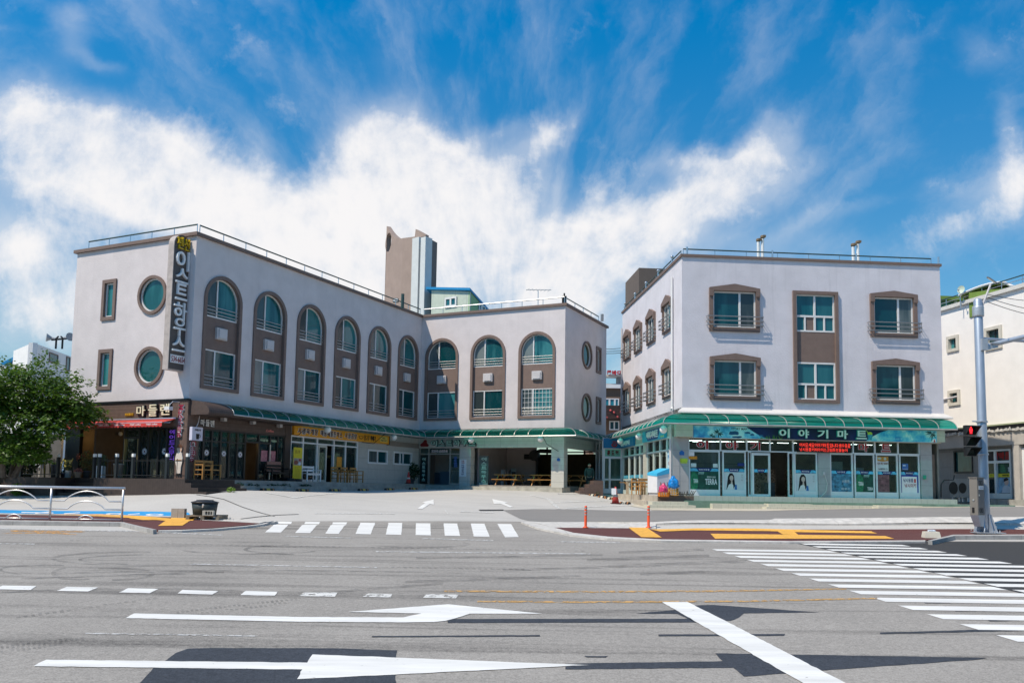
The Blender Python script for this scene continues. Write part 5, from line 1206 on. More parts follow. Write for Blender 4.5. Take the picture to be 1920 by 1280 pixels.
# rails on the roof
ri = offset_poly([Bp[1], Bp[2], Bp[3], Bp[0]], -.1)
roof_rail(mart, [[ri[0] + Zv(ZTB + .13), ri[1] - MBx * .3 + Zv(ZTB + .13)], [ri[3] + Zv(ZTB + .13), ri[0] - NB * -.4 + Zv(ZTB + .13)]], .30, 1.7)
for k in range(4): part(MB().tube([ri[0] + MBx * (4.5 * k + .2) + Zv(ZTB + .1), ri[0] + MBx * (4.5 * k + .2) + Zv(ZTB + .55)], .05, 8), 'rail_finial', m_steel, mart)
for k in range(5): q = ri[3] - NB * (2.9 * k + .3) + Zv(ZTB + .1); part(MB().tube([q, q + Zv(.45)], .05, 8).ball(q + Zv(.5), .09, 8), 'rail_finial', m_steel, mart)
canopy(mart, [BL.P(-1.6, 0), BB, BF.P(13.65, 0)], [-MBx, -NB], 3.84, 3.28, 1.3, .98, m_canopy)
# roof block and vent pipes
q = depth_pt(1198, 540, 53); q.z = 0; Fx = Face(q, MBx, -NB)
part(MB().fbox(Fx, 0, 3.4, ZTB - .2, Fx.loc(1198, 502)[1], -4, 0), 'roof_block', M('dark_taupe_block', (.135, .108, .095), .85, var=.08), mart)
for k, (px, pt, pb) in enumerate(((1422, 452, 480), (1430, 446, 480), (1600, 461, 490), (1609, 456, 490))):
    p, t = depth_pt(px, pb, 49), depth_pt(px, pt, 49)
    r = thing('chimney_flue', ('shorter', 'taller', 'shorter', 'taller')[k] + ' white flue pipe of the ' + ('left' if k < 2 else 'right') + ' pair on the mart roof', 'flue', (p.x, p.y, ZTB - .1), 'flue pipes on the mart roof')
    part(MB().tube([(p.x, p.y, ZTB - .1), (p.x, p.y, t.z)], .085, 10), 'pipe', m_white_plastic, r); part(MB().lathe((p.x, p.y, t.z - .05), [(.09, 0), (.13, .05), (.13, .16), (.08, .2)], 12).cbox((p.x + .09, p.y - .05, t.z + .08), (.16, .16, .13)), 'cowl', M('rusty_cowl', (.20, .15, .10), .7, .3, var=.5), r)
# ---------------- mart ground floor
m_gran = tile('grey_granite_pier', (.36, .37, .38), 9, .78, tuple(MBx), .6, .015, .4, .45)
m_beige = tile('beige_stone_lintel', (.50, .49, .42), 1.2, .45, tuple(NB), .65, .015, .3, .5)
for a, b in ((-.36, .32), (7.03, 7.645), (12.46, 13.07)): part(MB().fbox(BF, a, b, ZFB, 2.66, -.35, .0), 'granite_pier', m_gran, mart)
part(MB().fbox(BF, -.30, M1 - .2, 2.64, 3.9, -.3, -.02), 'sign_backing_wall', m_beige, mart)
part(MB().fbox(BF, -.42, .44, 2.70, 3.34, -.02, .34), 'lintel_block', m_beige, mart)
part(MB().fbox(BF, 13.2, 13.62, 2.70, 3.34, -.02, .3), 'lintel_block', m_beige, mart)
part(MB().fbox(BF, .0, M1 - .0, ZFB - 1, ZFB, -M0 + .1, .0).fbox(BL, 2.0, M0 - .02, ZFB - 1, ZFB, 0, .6), 'floor_slab', m_floor, mart)
part(MB().fbox(BF, -.0, M1, 3.86, 4.2, -M0 + .1, -.01), 'ceiling', m_ceiling, mart)
m_alu = M('silver_blue_shopfront', (.70, .77, .80), .35, .25, var=.05)
fr = MB()
zk, zg, zt0, zt1 = .10, 2.0, 2.06, 2.62
pan = [(.34, 1.94), (2.07, 3.28), (5.79, 7.0), (7.66, 8.87), (8.95, 10.02), (10.10, 11.26), (11.34, 12.42)]
for a, b in pan:
    fr.fring(BF, rect(a, b, ZFB, 2.03), rect(a + .07, b - .07, zk, 1.97), -.16, -.04); fr.fbox(BF, a + .07, b - .07, ZFB + .02, zk - .03, -.14, -.06)
for s in (.34, 1.98, 3.34, 4.55, 5.75, 7.03, 8.91, 10.06, 11.30, 12.44): fr.fbox(BF, s - .035, s + .035, 2.03, 2.66, -.15, -.045)
fr.fbox(BF, .32, 12.46, 2.03, 2.09, -.15, -.043)
sf = part(fr, 'mart_shopfront', m_alu, mart)
gl = MB()
for a, b in pan: gl.fbox(BF, a + .06, b - .06, zk - .01, 1.98, -.10, -.085)
gl.fbox(BF, .36, 12.44, 2.09, 2.66, -.10, -.085)
part(gl, 'pane', m_brglass, sf)
fr = MB().fring(BF, rect(3.40, 3.56, ZFB, 2.03), rect(3.43, 3.53, ZFB + .1, 1.98), -.14, -.03).fring(BF, rect(3.57, 4.52, ZFB, 1.98), rect(3.67, 4.42, ZFB + .12, 1.86), -.05, .02).fring(BF, rect(5.47, 5.77, ZFB, 2.03), rect(5.52, 5.72, ZFB + .1, 1.98), -.14, -.03)
dr = part(fr, 'sliding_door', m_alu, mart); part(MB().fbox(BF, 3.66, 4.43, ZFB + .1, 1.88, -.03, -.015), 'pane', m_brglass, dr); part(MB().tube([BF.P(4.38, .5, .05), BF.P(4.38, 1.2, .05)], .02, 6), 'handle', m_steel, dr)
# blue strip with the shop name on every pane
stp, st2, st3 = MB(), MB(), MB()
for a, b in pan + [(3.6, 4.5)]:
    a += .07; b -= .07; w = b - a; o = -.08 if a != 3.67 else -.01
    stp.fbox(BF, a, b, 1.0, 1.17, o, o + .006)
    st2.fpoly(BF, [(a, 1.01), (a + .30 * w, 1.01), (a + .22 * w, 1.16), (a, 1.16)], o + .006, o + .009).fpoly(BF, [(b - .30 * w, 1.01), (b, 1.01), (b, 1.12), (b - .10 * w, 1.16), (b - .22 * w, 1.15)], o + .006, o + .009)
    st3.fchars(BF, '이야기마트', a + .30 * w, a + .69 * w, 1.05, 1.13, o + .006, o + .009, .03, .7)
ss = part(stp, 'name_strip', M('navy_film', (.012, .03, .16), .4, var=.05), sf); part(st2, 'strip_sea', M('sky_blue_film', (.10, .48, .70), .4, var=.4, scale=9), ss); part(st3, 'strip_letters', m_white_plastic, ss)
# posters on the glass
m_green_p = M('bottle_green_print', (.008, .075, .055), .4, var=.5, scale=7); m_bottle = M('green_bottle_print', (.02, .20, .10), .35, var=.6, scale=9)
def beer(a, b, z0, z1, words):
    r = part(MB().fbox(BF, a, b, z0, z1, -.083, -.078), 'green_poster', m_green_p, mart); w = b - a; h = z1 - z0; k = h * .46
    bt = MB().fpoly(BF, [(a + .02, z0 + .01), (a + k * .9, z0 + .01), (a + k * 1.02, z0 + h * .45), (a + k * .95, z0 + h * .8), (a + k * .6, z1 - .01), (a + .12, z1 - .01), (a + .03, z0 + h * .7)], -.078, -.075)
    part(bt, 'bottle', m_bottle, r)
    sp = MB()
    for j in range(6): x = a + k * (1.05 + .12 * j); sp.fpoly(BF, [(x, z0 + h * .8), (x + .05, z1 - .02), (x + .02, z1 - .02)], -.078, -.076)
    part(sp, 'splash', M('icy_print', (.45, .70, .66), .4), r)
    lt = MB().ftext(BF, 'TERRA', a + .08 * w + .06, a + k * 1.0, z0 + h * .36, z0 + h * .58, -.075, -.073, .02)
    if words == 2: lt.ftext(BF, 'TERRA', a + w * .53, a + w * .95, z0 + h * .28, z0 + h * .60, -.078, -.075, .02).ftext(BF, '청정라거-테라', a + w * .60, a + w * .90, z0 + h * .64, z0 + h * .75, -.078, -.076, .01)
    else: lt.ftext(BF, 'TERRA', a + w * .66, a + w * .98, z0 + h * .10, z0 + h * .28, -.078, -.075, .015)
    part(lt, 'lettering', m_white_plastic, r)
beer(.41, 1.87, .10, .995, 2); beer(9.02, 9.95, .10, .995, 1)
m_pale = M('pale_poster_paper', (.56, .61, .64), .5, var=.05)
def portrait(a, b, z0, z1):
    r = part(MB().fbox(BF, a, b, z0, z1, -.083, -.078), 'portrait_poster', m_pale, mart); w = b - a; c = a + .36 * w; h = z1 - z0
    hair = [(c - .25, z0 + .02), (c - .20, z0 + .45 * h), (c - .17, z0 + .75 * h), (c - .08, z0 + .93 * h), (c + .06, z0 + .94 * h), (c + .15, z0 + .80 * h), (c + .17, z0 + .55 * h), (c + .20, z0 + .25 * h), (c + .1, z0 + .02)]
    part(MB().fpoly(BF, hair, -.078, -.076), 'hair', m_black, r); part(MB().fpoly(BF, circ(c + .015, z0 + .66 * h, .095, 18, .135), -.076, -.074).fpoly(BF, [(c - .03, z0 + .3 * h), (c + .08, z0 + .3 * h), (c + .05, z0 + .55 * h), (c, z0 + .55 * h)], -.076, -.0745), 'face', M('printed_skin', (.56, .44, .38), .5), r)
    part(MB().fpoly(BF, [(c - .24, z0 + .01), (c + .12, z0 + .01), (c + .10, z0 + .28 * h), (c, z0 + .36 * h), (c - .12, z0 + .3 * h)], -.074, -.072), 'clothes', M('white_blouse_print', (.66, .66, .66), .5), r)
    part(MB().fpoly(BF, [(c + .17, z0 + .02), (c + .30, z0 + .02), (c + .28, z0 + .30 * h), (c + .19, z0 + .30 * h)], -.074, -.072), 'blue_bottle', M('blue_bottle_print', (.03, .14, .38), .4), r)
    part(MB().fchars(BF, '참이슬', b - .17, b - .08, z0 + .5 * h, z0 + .9 * h, -.078, -.076, .0, .7, True), 'lettering', M('grey_print', (.22, .26, .26), .5), r)
portrait(2.14, 3.21, .10, .995); portrait(5.86, 6.93, .10, .995)
r = part(MB().fbox(BF, 7.73, 8.80, .10, .99, -.083, -.078), 'drinks_poster', M('drinks_print', (.06, .22, .34), .45, var=.9, scale=5), mart); part(MB().ftext(BF, '시원한', 8.3, 8.7, .55, .70, -.078, -.076, .02).ftext(BF, '음료수', 8.25, 8.72, .2, .3, -.078, -.076, .01), 'lettering', m_pale, r)
r = part(MB().fbox(BF, 11.41, 12.35, .10, .99, -.083, -.078), 'fishing_poster', M('navy_poster_edge', (.02, .05, .32), .45), mart)
pw = part(MB().fbox(BF, 11.47, 12.28, .10, .92, -.078, -.075), 'poster_white', m_white_plastic, r); part(MB().ftext(BF, '낚시용품', 11.55, 12.08, .63, .83, -.075, -.072, .02), 'blue_letters', MATS['navy_letter'], r); part(MB().ftext(BF, '낚시미끼', 11.62, 12.22, .36, .56, -.075, -.072, .02), 'red_letters', MATS['dark_red_letter'], r)
part(MB().fpoly(BF, circ(12.17, .76, .055, 16), -.075, -.072).fpoly(BF, [(12.11, .62), (12.23, .62), (12.21, .72), (12.13, .72)], -.075, -.0715), 'float_drawing', M('red_print', (.55, .04, .04), .5), r)
r = part(MB().fbox(BF, 10.17, 10.78, 1.17, 1.92, -.083, -.078), 'chicken_poster', m_pale, mart); part(MB().fpoly(BF, [(10.17, 1.70), (10.47, 1.66), (10.78, 1.70), (10.78, 1.92), (10.17, 1.92)], -.078, -.076), 'orange_top', M('amber_print', (.50, .26, .04), .5), r); part(MB().fpoly(BF, circ(10.31, 1.82, .10, 16, .06), -.076, -.074).fpoly(BF, circ(10.60, 1.81, .07, 16), -.076, -.074), 'badge', M('mint_print', (.45, .60, .52), .5), r)
part(MB().ftext(BF, '미리 튀긴 꽈배기', 10.19, 10.76, 1.50, 1.62, -.078, -.075, .03), 'brown_letters', M('brown_print', (.18, .07, .03), .5), r); part(MB().ftext(BF, '눈꽃핫도그', 10.24, 10.72, 1.24, 1.33, -.078, -.075, .03), 'black_letters', m_black, r)
part(MB().fbox(BF, 10.20, 10.80, .12, .99, -.083, -.078), 'dessert_poster', M('dessert_print', (.18, .09, .10), .4, var=.8, scale=4), mart)
for a, b, z0, z1, mt, nm in ((11.48, 11.80, 1.25, 1.58, M('blue_card_notice', (.04, .12, .34), .5), 'blue_notice'), (2.85, 3.2, 1.30, 1.45, MATS['navy_film'], 'navy_notice'), (.33, .62, 1.76, 1.96, m_white_plastic, 'white_notice'), (.33, .76, 1.60, 1.75, M('orange_warning', (.68, .28, .02), .5, var=.4, scale=14), 'orange_notice'), (.45, .72, 1.21, 1.40, m_pale, 'paper_notice'), (1.58, 1.82, 1.21, 1.40, m_pale, 'paper_notice')):
    part(MB().fbox(BF, a, b, z0, z1, -.05, -.03), nm, mt, mart)
part(MB().fbox(BF, 11.50, 11.78, 1.30, 1.31, -.03, -.028).fbox(BF, 11.52, 11.66, 1.46, 1.5, -.03, -.028), 'notice_print', m_white_plastic, mart)
m_sheet = M('grey_roller_sheet', (.17, .195, .205), .6, var=.04)
part(MB().fbox(BF, .40, 3.25, 1.0, 2.0, -.40, -.36), 'grey_board', m_sheet, mart); part(MB().fbox(BF, .40, 3.25, 1.40, 1.415, -.36, -.355), 'board_seam', m_black, mart)
# red letters on the upper panes, LED board
m_rletter = M('crimson_letter', (.32, .012, .012), .5, var=.05)
for ch, a, b, z0, z1 in (('이', .76, 1.34, 2.12, 2.53), ('야', 2.26, 2.88, 2.12, 2.53), ('기', 3.52, 4.04, 2.12, 2.52), ('마', 9.20, 9.72, 2.16, 2.58), ('트', 10.42, 10.90, 2.16, 2.58)):
    k = part(MB().ftext(BF, ch, a - .02, b + .02, z0 - .02, z1 + .02, -.084, -.070, .06), 'red_letter', m_white_plastic, mart); part(MB().ftext(BF, ch, a, b, z0, z1, -.07, -.055, .025), 'letter_face', m_rletter, k)
r = thing('led_board', 'long black LED board with scrolling red characters below the mart sign', 'LED board', BF.P(7.3, 2.03))
part(MB().fbox(BF, 5.93, 8.72, 2.06, 2.58, -.03, .10), 'case', m_black, r)
m_led = M('red_led', (1., .05, .03), .4, var=0, emit=1.3); lm = MB()
row1, row2 = '어서오세요이야기마트입니다생수음료', '낚시용품커피아이스크림튜브물놀이'
for k, row in enumerate((row1, row2)):
    for i, ch in enumerate(row): a = 6.02 + i * .158; lm.ftext(BF, ch, a, a + .135, 2.11 + (.22 if k == 0 else 0), 2.28 + (.24 if k == 0 else 0), .10, .105, .0)
part(lm, 'characters', m_led, r)
# main sign
sg = thing('shop_sign', 'long blue mart signboard with white Korean name, palm beach picture and cocktail glass', 'sign', BF.P(6.8, 2.66))
SZ0, SZ1 = 2.655, 3.275
part(MB().fbox(BF, .45, 13.2, SZ0, SZ1, .02, .29), 'board', M('sign_cabinet', (.55, .57, .58), .4), sg)
def grad(name, cols, sx, axis, origin, detail=7, scale=1.3):
    m = M(name, cols[0], .35, var=.3, scale=scale, detail=detail); nt = m.node_tree
    r = [n for n in nt.nodes if n.type == 'VALTORGB'][0]
    while len(r.color_ramp.elements) > 1: r.color_ramp.elements.remove(r.color_ramp.elements[0])
    for i, c in enumerate(cols):
        e = r.color_ramp.elements.new(.3 + .4 * i / max(1, len(cols) - 1)) if i else r.color_ramp.elements[0]
        e.position = .32 + .36 * i / max(1, len(cols) - 1); e.color = (*c, 1)
    return m
m_sea = grad('lagoon_print', [(.03, .20, .50), (.10, .48, .74), (.42, .78, .86), (.72, .88, .90)], 1, 0, 0)
m_sea2 = grad('beach_print', [(.02, .16, .48), (.04, .40, .68), (.16, .62, .74), (.62, .84, .80)], 1, 0, 0, scale=1.8)
m_night = grad('navy_night_print', [(.004, .010, .022), (.006, .016, .05), (.010, .028, .13)], 1, 0, 0, scale=.5)
part(MB().fbox(BF, .47, 13.18, SZ0 + .02, SZ1 - .02, .29, .294), 'night_panel', m_night, sg)
cur = [(.47, SZ0 + .02)] + [(4.35 - 1.15 * t ** .7, SZ0 + .02 + (SZ1 - SZ0 - .04) * t) for t in np.linspace(0, 1, 10)] + [(.47, SZ1 - .02)]
sea = part(MB().fpoly(BF, cur, .294, .298), 'sea_panel', m_sea, sg)
cur2 = [(13.18, SZ0 + .02), (13.18, SZ1 - .02), (10.6, SZ1 - .02)] + [(10.55 - 1.15 * t, SZ1 - .05 - (SZ1 - SZ0 - .07) * t ** 1.4) for t in np.linspace(.05, 1, 10)]
part(MB().fpoly(BF, cur2[::-1], .294, .298), 'beach_panel', m_sea2, sg)
m_island = M('dark_blue_island_print', (.012, .10, .24), .5, var=.5); m_palm = M('palm_print', (.006, .06, .06), .5, var=.4); m_leafp = M('leaf_print', (.06, .22, .03), .5, var=.6, scale=20)
isl = MB()
for cx, cz, w, h in ((2.55, 2.93, .30, .11), (3.25, 2.96, .17, .06), (3.5, 2.87, .12, .05), (3.95, 2.84, .14, .04), (2.7, 2.74, .28, .06)): isl.fpoly(BF, [(cx + w * math.cos(t) * random.uniform(.75, 1.1), cz + h * math.sin(t) * random.uniform(.7, 1.2)) for t in [2 * math.pi * k / 14 for k in range(14)]], .298, .300)
part(isl, 'islands', m_island, sea)
for cx, cz, n_, L_ in ((1.75, 2.92, 11, .30), (1.45, 2.76, 8, .2), (12.9, 3.12, 12, .36)):
    pm = MB()
    for k in range(n_): t = 2 * math.pi * k / n_ + .2; ex, ez = cx + L_ * math.cos(t), cz + L_ * .8 * math.sin(t); ez = min(max(ez, SZ0 + .03), SZ1 - .03); ex = min(ex, 13.15); pm.fpoly(BF, [(cx, cz), ((cx + ex) / 2 + .03, (cz + ez) / 2 + .03), (ex, ez), ((cx + ex) / 2 - .03, (cz + ez) / 2 - .02)], .300, .302)
    pm.fpoly(BF, [(cx - .015, SZ0 + .03), (cx + .015, SZ0 + .03), (cx + .01, cz), (cx - .01, cz)], .300, .302); part(pm, 'palm', m_palm, sg)
lf_ = MB()
for k in range(26): a = random.uniform(3.8, 5.0); hgt = random.uniform(.06, .24); lf_.fpoly(BF, [(a, SZ0 + .02), (a + .05, SZ0 + .02), (a + random.uniform(-.08, .12), SZ0 + .02 + hgt)], .298, .301)
part(lf_, 'leaves', m_leafp, sg)
part(MB().ftext(BF, 'STORY MART', 2.42, 3.32, 3.09, 3.20, .298, .301, .015), 'small_lettering', M('grey_green_letter', (.03, .07, .07), .5, var=.2, scale=20), sg)
for i, ch in enumerate('이야기마트'):
    a = 4.86 + 1.0 * i + (.03 if i > 2 else 0); k = part(MB().ftext(BF, ch, a - .03, a + .56, 2.735, 3.215, .294, .36, .045), 'letter', M('teal_letter_edge', (.02, .22, .20), .4, var=0), sg); part(MB().ftext(BF, ch, a, a + .53, 2.76, 3.19, .36, .40, .02), 'letter_face', M('pale_letter_face', (.68, .80, .78), .4, var=.03), k)
part(MB().fpoly(BF, [(9.55, 2.72), (9.72, 2.72), (9.78, 3.0), (9.49, 3.0)], .298, .302), 'glass_print', M('cyan_drink_print', (.04, .36, .50), .4, var=.5, scale=14), sg)
part(MB().fpoly(BF, circ(9.63, 3.05, .13, 16, .09), .298, .3015).fpoly(BF, [(9.50, 3.1), (9.54, 3.1), (9.44, 3.25), (9.40, 3.25)], .3015, .303), 'lime_print', M('lime_print', (.42, .58, .06), .4), sg)
part(MB().ftext(BF, '033)534-6615', 10.45, 11.32, 2.74, 2.86, .298, .301, .01), 'phone_number', M('aqua_letter', (.25, .66, .70), .4, var=0), sg)
part(MB().fpoly(BF, [(12.85, SZ0 + .03), (13.15, SZ0 + .03), (13.12, 2.84), (13.02, 2.87)], .302, .304), 'parasol_print', m_white_plastic, sg); part(MB().fpoly(BF, [(13.0, SZ0 + .03), (13.1, SZ0 + .03), (13.04, 2.86)], .304, .306), 'parasol_stripe', MATS['red_print'], sg)
# plates on the corner pier
solo(MB().fpoly(BF, [(-.16, 1.79), (.09, 1.79), (.09, 1.95), (-.035, 2.03), (-.16, 1.95)], .0, .02), 'house_number_plate', MATS['blue_enamel'], 'blue house number plate on the granite corner pier of the mart', 'number plate')
solo(MB().fbox(BF, -.12, .26, 1.45, 1.63, .0, .015).fbox(BF, -.1, .24, 1.39, 1.44, .0, .014), 'notice_plate', M('lime_yellow_notice', (.50, .58, .05), .5, var=.3, scale=20), 'lime yellow notice plate under the blue plate on the mart pier', 'notice')
solo(MB().fbox(BF, 7.25, 7.36, .92, 1.08, .0, .05).tube([BF.P(7.33, .95, .05), BF.P(7.46, .5, .06), BF.P(7.38, .1, .06), BF.P(7.1, -.18, .06)], .018, 5), 'socket_box', m_vent, 'outdoor socket with hanging black cable on the middle granite pier', 'socket')
solo(MB().fbox(BF, 12.56, 12.70, .80, 1.0, .0, .07), 'switch_box', M('green_box', (.03, .32, .20), .5), 'small green box on the right granite pier of the mart', 'box')
# inside the mart
m_shelf = M('stocked_shelf', (.26, .22, .18), .7, var=1.0, scale=9, detail=3)
mi = MB()
for k in range(5): mi.fbox(BF, .6 + 2.6 * k, 2.4 + 2.6 * k, ZFB, 1.35, -7.5, -6.9)
part(mi, 'shop_shelves', m_shelf, mart)
part(MB().fbox(BF, .1, M1 - .1, ZFB, 3.86, -9.6, -9.5).fbox(BF, M1 - .2, M1 - .1, ZFB, 3.9, -9.5, -.4), 'back_wall', M('shop_back_wall', (.20, .21, .19), .9, var=.5, scale=.8), mart)
m_tube = M('lit_fluorescent_tube', (1, 1, .98), .4, var=0, emit=9.)
for d in (-1.6, -3.6, -5.8):
    for s in (.9, 2.3, 3.9, 6.4, 9.3, 11.2): part(MB().fbox(BF, s, s + .62, 2.50 - .055 * d + .05 * (s % 1), 2.512 - .055 * d + .05 * (s % 1), d - .1, d), 'ceiling_light', m_tube, mart)
part(MB().fbox(BF, 7.95, 8.75, 1.15, 1.65, -1.4, -.9).fbox(BF, 8.0, 8.7, .2, 1.12, -1.4, -.9), 'ice_machine', M('pale_green_appliance', (.42, .50, .46), .4), mart)
part(MB().fbox(BF, 3.7, 4.4, ZFB, .55, -2.6, -2.0).fbox(BF, 4.65, 5.2, ZFB, .5, -1.6, -1.1), 'shop_counter', M('dark_counter', (.06, .075, .075), .5, var=.4), mart)
pts8 = [(11.5 + .42 * math.cos(math.pi / 8 + math.pi / 4 * k), 1.35 + .42 * math.sin(math.pi / 8 + math.pi / 4 * k)) for k in range(8)]
part(MB().fpoly(BF, pts8, -1.2, -1.1), 'octagonal_board', m_wood_dk, mart); part(MB().fbox(BF, 9.55, 9.95, 1.0, 1.35, -1.4, -1.0), 'carton', m_pale, mart)
# plinth, terrace and steps
m_ptile = tile('pale_green_plinth_tile', (.42, .47, .42), .30, 5, tuple(MBx), .62, .012, 0, .4)
m_green_conc = M('green_painted_concrete', (.14, .24, .19), .8, var=.25, scale=3)
m_step = tile('beige_step_tile', (.56, .54, .44), .36, 5, tuple(MBx), .68, .014, 0, .5)
terr = thing('mart_terrace', 'tiled terrace plinth along the mart front with green concrete ledge', 'terrace', BF.P(6, -.9))
part(MB().fbox(BF, .05, M1 + .1, -1.3, ZFB + .0, -.02, .75), 'tiled_plinth', m_ptile, terr)
part(MB().fbox(BF, -.2, M1 + 2.6, -1.4, -.445, .75, 1.55), 'green_ledge', m_green_conc, terr)
part(MB().fbox(BF, .9, M1 - 1.2, -1.5, -.56, 1.55, 1.95), 'ledge_kerb', m_step, terr)
for k, (x0, x1, lb) in enumerate(((1215, 1302, 'tiled steps at the corner of the mart terrace'), (1434, 1536, 'tiled steps in front of the mart door'), (1642, 1742, 'tiled steps at the right end of the mart terrace'))):
    a0, a1 = BF.s(x0, 950, 2.3), BF.s(x1, 950, 2.3); r = thing('steps', lb, 'steps', BF.P((a0 + a1) / 2, -1., 2.2), 'steps up to the mart terrace')
    zb_ = g(*(BF.P((a0 + a1) / 2, 0, 2.6).xy)) 
    zz_ = [-.50, (-.50 + zb_) / 2] if k == 0 else [-.53, (-.53 + zb_) / 2 - .02]
    part(MB().fbox(BF, a0 + .25, a1 - .25, -1.6, zz_[0], 1.3, 2.15), 'upper_step', m_step, r); part(MB().fbox(BF, a0, a1, -1.6, zz_[1], 1.4, 2.55), 'lower_step', m_step, r)
sheet('beige_apron', m_apron, [(1180, 948), (1225, 956.5), (1300, 957.3), (1440, 958), (1650, 953.2), (1830, 950.7), (1830, 944), (1700, 944.5), (1300, 946), (1200, 943)], lift=.016)
# ---------------- bath lobby on the left side of the mart building
BG = Face(BL.O - MBx * .5, -NB, -MBx)
sF = BG.s(1166.5, 850)
LF = Face(BG.P(sF, 0), MBx, -NB)
aL = LF.s(1129.5, 850)
m_mintf = M('pale_mint_frame', (.60, .68, .64), .4, var=.05)
m_bluesign = M('sea_blue_sign_face', (.012, .16, .34), .4, var=.06)
mb = MB()
fr = MB()
for s in [BG.s(x, 850) for x in (1168.5, 1179.5, 1190, 1199.5, 1207.5)]: fr.fbox(BG, s - .06, s + .06, ZFB, 2.66, -.1, .03)
for s in [BG.s(x, 850) for x in (1213.5, 1225.5, 1237.5, 1250.5, 1260.5)]: fr.fbox(BG, s - .06, s + .06, ZFB, 2.72, -.1, .03)
sM0, sM1 = BG.s(1207, 850), BG.s(1214, 850)
fr.fbox(BG, sF, sM0, 2.05, 2.15, -.1, .028).fbox(BG, sF, sM0, 2.60, 2.70, -.1, .028).fbox(BG, sM1, M0 - .3, 2.02, 2.12, -.1, .028).fbox(BG, sM1, M0 - .3, 2.66, 2.76, -.1, .028)
fr.fbox(BG, sF, sM0, ZFB, .02, -.1, .028).fbox(BG, sF, sM0, .62, .70, -.1, .027)
lobf = part(fr, 'lobby_side_front', m_mintf, mart)
part(MB().fbox(BG, sF + .03, sM0, ZFB + .1, 2.62, -.06, -.04).fbox(BG, sM1, M0 - .35, ZFB + .1, 2.70, -.06, -.04), 'pane', m_brglass, lobf)
part(MB().fbox(BG, sM0 + .06, sM1 - .06, ZFB, 3.3, -.15, .06).fbox(BG, M0 - .42, M0 - .2, ZFB, 3.3, -.2, .06), 'pale_pier', m_beige, mart)
part(MB().fbox(BG, sF, M0 - .1, 2.70, 3.45, -.3, .0), 'side_lintel', m_beige, mart)
part(MB().fbox(BG, M0 - .42, M0 + .02, ZFB, 2.7, -.35, .0), 'granite_return', m_gran, mart)
part(MB().tube([BG.P(M0 - .0, ZFB, .10), BG.P(M0, 3.3, .10)], .055, 8), 'downpipe', m_vent, mart)
# posters and strip on the side glass
a, b = BG.s(1249.5, 870), BG.s(1260.5, 870)
r = part(MB().fbox(BG, a, b, 1.05, 2.0, -.035, -.025), 'ice_poster', M('pale_blue_poster', (.46, .66, .76), .5, var=.4, scale=6), mart); part(MB().ftext(BG, '생수', a + .1, b - .1, 1.6, 1.85, -.025, -.02, .04), 'blue_letters', M('blue_letter', (.03, .16, .40), .5, var=0), r); part(MB().ftext(BG, '얼음', a + .3, b - .1, 1.3, 1.5, -.025, -.02, .04), 'red_letters', MATS['dark_red_letter'], r)
part(MB().fbox(BG, a, b, .35, .98, -.035, -.025), 'food_poster', M('food_print', (.40, .22, .16), .5, var=1., scale=5), mart)
part(MB().fbox(BG, sM1 + .1, a - .1, .30, .46, -.035, -.028).fbox(BG, sF + .1, sM0 - .1, .74, .92, -.035, -.028), 'name_strip', M('aqua_film', (.10, .42, .58), .4, var=.5, scale=4), mart)
# front of the lobby
fr = MB()
fr.fbox(LF, aL, aL + .16, ZFB, 3.3, -.12, .04).fbox(LF, -.10, .02, ZFB, 2.66, -.12, .035)
for z0, z1 in ((2.0, 2.14), (2.60, 2.68), (.62, .72), (ZFB, ZFB + .30)): fr.fbox(LF, aL + .16, -.10, z0, z1, -.10, .03)
sd = aL + .16 + .30 * (-.26 - aL)
fr.fbox(LF, sd - .05, sd + .07, ZFB, 2.05, -.1, .036)
lf2 = part(fr, 'lobby_door_front', m_white_plastic, mart); part(MB().fbox(LF, aL + .16, -.1, ZFB + .1, 2.02, -.06, -.04), 'pane', m_brglass, lf2)
part(MB().fbox(LF, aL + .16, -.1, 2.14, 2.60, -.06, -.03), 'mint_transom', M('mint_film', (.22, .55, .40), .4, var=.1), lf2)
part(MB().fchars(LF, '콘도형', aL + .28, -.2, 2.22, 2.52, -.03, -.01, .05, .75), 'brown_letters', M('maroon_letter', (.16, .02, .02), .5, var=0), lf2)
mb = MB()
for z in (ZFB, .62): mb.fbox(Face(LF.P(aL, 0), NB, -MBx), 0, 3.4, z, z + .08, -.1, .0)
for k in range(3): mb.fbox(Face(LF.P(aL, 0), NB, -MBx), 1.1 * k, 1.1 * k + .14, ZFB, 3.3, -.1, .02)
mb.fbox(Face(LF.P(aL, 0), NB, -MBx), 0, 3.4, 2.5, 2.6, -.1, .01)
lw = part(mb, 'lobby_west_front', m_white_plastic, mart); part(MB().fbox(Face(LF.P(aL, 0), NB, -MBx), 0.1, 3.3, ZFB, 3.0, -.06, -.04), 'pane', m_brglass, lw)
part(MB().fbox(LF, aL, .5, ZFB - .8, ZFB, -3.4, .02).fbox(LF, aL, .5, 3.25, 3.35, -3.4, .0), 'lobby_floor_and_roof', m_conc, mart)
m_mintwall = M('mint_inner_wall', (.30, .50, .40), .8, var=.15, scale=1)
part(MB().fbox(LF, aL + .1, .6, ZFB, 3.2, -3.3, -3.2), 'lobby_back_wall', m_mintwall, mart)
mb = MB()
for k in range(5): mb.fbox(LF, aL + .25, -.15, ZFB + .16 * k, ZFB + .16 * (k + 1), -2.6 - .0 + .25 * k - 1.2, -1.3 - .25 * k)
part(mb, 'inner_stair', m_conc, mart)
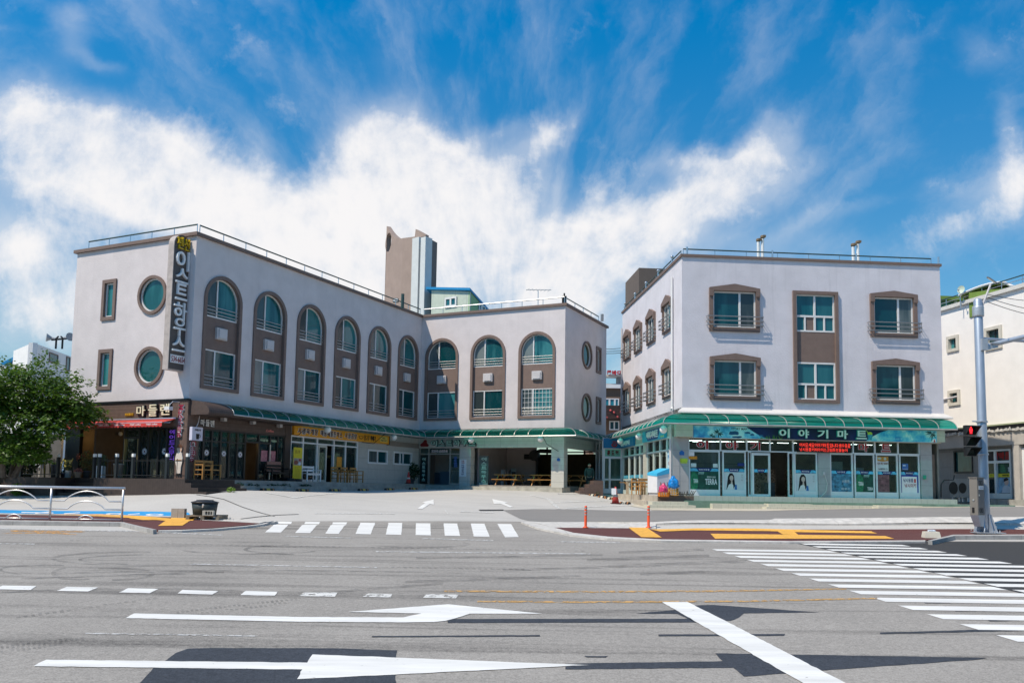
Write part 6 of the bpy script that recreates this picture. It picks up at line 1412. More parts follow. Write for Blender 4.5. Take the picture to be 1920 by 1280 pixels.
# blue signs of the bath house
r = thing('shop_sign', 'sea blue sign with red hot spring mark above the lobby door beside the mart', 'sign', LF.P(aL / 2, 2.66))
part(MB().fbox(LF, aL + .05, .06, 2.66, 3.28, .0, .12), 'board', m_bluesign, r)
c = aL * .42
mk = MB().fring(LF, [(c + .19 * math.cos(t), 2.90 + .17 * math.sin(t)) for t in [math.pi + math.pi * k / 12 for k in range(13)]] + [(c + .15, 2.94), (c - .15, 2.94)], [(c + .12 * math.cos(t), 2.90 + .08 * math.sin(t)) for t in [math.pi + math.pi * k / 12 for k in range(13)]] + [(c + .10, 2.91), (c - .10, 2.91)], .12, .16)
for k in (-1, 0, 1): mk.fpoly(LF, [(c + .09 * k - .02, 2.90), (c + .09 * k + .02, 2.90), (c + .09 * k + .045, 3.0), (c + .09 * k + .02, 3.12), (c + .09 * k - .02, 3.12), (c + .09 * k + .005, 3.0)], .12, .16)
part(mk, 'spring_mark', M('red_spring_mark', (.40, .03, .03), .5, var=.1), r)
s0, s1 = sF + .0, BG.s(1191.7, 838)
r = thing('shop_sign', 'small sea blue side sign with five white Korean letters, left of the mart', 'sign', BG.P((s0 + s1) / 2, 2.66))
part(MB().fbox(BG, s0 - .05, s1, 2.66, 3.22, .02, .14), 'board', m_bluesign, r); w5 = (s1 - s0 - 1.1) / 5
for i, ch in enumerate('해수사우나'): part(MB().ftext(BG, ch, s0 + .2 + w5 * (i + .08), s0 + .2 + w5 * (i + .92), 2.76, 3.06, .14, .18, .03), 'letter', m_white_plastic, r)
s0, s1 = BG.s(1209.5, 830), BG.s(1251.5, 825)
r = thing('shop_sign', 'light blue side sign with white mart name on dark blue shield, above the freezer', 'sign', BG.P((s0 + s1) / 2, 2.66))
part(MB().fbox(BG, s0, s1, 2.70, 3.36, .02, .16), 'board', M('aqua_sign_face', (.05, .42, .58), .4, var=.2), r)
L_ = s1 - s0
part(MB().fpoly(BG, [(s0 + .26 * L_, 2.74), (s0 + .70 * L_, 2.74), (s0 + .78 * L_, 3.0), (s0 + .80 * L_, 3.34), (s0 + .16 * L_, 3.34), (s0 + .18 * L_, 3.0)], .16, .17), 'shield', M('shield_blue', (.01, .06, .22), .4), r); w5 = .53 * L_ / 5
for i, ch in enumerate('이야기마트'): part(MB().ftext(BG, ch, s0 + .22 * L_ + w5 * (i + .08), s0 + .22 * L_ + w5 * (i + .92), 2.84, 3.22, .17, .21, .03), 'letter', m_white_plastic, r)
part(MB().ftext(BG, '24시', s0 + .84 * L_, s0 + .97 * L_, 2.76, 2.86, .16, .17, .02), 'yellow_mark', M('lime_letter', (.55, .66, .05), .5, var=0), r)
for (px, py, lb) in ((1163.3, 827, 'round lamp hanging in front of the blue spring mark sign'), (1198, 818, 'round lamp hanging between the two blue side signs'), (1244, 805, 'round lamp hanging in front of the light blue shield sign')):
    s, z = BG.loc(px, py, .55); globe(BG.P(s, z, .55), lb, 'globe lamps under the mart canopy')
sp = BL.P(*[BL.loc(1112.5, 828, 1.45)[0], BL.loc(1112.5, 828, 1.45)[1]], 1.45)
r = thing('floodlight', 'white floodlight pointing left at the far end of the mart canopy', 'lamp', sp)
part(MB().lathe(sp + V((-.1, 0, 0)), [(.10, -.16), (.22, -.14), (.24, .02), (.10, .16)], 14), 'head', m_white_plastic, r, True); part(MB().tube([sp + V((.05, 0, 0)), sp + V((.6, .1, .02))], .03, 6), 'arm', m_rib, r)
# terrace of the lobby side
r = thing('side_terrace', 'low concrete terrace with brown steps beside the mart lobby', 'terrace', BG.P(10, -.9))
part(MB().fbox(BG, sF + 2.6, M0 + .9, -1.5, ZFB - .012, -.3, 1.0), 'slab', M('worn_beige_concrete', (.46, .41, .34), .9, var=.25, scale=2, bump=.3), r)
part(MB().fbox(BG, sF + 5.5, M0 + .9, -1.6, -.50, 1.0, 1.55), 'lower_step', MATS['worn_beige_concrete'], r)
part(MB().fbox(BG, M0 + .905, M0 + .93, -1.4, ZFB - .02, -.8, 1.0), 'brown_facing', plank('brown_deck_facing', (.16, .12, .10), (0, 0, 1), .12, .5), r)
m_brstep = plank('brown_deck_boards', (.125, .085, .072), (0, 0, 1), .17, .55)
p = at(1100, 927); Fs = Face(V((p.x, p.y, 0)), MBx, -NB)
r = thing('steps', 'brown boarded steps climbing right to the lobby between the two buildings', 'steps', p)
x0, x1 = Fs.s(1088, 920), Fs.s(1131, 920)
for k, (px, pz) in enumerate(((1088, 920), (1095, 913.5), (1104.5, 907), (1113, 900))): a = Fs.s(px, 915); part(MB().fbox(Fs, a, x1, p.z - .4, Fs.loc(1100, pz)[1], -2.0 - .02 * k, .0 - .004 * k), 'step', m_brstep, r)
# ramp at the carport corner
pr = [at(1046, 926), at(1108, 927), at(1100, 914.5), at(1068, 914)]
mb = MB(); mb.hexa([q + Zv(-.3) for q in pr], [pr[0] + Zv(.02), pr[1] + Zv(.02), pr[2] + Zv(.02), pr[3] + Zv(.02)]); struct(mb, 'concrete_ramp', MATS['m_kerb_white'] if 'm_kerb_white' in MATS else m_kerb_white)

# ================================================================== NEIGHBOURS
m_cream = M('cream_painted_wall', (.83, .80, .765), .85, var=.05, scale=1.2, bump=.2, bscale=20, streak=.08)
fA, fN = depth_pt(1765, 700, 52.), depth_pt(1920, 700, 45.66); fA.z = fN.z = 0
DC = (fN - fA).normalized(); NC = V((DC.y, -DC.x, 0)); CC = Face(fA, DC, NC)
def cl(px, py, o=0): return CC.loc(px, py, o)
zc1, zc0 = cl(1900, 545)[1], cl(1900, 796)[1]; s9 = 22.
cream = thing('cream_building', 'cream painted building with green roof canopy and small shop at the right edge', 'building', (fN.x, fN.y, -.6))
wn = [rect(*cl(1777, 660)[:1], cl(1799, 660)[0], cl(1788, 659)[1], cl(1788, 629)[1]), rect(cl(1848, 640)[0], cl(1880, 640)[0], cl(1864, 655)[1], cl(1864, 612)[1]), rect(cl(1779, 740)[0], cl(1801, 740)[0], cl(1790, 760)[1], cl(1790, 731)[1])]
part(MB().fpoly(CC, rect(-9, s9, zc0, zc1), -.2, 0, [ins(q, .1) for q in wn]), 'upper_wall', m_cream, cream)
part(MB().fbox(CC, -9, s9, zc1, zc1 + .22, -.5, .18), 'coping', M('pale_coping', (.62, .60, .56), .8, var=.1), cream); part(MB().fbox(CC, -9, s9, zc1 - .2, zc1 - .02, -14, -.21), 'roof', m_roofing, cream)
part(MB().fbox(CC, s9 - .2, s9, -1, zc1, -14, -.21).fbox(CC, -9, -8.8, -1, zc1, -14, -.21), 'end_wall', m_cream, cream)
for q in wn:
    w = part(MB().fpoly(CC, ins(q, .1), -.17, -.12), 'window', m_teal, cream); part(MB().fring(CC, q, ins(q, .18), -.15, .10), 'stone_surround', M('stone_surround', (.58, .55, .48), .8, var=.1), w); mid = (q[0][0] + q[1][0]) / 2; part(MB().fbox(CC, mid - .04, mid + .04, q[0][1] + .15, q[2][1] - .15, -.12, -.1), 'mullion', m_blackframe, w)
part(MB().tube([CC.P(0, cl(1767, 750)[1], .08), CC.P(cl(1797, 742)[0], cl(1797, 743)[1], .08)], .06, 8), 'wall_pipe', m_vent, cream)
m_stoneC = tile('grey_stone_shop_wall', (.30, .285, .265), 1.3, .95, tuple(DC), .65, .02, .2, .5)
door = rect(cl(1832, 900)[0], cl(1888, 900)[0], cl(1860, 934)[1], cl(1860, 842)[1]); win = rect(cl(1780, 870)[0], cl(1815, 870)[0], cl(1797, 886)[1], cl(1797, 844)[1])
zg0 = -1.3
part(MB().fpoly(CC, rect(-9, s9, zg0, zc0 - .55), -.6, -.35, [ins(door, .02), ins(win, .02)]), 'shop_wall', m_stoneC, cream)
part(MB().fbox(CC, -9, s9, zc0 - 1.1, zc0 - .15, -.55, .0), 'stone_lintel', M('light_stone_lintel', (.46, .43, .39), .85, var=.12), cream)
part(MB().fbox(CC, -9, s9, zc0 - .16, zc0 + .02, -.4, .14), 'dark_gutter', m_black, cream); part(MB().fbox(CC, -9, s9, zc0 + .02, zc0 + .10, -.2, .18), 'green_flashing', M('lime_flashing', (.34, .38, .24), .6), cream)
rs = MB(); 
for k in range(60): s = -3 + .3 * k + random.uniform(-.05, .05); rs.cbox(CC.P(s, zc0 - .24 + random.uniform(-.04, .03), .03), (.2, .30, .12 + random.uniform(0, .08)), Matrix.Rotation(random.uniform(-.2, .2), 3, 'X'))
part(rs, 'rough_stone_band', M('rough_white_stone', (.62, .59, .54), .9, var=.3, scale=9), cream)['kind'] = 'stuff'
for x0, x1 in ((1899, 1911), ): part(MB().fbox(CC, cl(x0, 880)[0], cl(x1, 880)[0], zg0, zc0 - 1.0, -.4, -.02), 'stone_pier', MATS['light_stone_lintel'], cream)
w = part(MB().fpoly(CC, ins(win, .02), -.5, -.42), 'dark_window', m_teal, cream); part(MB().fring(CC, win, ins(win, .08), -.45, -.3), 'frame', m_blackframe, w)
a0, a1, z0, z1 = door[0][0], door[1][0], door[0][1], door[2][1]; zt = z0 + (z1 - z0) * .74
w = part(MB().fbox(CC, a0, a1, z0, z1, -.5, -.45), 'shop_window', MATS['dark_door_glass'], cream)
fm = MB().fring(CC, door, ins(door, .10), -.46, -.28).fbox(CC, a0, a1, zt - .06, zt + .08, -.44, -.282).fbox(CC, a0 + .45 * (a1 - a0), a0 + .45 * (a1 - a0) + .14, z0, z1, -.44, -.284).fbox(CC, a0 + .1, a1 - .1, z0 + .1, z0 + .3, -.44, -.3); part(fm, 'frame', m_alu, w)
c0 = a0 + .45 * (a1 - a0) + .14
part(MB().fbox(CC, a0 + .1, a1 - .1, zt + .1, z1 - .12, -.43, -.40), 'sign_strip', M('dark_strip', (.03, .03, .035), .5), w); part(MB().fchars(CC, '양마트', a0 + .9, a1 - .12, zt + .14, z1 - .16, -.40, -.38, .06, .85), 'red_letters', m_rletter, w); 
part(MB().fbox(CC, c0 + .02, a1 - .1, z0 + 1.42, zt - .1, -.44, -.42), 'green_poster', m_green_p, w); part(MB().ftext(CC, 'TERRA', c0 + .75, a1 - .15, zt - .55, zt - .30, -.42, -.41, .05), 'poster_letters', m_pale, w); part(MB().fpoly(CC, [(c0 + .15, z0 + 1.5), (c0 + .6, z0 + 1.5), (c0 + .55, zt - .4), (c0 + .4, zt - .12), (c0 + .2, zt - .12)], -.42, -.415), 'bottle_print', m_bottle, w)
part(MB().fbox(CC, a0 + .1, a1 - .1, z0 + 1.22, z0 + 1.42, -.44, -.41), 'yellow_strip', M('yellow_strip', (.60, .58, .03), .5), w); part(MB().ftext(CC, '시원한 맥주', c0 + .3, a1 - .3, z0 + 1.27, z0 + 1.37, -.41, -.40, .02), 'strip_letters', m_black, w)
part(MB().fbox(CC, c0 + .02, a1 - .1, z0 + .32, z0 + 1.2, -.44, -.42), 'portrait_poster', M('sky_poster', (.22, .40, .56), .5, var=.5, scale=3), w); cx = c0 + .6
part(MB().fpoly(CC, circ(cx, z0 + .95, .17, 16, .2), -.42, -.415), 'poster_face', MATS['printed_skin'], w); part(MB().fpoly(CC, [(cx - .2, z0 + .95), (cx - .1, z0 + .98), (cx + .12, z0 + 1.05), (cx + .18, z0 + 1.12), (cx, z0 + 1.19), (cx - .18, z0 + 1.12)], -.415, -.41), 'poster_hair', m_black, w); part(MB().fpoly(CC, [(cx - .36, z0 + .33), (cx + .36, z0 + .33), (cx + .25, z0 + .66), (cx + .06, z0 + .76), (cx - .15, z0 + .76), (cx - .3, z0 + .6)], -.415, -.41), 'poster_shirt', M('pale_shirt_print', (.50, .58, .66), .5), w)
e0 = cl(1912, 900)[0]
w = part(MB().fbox(CC, e0, s9 - 1, zg0 + .8, zc0 - 1.3, -.5, -.40), 'end_shop_window', M('green_white_print', (.20, .48, .26), .5, var=1., scale=2.2), cream); part(MB().fring(CC, rect(e0, e0 + 2.4, zg0 + .55, zc0 - 1.3), rect(e0 + .14, e0 + 2.3, zg0 + .9, zc0 - 2.0), -.45, -.2), 'frame', m_white_plastic, w)
part(MB().fbox(CC, cl(1884, 935)[0], s9, zg0, cl(1900, 936)[1], -.4, .55).fbox(CC, cl(1826, 935)[0], cl(1884, 935)[0], zg0, cl(1850, 934)[1], -.4, .3), 'stone_step', m_conc, cream)
# green roof shelter
m_limeroof = M('olive_green_roof_sheet', (.17, .26, .05), .6, var=.12, stretch=(1, 1, 1)); m_greenwall = M('sea_green_panel', (.10, .28, .22), .5, var=.1)
qa, qb = depth_pt(1765, 560, 54), depth_pt(1826, 560, 54); zq = depth_pt(1790, 556, 54).z
part(MB().hexa([V((qa.x - 3, qa.y, zq - .1)), V((qb.x, qb.y, zq - .25)), V((qb.x, qb.y + 5, zq - .25)), V((qa.x - 3, qa.y + 5, zq - .1))], [V((qa.x - 3, qa.y, zq + .12)), V((qb.x, qb.y, zq)), V((qb.x, qb.y + 5, zq)), V((qa.x - 3, qa.y + 5, zq + .12))]), 'shelter_roof', m_limeroof, cream)
part(MB().box(qa.x - 3, qb.x, qa.y + .6, qa.y + .7, zc1, zq - .1), 'shelter_wall', m_greenwall, cream); part(MB().box(qa.x + 1.05, qa.x + 1.2, qa.y + .3, qa.y + .45, zc1 - .5, zq - .1), 'shelter_post', m_pvc, cream)
top_ = []; 
for t in np.linspace(0, 1, 12):
    px = 1798 + (1903 - 1798) * t; py = 554 - 34 * math.sin(math.pi * .5 * min(1, t * 1.12)) * 1.0 if t < .85 else 531 - 0 + (t - .85) * 50
    py = 553.5 - 24.5 * math.sin(min(t, .8) / .8 * math.pi / 2) + max(0, t - .8) * 45
    top_.append(depth_pt(px, py, 50 - 3.6 * t))
mb = MB(); n = len(top_)
vs = [p for p in top_] + [p + V((4.5, 3.5, -.35)) for p in top_]; mb.add(vs + [p + Zv(-.10) for p in vs], [(i, i + 1, n + i + 1, n + i) for i in range(n - 1)] + [(2 * n + i, 2 * n + i + 1, 3 * n + i + 1, 3 * n + i) for i in range(n - 1)] + [(i, i + 1, 2 * n + i + 1, 2 * n + i) for i in range(n - 1)])
part(mb, 'curved_roof', m_limeroof, cream); part(MB().tube(top_, .07, 6), 'roof_edge', m_pvc, cream)
part(MB().hexa([top_[2] + Zv(-1.6), top_[9] + Zv(-1.6), top_[9] + V((.1, .3, -1.6)), top_[2] + V((.1, .3, -1.6))], [top_[2] + Zv(-.12), top_[9] + Zv(-.3), top_[9] + V((.1, .3, -.3)), top_[2] + V((.1, .3, -.12))]), 'shelter_side', m_limeroof, cream)
rl = [CC.P(-1, zc1 + .75, -.1), CC.P(s9, zc1 + .75, -.1)]
o = part(MB().tube(rl, .035, 6), 'roof_handrail', m_rail, cream); part(MB().tube([p + Zv(-.22) for p in rl], .02, 6), 'lower_rail', m_steel, cream)
for k in range(12): q = CC.P(-1 + 1.5 * k, zc1 + .2, -.1); part(MB().tube([q, q + Zv(.55)], .022, 5), 'rail_post', m_steel, o)
ds = depth_pt(1802, 543, 49.5); r = thing('satellite_dish', 'small pale satellite dish on the roof of the cream building', 'satellite dish', ds)
mb = MB(); nd = V((-.7, -.7, .25)).normalized(); ax = nd.cross(V((0, 0, 1))).normalized(); ay = ax.cross(nd)
vs = [ds - nd * .07]; K = 20
for rr, dd in ((.11, -.05), (.20, -.02), (.26, .02)): vs += [ds + nd * dd + ax * (rr * .8 * math.cos(2 * math.pi * k / K)) + ay * (rr * math.sin(2 * math.pi * k / K)) for k in range(K)]
mb.add(vs, [(0, 1 + k, 1 + (k + 1) % K) for k in range(K)] + [(1 + j * K + k, 1 + j * K + (k + 1) % K, 1 + (j + 1) * K + (k + 1) % K, 1 + (j + 1) * K + k) for j in range(2) for k in range(K)])
part(mb, 'dish', M('pale_green_dish', (.50, .58, .48), .5), r, True); part(MB().tube([ds - nd * .1, ds + V((.1, .3, -.4)), ds + V((.1, .3, -1.2))], .03, 6), 'mast', m_steel, r); part(MB().tube([ds - nd * .05 - ay * .4, ds + nd * .45 - ay * .25], .018, 5).ball(ds + nd * .45 - ay * .22, .06, 8), 'receiver_arm', m_steel, r)
# air conditioners beside the mart
m_ac = M('grey_ac_case', (.40, .40, .38), .5, var=.08)
for k, (x0, x1, lb) in enumerate(((1781, 1799, 'left of two grey air conditioners beside the mart end wall'), (1799.5, 1815, 'right of two grey air conditioners beside the mart end wall'))):
    a, b = CC.s(x0, 915, .5), CC.s(x1, 915, .5); z0, z1 = CC.loc(1797, 932, .5)[1], CC.loc(1797, 897, .5)[1]
    r = thing('air_conditioner', lb, 'air conditioner', CC.P((a + b) / 2, z0, .3), 'air conditioners beside the mart')
    part(MB().fbox(CC, a, b, z0, z1, .1, .5), 'case', m_ac, r); c = (a + b) / 2 - .1; part(MB().fpoly(CC, circ(c, (z0 + z1) / 2, .46 * min(b - a, z1 - z0), 20), .50, .515), 'fan_grille', m_black, r)
    part(MB().fbox(CC, a + .08, a + .18, z0 - .25, z0, .15, .45), 'foot', m_white_plastic, r); part(MB().fbox(CC, b - .18, b - .08, z0 - .25, z0, .15, .45), 'foot', m_white_plastic, r)
# boarded recess at the mart's right flank
FR = Face(Bp[2], NB, MBx)
part(MB().fbox(BF, 13.07, M1 - .25, ZFB, 2.1, -1.2, -.5), 'brown_side_box', M('dull_brown_panel', (.20, .155, .125), .8, var=.15), mart); part(MB().fbox(BF, 13.07, M1 + .0, 2.1, 3.86, -1.3, -.9), 'teal_side_window', m_teal, mart)
solo(MB().tube([BF.P(M1 - .1, ZFB + .1, -.3), BF.P(M1 - .08, .55, -.3), BF.P(M1 + .1, .78, -.3), BF.P(M1 + .6, .8, -.3), BF.P(M1 + .66, 1.05, -.3)], .03, 6), 'pipe', m_black, 'bent black pipe at the right flank of the mart', 'pipe')
# brick guest house between the two buildings
gy = 78.
G = lambda px, py: depth_pt(px, py, gy)
gx0, gx1 = G(1105, 750).x, G(1200, 750).x; FG = Face(V((gx0, gy, 0)), V((1, 0, 0)), V((0, -1, 0)))
gl_ = lambda px, py: (G(px, py).x - gx0, G(px, py).z)
gh = thing('brick_building', 'brown brick building with balconies and red rooftop letters in the gap behind', 'building', (G(1150, 900).x, gy, -.3))
m_brick = M('brown_brick', (.20, .125, .085), .9, var=.35, scale=14)
zsl = gl_(1150, 728)[1]
part(MB().fbox(FG, 0, gx1 - gx0, -.5, zsl, -6, 0), 'brick_wall', m_brick, gh); part(MB().fbox(FG, -.2, gx1 - gx0 + .2, zsl, zsl + .35, -6, .3), 'roof_slab', m_pvc, gh)
a, z0 = gl_(1130, 762); b, z1 = gl_(1160.5, 747)
w = part(MB().fbox(FG, a, b, z0, z1, 0, .08), 'balcony_window', M('bright_teal_pane', (.02, .22, .30), .1, var=.3), gh); fm = MB().fring(FG, rect(a, b, z0, z1), rect(a + .1, b - .1, z0 + .1, z1 - .1), .0, .14)
for x in (1142.5, 1152.5): fm.fbox(FG, gl_(x, 750)[0] - .08, gl_(x, 750)[0] + .08, z0, z1, .0, .13)
part(fm, 'frame', m_pvc, w)
z0, z1 = gl_(1150, 787)[1], gl_(1150, 762)[1]; part(MB().fbox(FG, 0, gx1 - gx0, z0, z1, .1, 1.2), 'balcony', plank('dark_balcony_boards', (.035, .018, .015), (0, 0, 1), .35, 2.2), gh)
fl_ = MB()
for k in range(14): fl_.ball(FG.P(1.2 + .32 * k, z1 - .3 - .9 * random.random(), 1.25), .10, 6)
part(fl_, 'balcony_flowers', M('red_white_flowers', (.55, .10, .10), .7, var=1., scale=5), gh)['kind'] = 'stuff'
a, z0 = gl_(1142, 806); b, z1 = gl_(1161, 789); w = part(MB().fbox(FG, a, b, z0, z1, 0, .08), 'lower_window', m_teal, gh); part(MB().fring(FG, rect(a, b, z0, z1), rect(a + .1, b - .1, z0 + .1, z1 - .1), .0, .14).fbox(FG, (a + b) / 2 - .06, (a + b) / 2 + .06, z0, z1, 0, .12), 'frame', m_pvc, w)
part(MB().fbox(FG, gl_(1130, 790)[0], gl_(1165, 790)[0], z1 + .1, z1 + .5, 0, .2), 'ochre_band', M('ochre_board', (.24, .12, .03), .7, var=.2), gh)
a, b = gl_(1157.5, 715)[0], gl_(1164, 715)[0]; part(MB().fbox(FG, a, b + 1, zsl + .3, gl_(1150, 706)[1], -1, 0), 'roof_pillar', M('grey_render', (.24, .23, .22), .8), gh); part(MB().fbox(FG, 0, gx1 - gx0, gl_(1150, 706)[1], gl_(1150, 702.5)[1], -1.2, .2), 'roof_beam', MATS['pale_coping'], gh)
rr_ = MB().tube([FG.P(0, gl_(1150, 720)[1], 0), FG.P(gx1 - gx0, gl_(1150, 720)[1], 0)], .05, 5); part(rr_, 'roof_rail', m_steel, gh)
for k in range(16): q = FG.P(.3 * k + 1, zsl + .3, 0); part(MB().tube([q, V((q.x, q.y, gl_(1150, 720)[1]))], .02, 4), 'baluster', m_steel, gh)
s0, s1 = gl_(1136.5, 700)[0], gl_(1165.5, 700)[0]; zl0, zl1 = gl_(1150, 704)[1], gl_(1150, 695.5)[1]
r = thing('letter_sign', 'red rooftop letters on the beam of the brick building', 'sign', FG.P((s0 + s1) / 2, zl0, .3)); part(MB().fchars(FG, '꽃바다', s0, s1, zl0, zl1, .3, .5, .07, .88), 'lettering', M('bright_red_letter', (.48, .02, .03), .5, var=.1), r)
# white building far left with horn loudspeakers
wy = 62.; c0_, c1_, c2_ = depth_pt(26, 650, wy + 1), depth_pt(62, 642, wy - 3), depth_pt(150, 655, wy + 5)
zt_ = c1_.z; wb = thing('white_building', 'plain white flat-roofed building behind the tree at the left edge', 'building', (c1_.x, c1_.y, -.6))
for q in (c0_, c1_, c2_): q.z = 0
Fa = Face(c0_, (c1_ - c0_).normalized(), V(((c1_ - c0_).y, -(c1_ - c0_).x, 0)).normalized()); Fb = Face(c1_, (c2_ - c1_).normalized(), V(((c2_ - c1_).y, -(c2_ - c1_).x, 0)).normalized())
la, lb_ = (c1_ - c0_).length, (c2_ - c1_).length
m_whw = M('white_painted_wall', (.72, .72, .72), .85, var=.06, streak=.1)
part(MB().fbox(Fa, 0, la, -1, zt_, -.3, 0).fbox(Fb, 0.005, lb_ + 4, -1, zt_ - .002, -.3, .0), 'wall', m_whw, wb); part(MB().add([c0_ + Zv(zt_ - .1), c1_ + Zv(zt_ - .1), c2_ + Zv(zt_ - .1), c2_ + V((-4, 9, zt_ - .1)), c0_ + V((0, 8, zt_ - .1))], [(0, 1, 2, 3, 4)]), 'roof', m_roofing, wb)
for (xa, xb, ya, yb) in ((91, 108.5, 665.5, 678), (122.5, 131, 670, 694)):
    a, z0 = Fb.loc(xa, yb); b, z1 = Fb.loc(xb, ya); w = part(MB().fbox(Fb, a, b, z0, z1, -.1, .02), 'window', m_tealB, wb); part(MB().fring(Fb, rect(a, b, z0, z1), rect(a + .08, b - .08, z0 + .08, z1 - .08), -.05, .06), 'frame', MATS['brown_trim'], w)
hp = depth_pt(111, 645, wy); r = thing('loudspeaker_mast', 'pair of horn loudspeakers on a black bracket on the white roof at left', 'loudspeakers', hp); k_ = wy / FPX
part(MB().bar(hp + V((-15 * k_, 0, 8 * k_)), hp + V((15 * k_, 0, 11 * k_)), .12), 'bracket', m_black, r)
for sx, dz in ((-1, 9), (1, 11)):
    part(MB().tube([hp + V((6 * k_ * sx, 0, -9 * k_)), hp + V((6 * k_ * sx, 0, 9 * k_))], .07, 6), 'post', m_black, r)
    part(MB().tube([hp + V((8 * k_ * sx, 0, (dz + 1) * k_)), hp + V((15 * k_ * sx, 0, (dz + 2) * k_)), hp + V((22.5 * k_ * sx, -.2, (dz + 2.5) * k_))], [.07, .11, .32], 10), 'horn', M('grey_horn', (.30, .31, .33), .5, var=.1), r)
part(MB().tube([hp + V((-7 * k_, 0, 10 * k_)), hp + V((-2 * k_, 0, 15 * k_))], .06, 6).tube([hp + V((7 * k_, 0, 11 * k_)), hp + V((2 * k_, 0, 15 * k_))], .06, 6), 'braces', m_black, r)
bq = [depth_pt(2, 680, 66), depth_pt(27, 668, 66), depth_pt(30, 672, 66), depth_pt(4, 684, 66)]
part(MB().hexa([q for q in bq], [q + V((0, 6, 0)) for q in bq]), 'blue_lean_to_roof', MATS['bright_blue_roof'], wb); part(MB().box(depth_pt(-60, 690, 66).x, depth_pt(27, 690, 66).x, 66.3, 70, -1, depth_pt(10, 684, 66).z), 'lean_to_wall', m_whw, wb)
# ================================================================== WIRES
m_wire = M('black_cable', (.03, .03, .035), .6, var=0)
for k, y in enumerate((653, 657.5, 661.5)):
    a, b = depth_pt(1120, y + 1.2, 64), depth_pt(1180, y - 1.6, 64); solo(MB().tube([a, (a + b) / 2 + Zv(-.05), b], .022, 5), 'overhead_wire', m_wire, ('uppermost', 'middle', 'lowest')[k] + ' of three overhead wires in the gap between the buildings', 'wire', 'overhead wires in the gap')
for k, (y0, y1) in enumerate(((552, 562), (558, 585), (566, 597))):
    a, b = depth_pt(1852, y0, 27.6), depth_pt(1990, y1, 30); pts = [a + (b - a) * t + Zv(-.12 * math.sin(math.pi * t)) for t in np.linspace(0, 1, 9)]
    solo(MB().tube(pts, .011, 5), 'overhead_wire', m_wire, ('uppermost', 'middle', 'lowest')[k] + ' of three wires leaving the grey signal pole to the right', 'wire', 'wires at the signal pole')
# ================================================================== STREET FURNITURE
m_galv = M('galvanised_steel', (.42, .47, .54), .42, .55, var=.10, scale=5, stretch=(1, 1, .3))
m_galv2 = M('galvanised_fittings', (.50, .53, .57), .4, .5, var=.12, scale=8)
pb = at(1848, 998.5, .05); PY = pb.y
zp = lambda py, px=1845: depth_pt(px, py, PY).z
pole = thing('signal_pole', 'tall grey galvanised signal pole with side arm at the right pavement', 'pole', pb)
H0, H1 = pb.z, zp(560)
part(MB().lathe((pb.x, pb.y, 0), [(.158, H0 + .02), (.155, H0 + 1), (.138, H1 - .08), (.11, H1 - .02), (.02, H1 + .02)], 24), 'shaft', m_galv, pole, True)
part(MB().lathe((pb.x, pb.y, 0), [(.178, zp(594)), (.182, zp(592)), (.182, zp(577)), (.178, zp(575))], 24), 'sleeve', m_galv2, pole, True)
part(MB().cbox((pb.x, pb.y, H0 + .015), (.95, .75, .03)), 'base_plate', m_galv2, pole)
for k in range(8):
    t = 2 * math.pi * k / 8 + .2; d = V((math.cos(t), math.sin(t), 0)); n_ = V((-d.y, d.x, 0)) * .012; c = V((pb.x, pb.y, 0))
    part(MB().hexa([c + d * .16 - n_ + Zv(H0 + .03), c + d * .37 - n_ + Zv(H0 + .03), c + d * .37 + n_ + Zv(H0 + .03), c + d * .16 + n_ + Zv(H0 + .03)], [c + d * .16 - n_ + Zv(H0 + .62), c + d * .19 - n_ + Zv(H0 + .62), c + d * .19 + n_ + Zv(H0 + .62), c + d * .16 + n_ + Zv(H0 + .62)]), 'base_fin', m_galv, pole)
    part(MB().tube([c + d * .42 + Zv(H0), c + d * .42 + Zv(H0 + .10)], .022, 8), 'anchor_bolt', m_galv2, pole)
a0_ = V((pb.x + .15, pb.y, zp(650))); a1_ = depth_pt(1925, 630, PY - .4); a1_ = a1_ + (a1_ - a0_) * 1.6
part(MB().tube([a0_, a1_], [.085, .07], 12), 'signal_arm', m_galv, pole); part(MB().tube([a0_ + Zv(.28), a0_ + V((1.0, .3, .30)), a0_ + V((4, .9, .30))], .05, 10), 'second_arm', m_galv, pole)
part(MB().cbox(a0_ + V((.15, -.1, -.03)), (.5, .12, .14), Matrix.Rotation(-.25, 3, 'Y')).cbox(a0_ + V((-.08, -.19, .05)), (.2, .10, .4)).cbox(a0_ + V((.3, -.12, .1)), (.3, .25, .05)), 'arm_clamp', m_galv2, pole)
la0, la1 = V((pb.x + .10, pb.y - .05, zp(577))), depth_pt(1857.5, 533, PY); part(MB().tube([la0, la1], .035, 8), 'lamp_arm', m_vent, pole)
c = depth_pt(1861, 526, PY); part(MB().cbox(c, (.16, .42, .05), Matrix.Rotation(.55, 3, 'Z') @ Matrix.Rotation(.75, 3, 'X')), 'lamp_head', M('grey_lamp_casting', (.16, .16, .15), .5, .3), pole); part(MB().cbox(c + V((-.015, -.025, -.025)), (.11, .32, .02), Matrix.Rotation(.55, 3, 'Z') @ Matrix.Rotation(.75, 3, 'X')), 'led_panel', M('led_panel_glass', (.45, .44, .38), .3, var=.3, scale=40), pole)
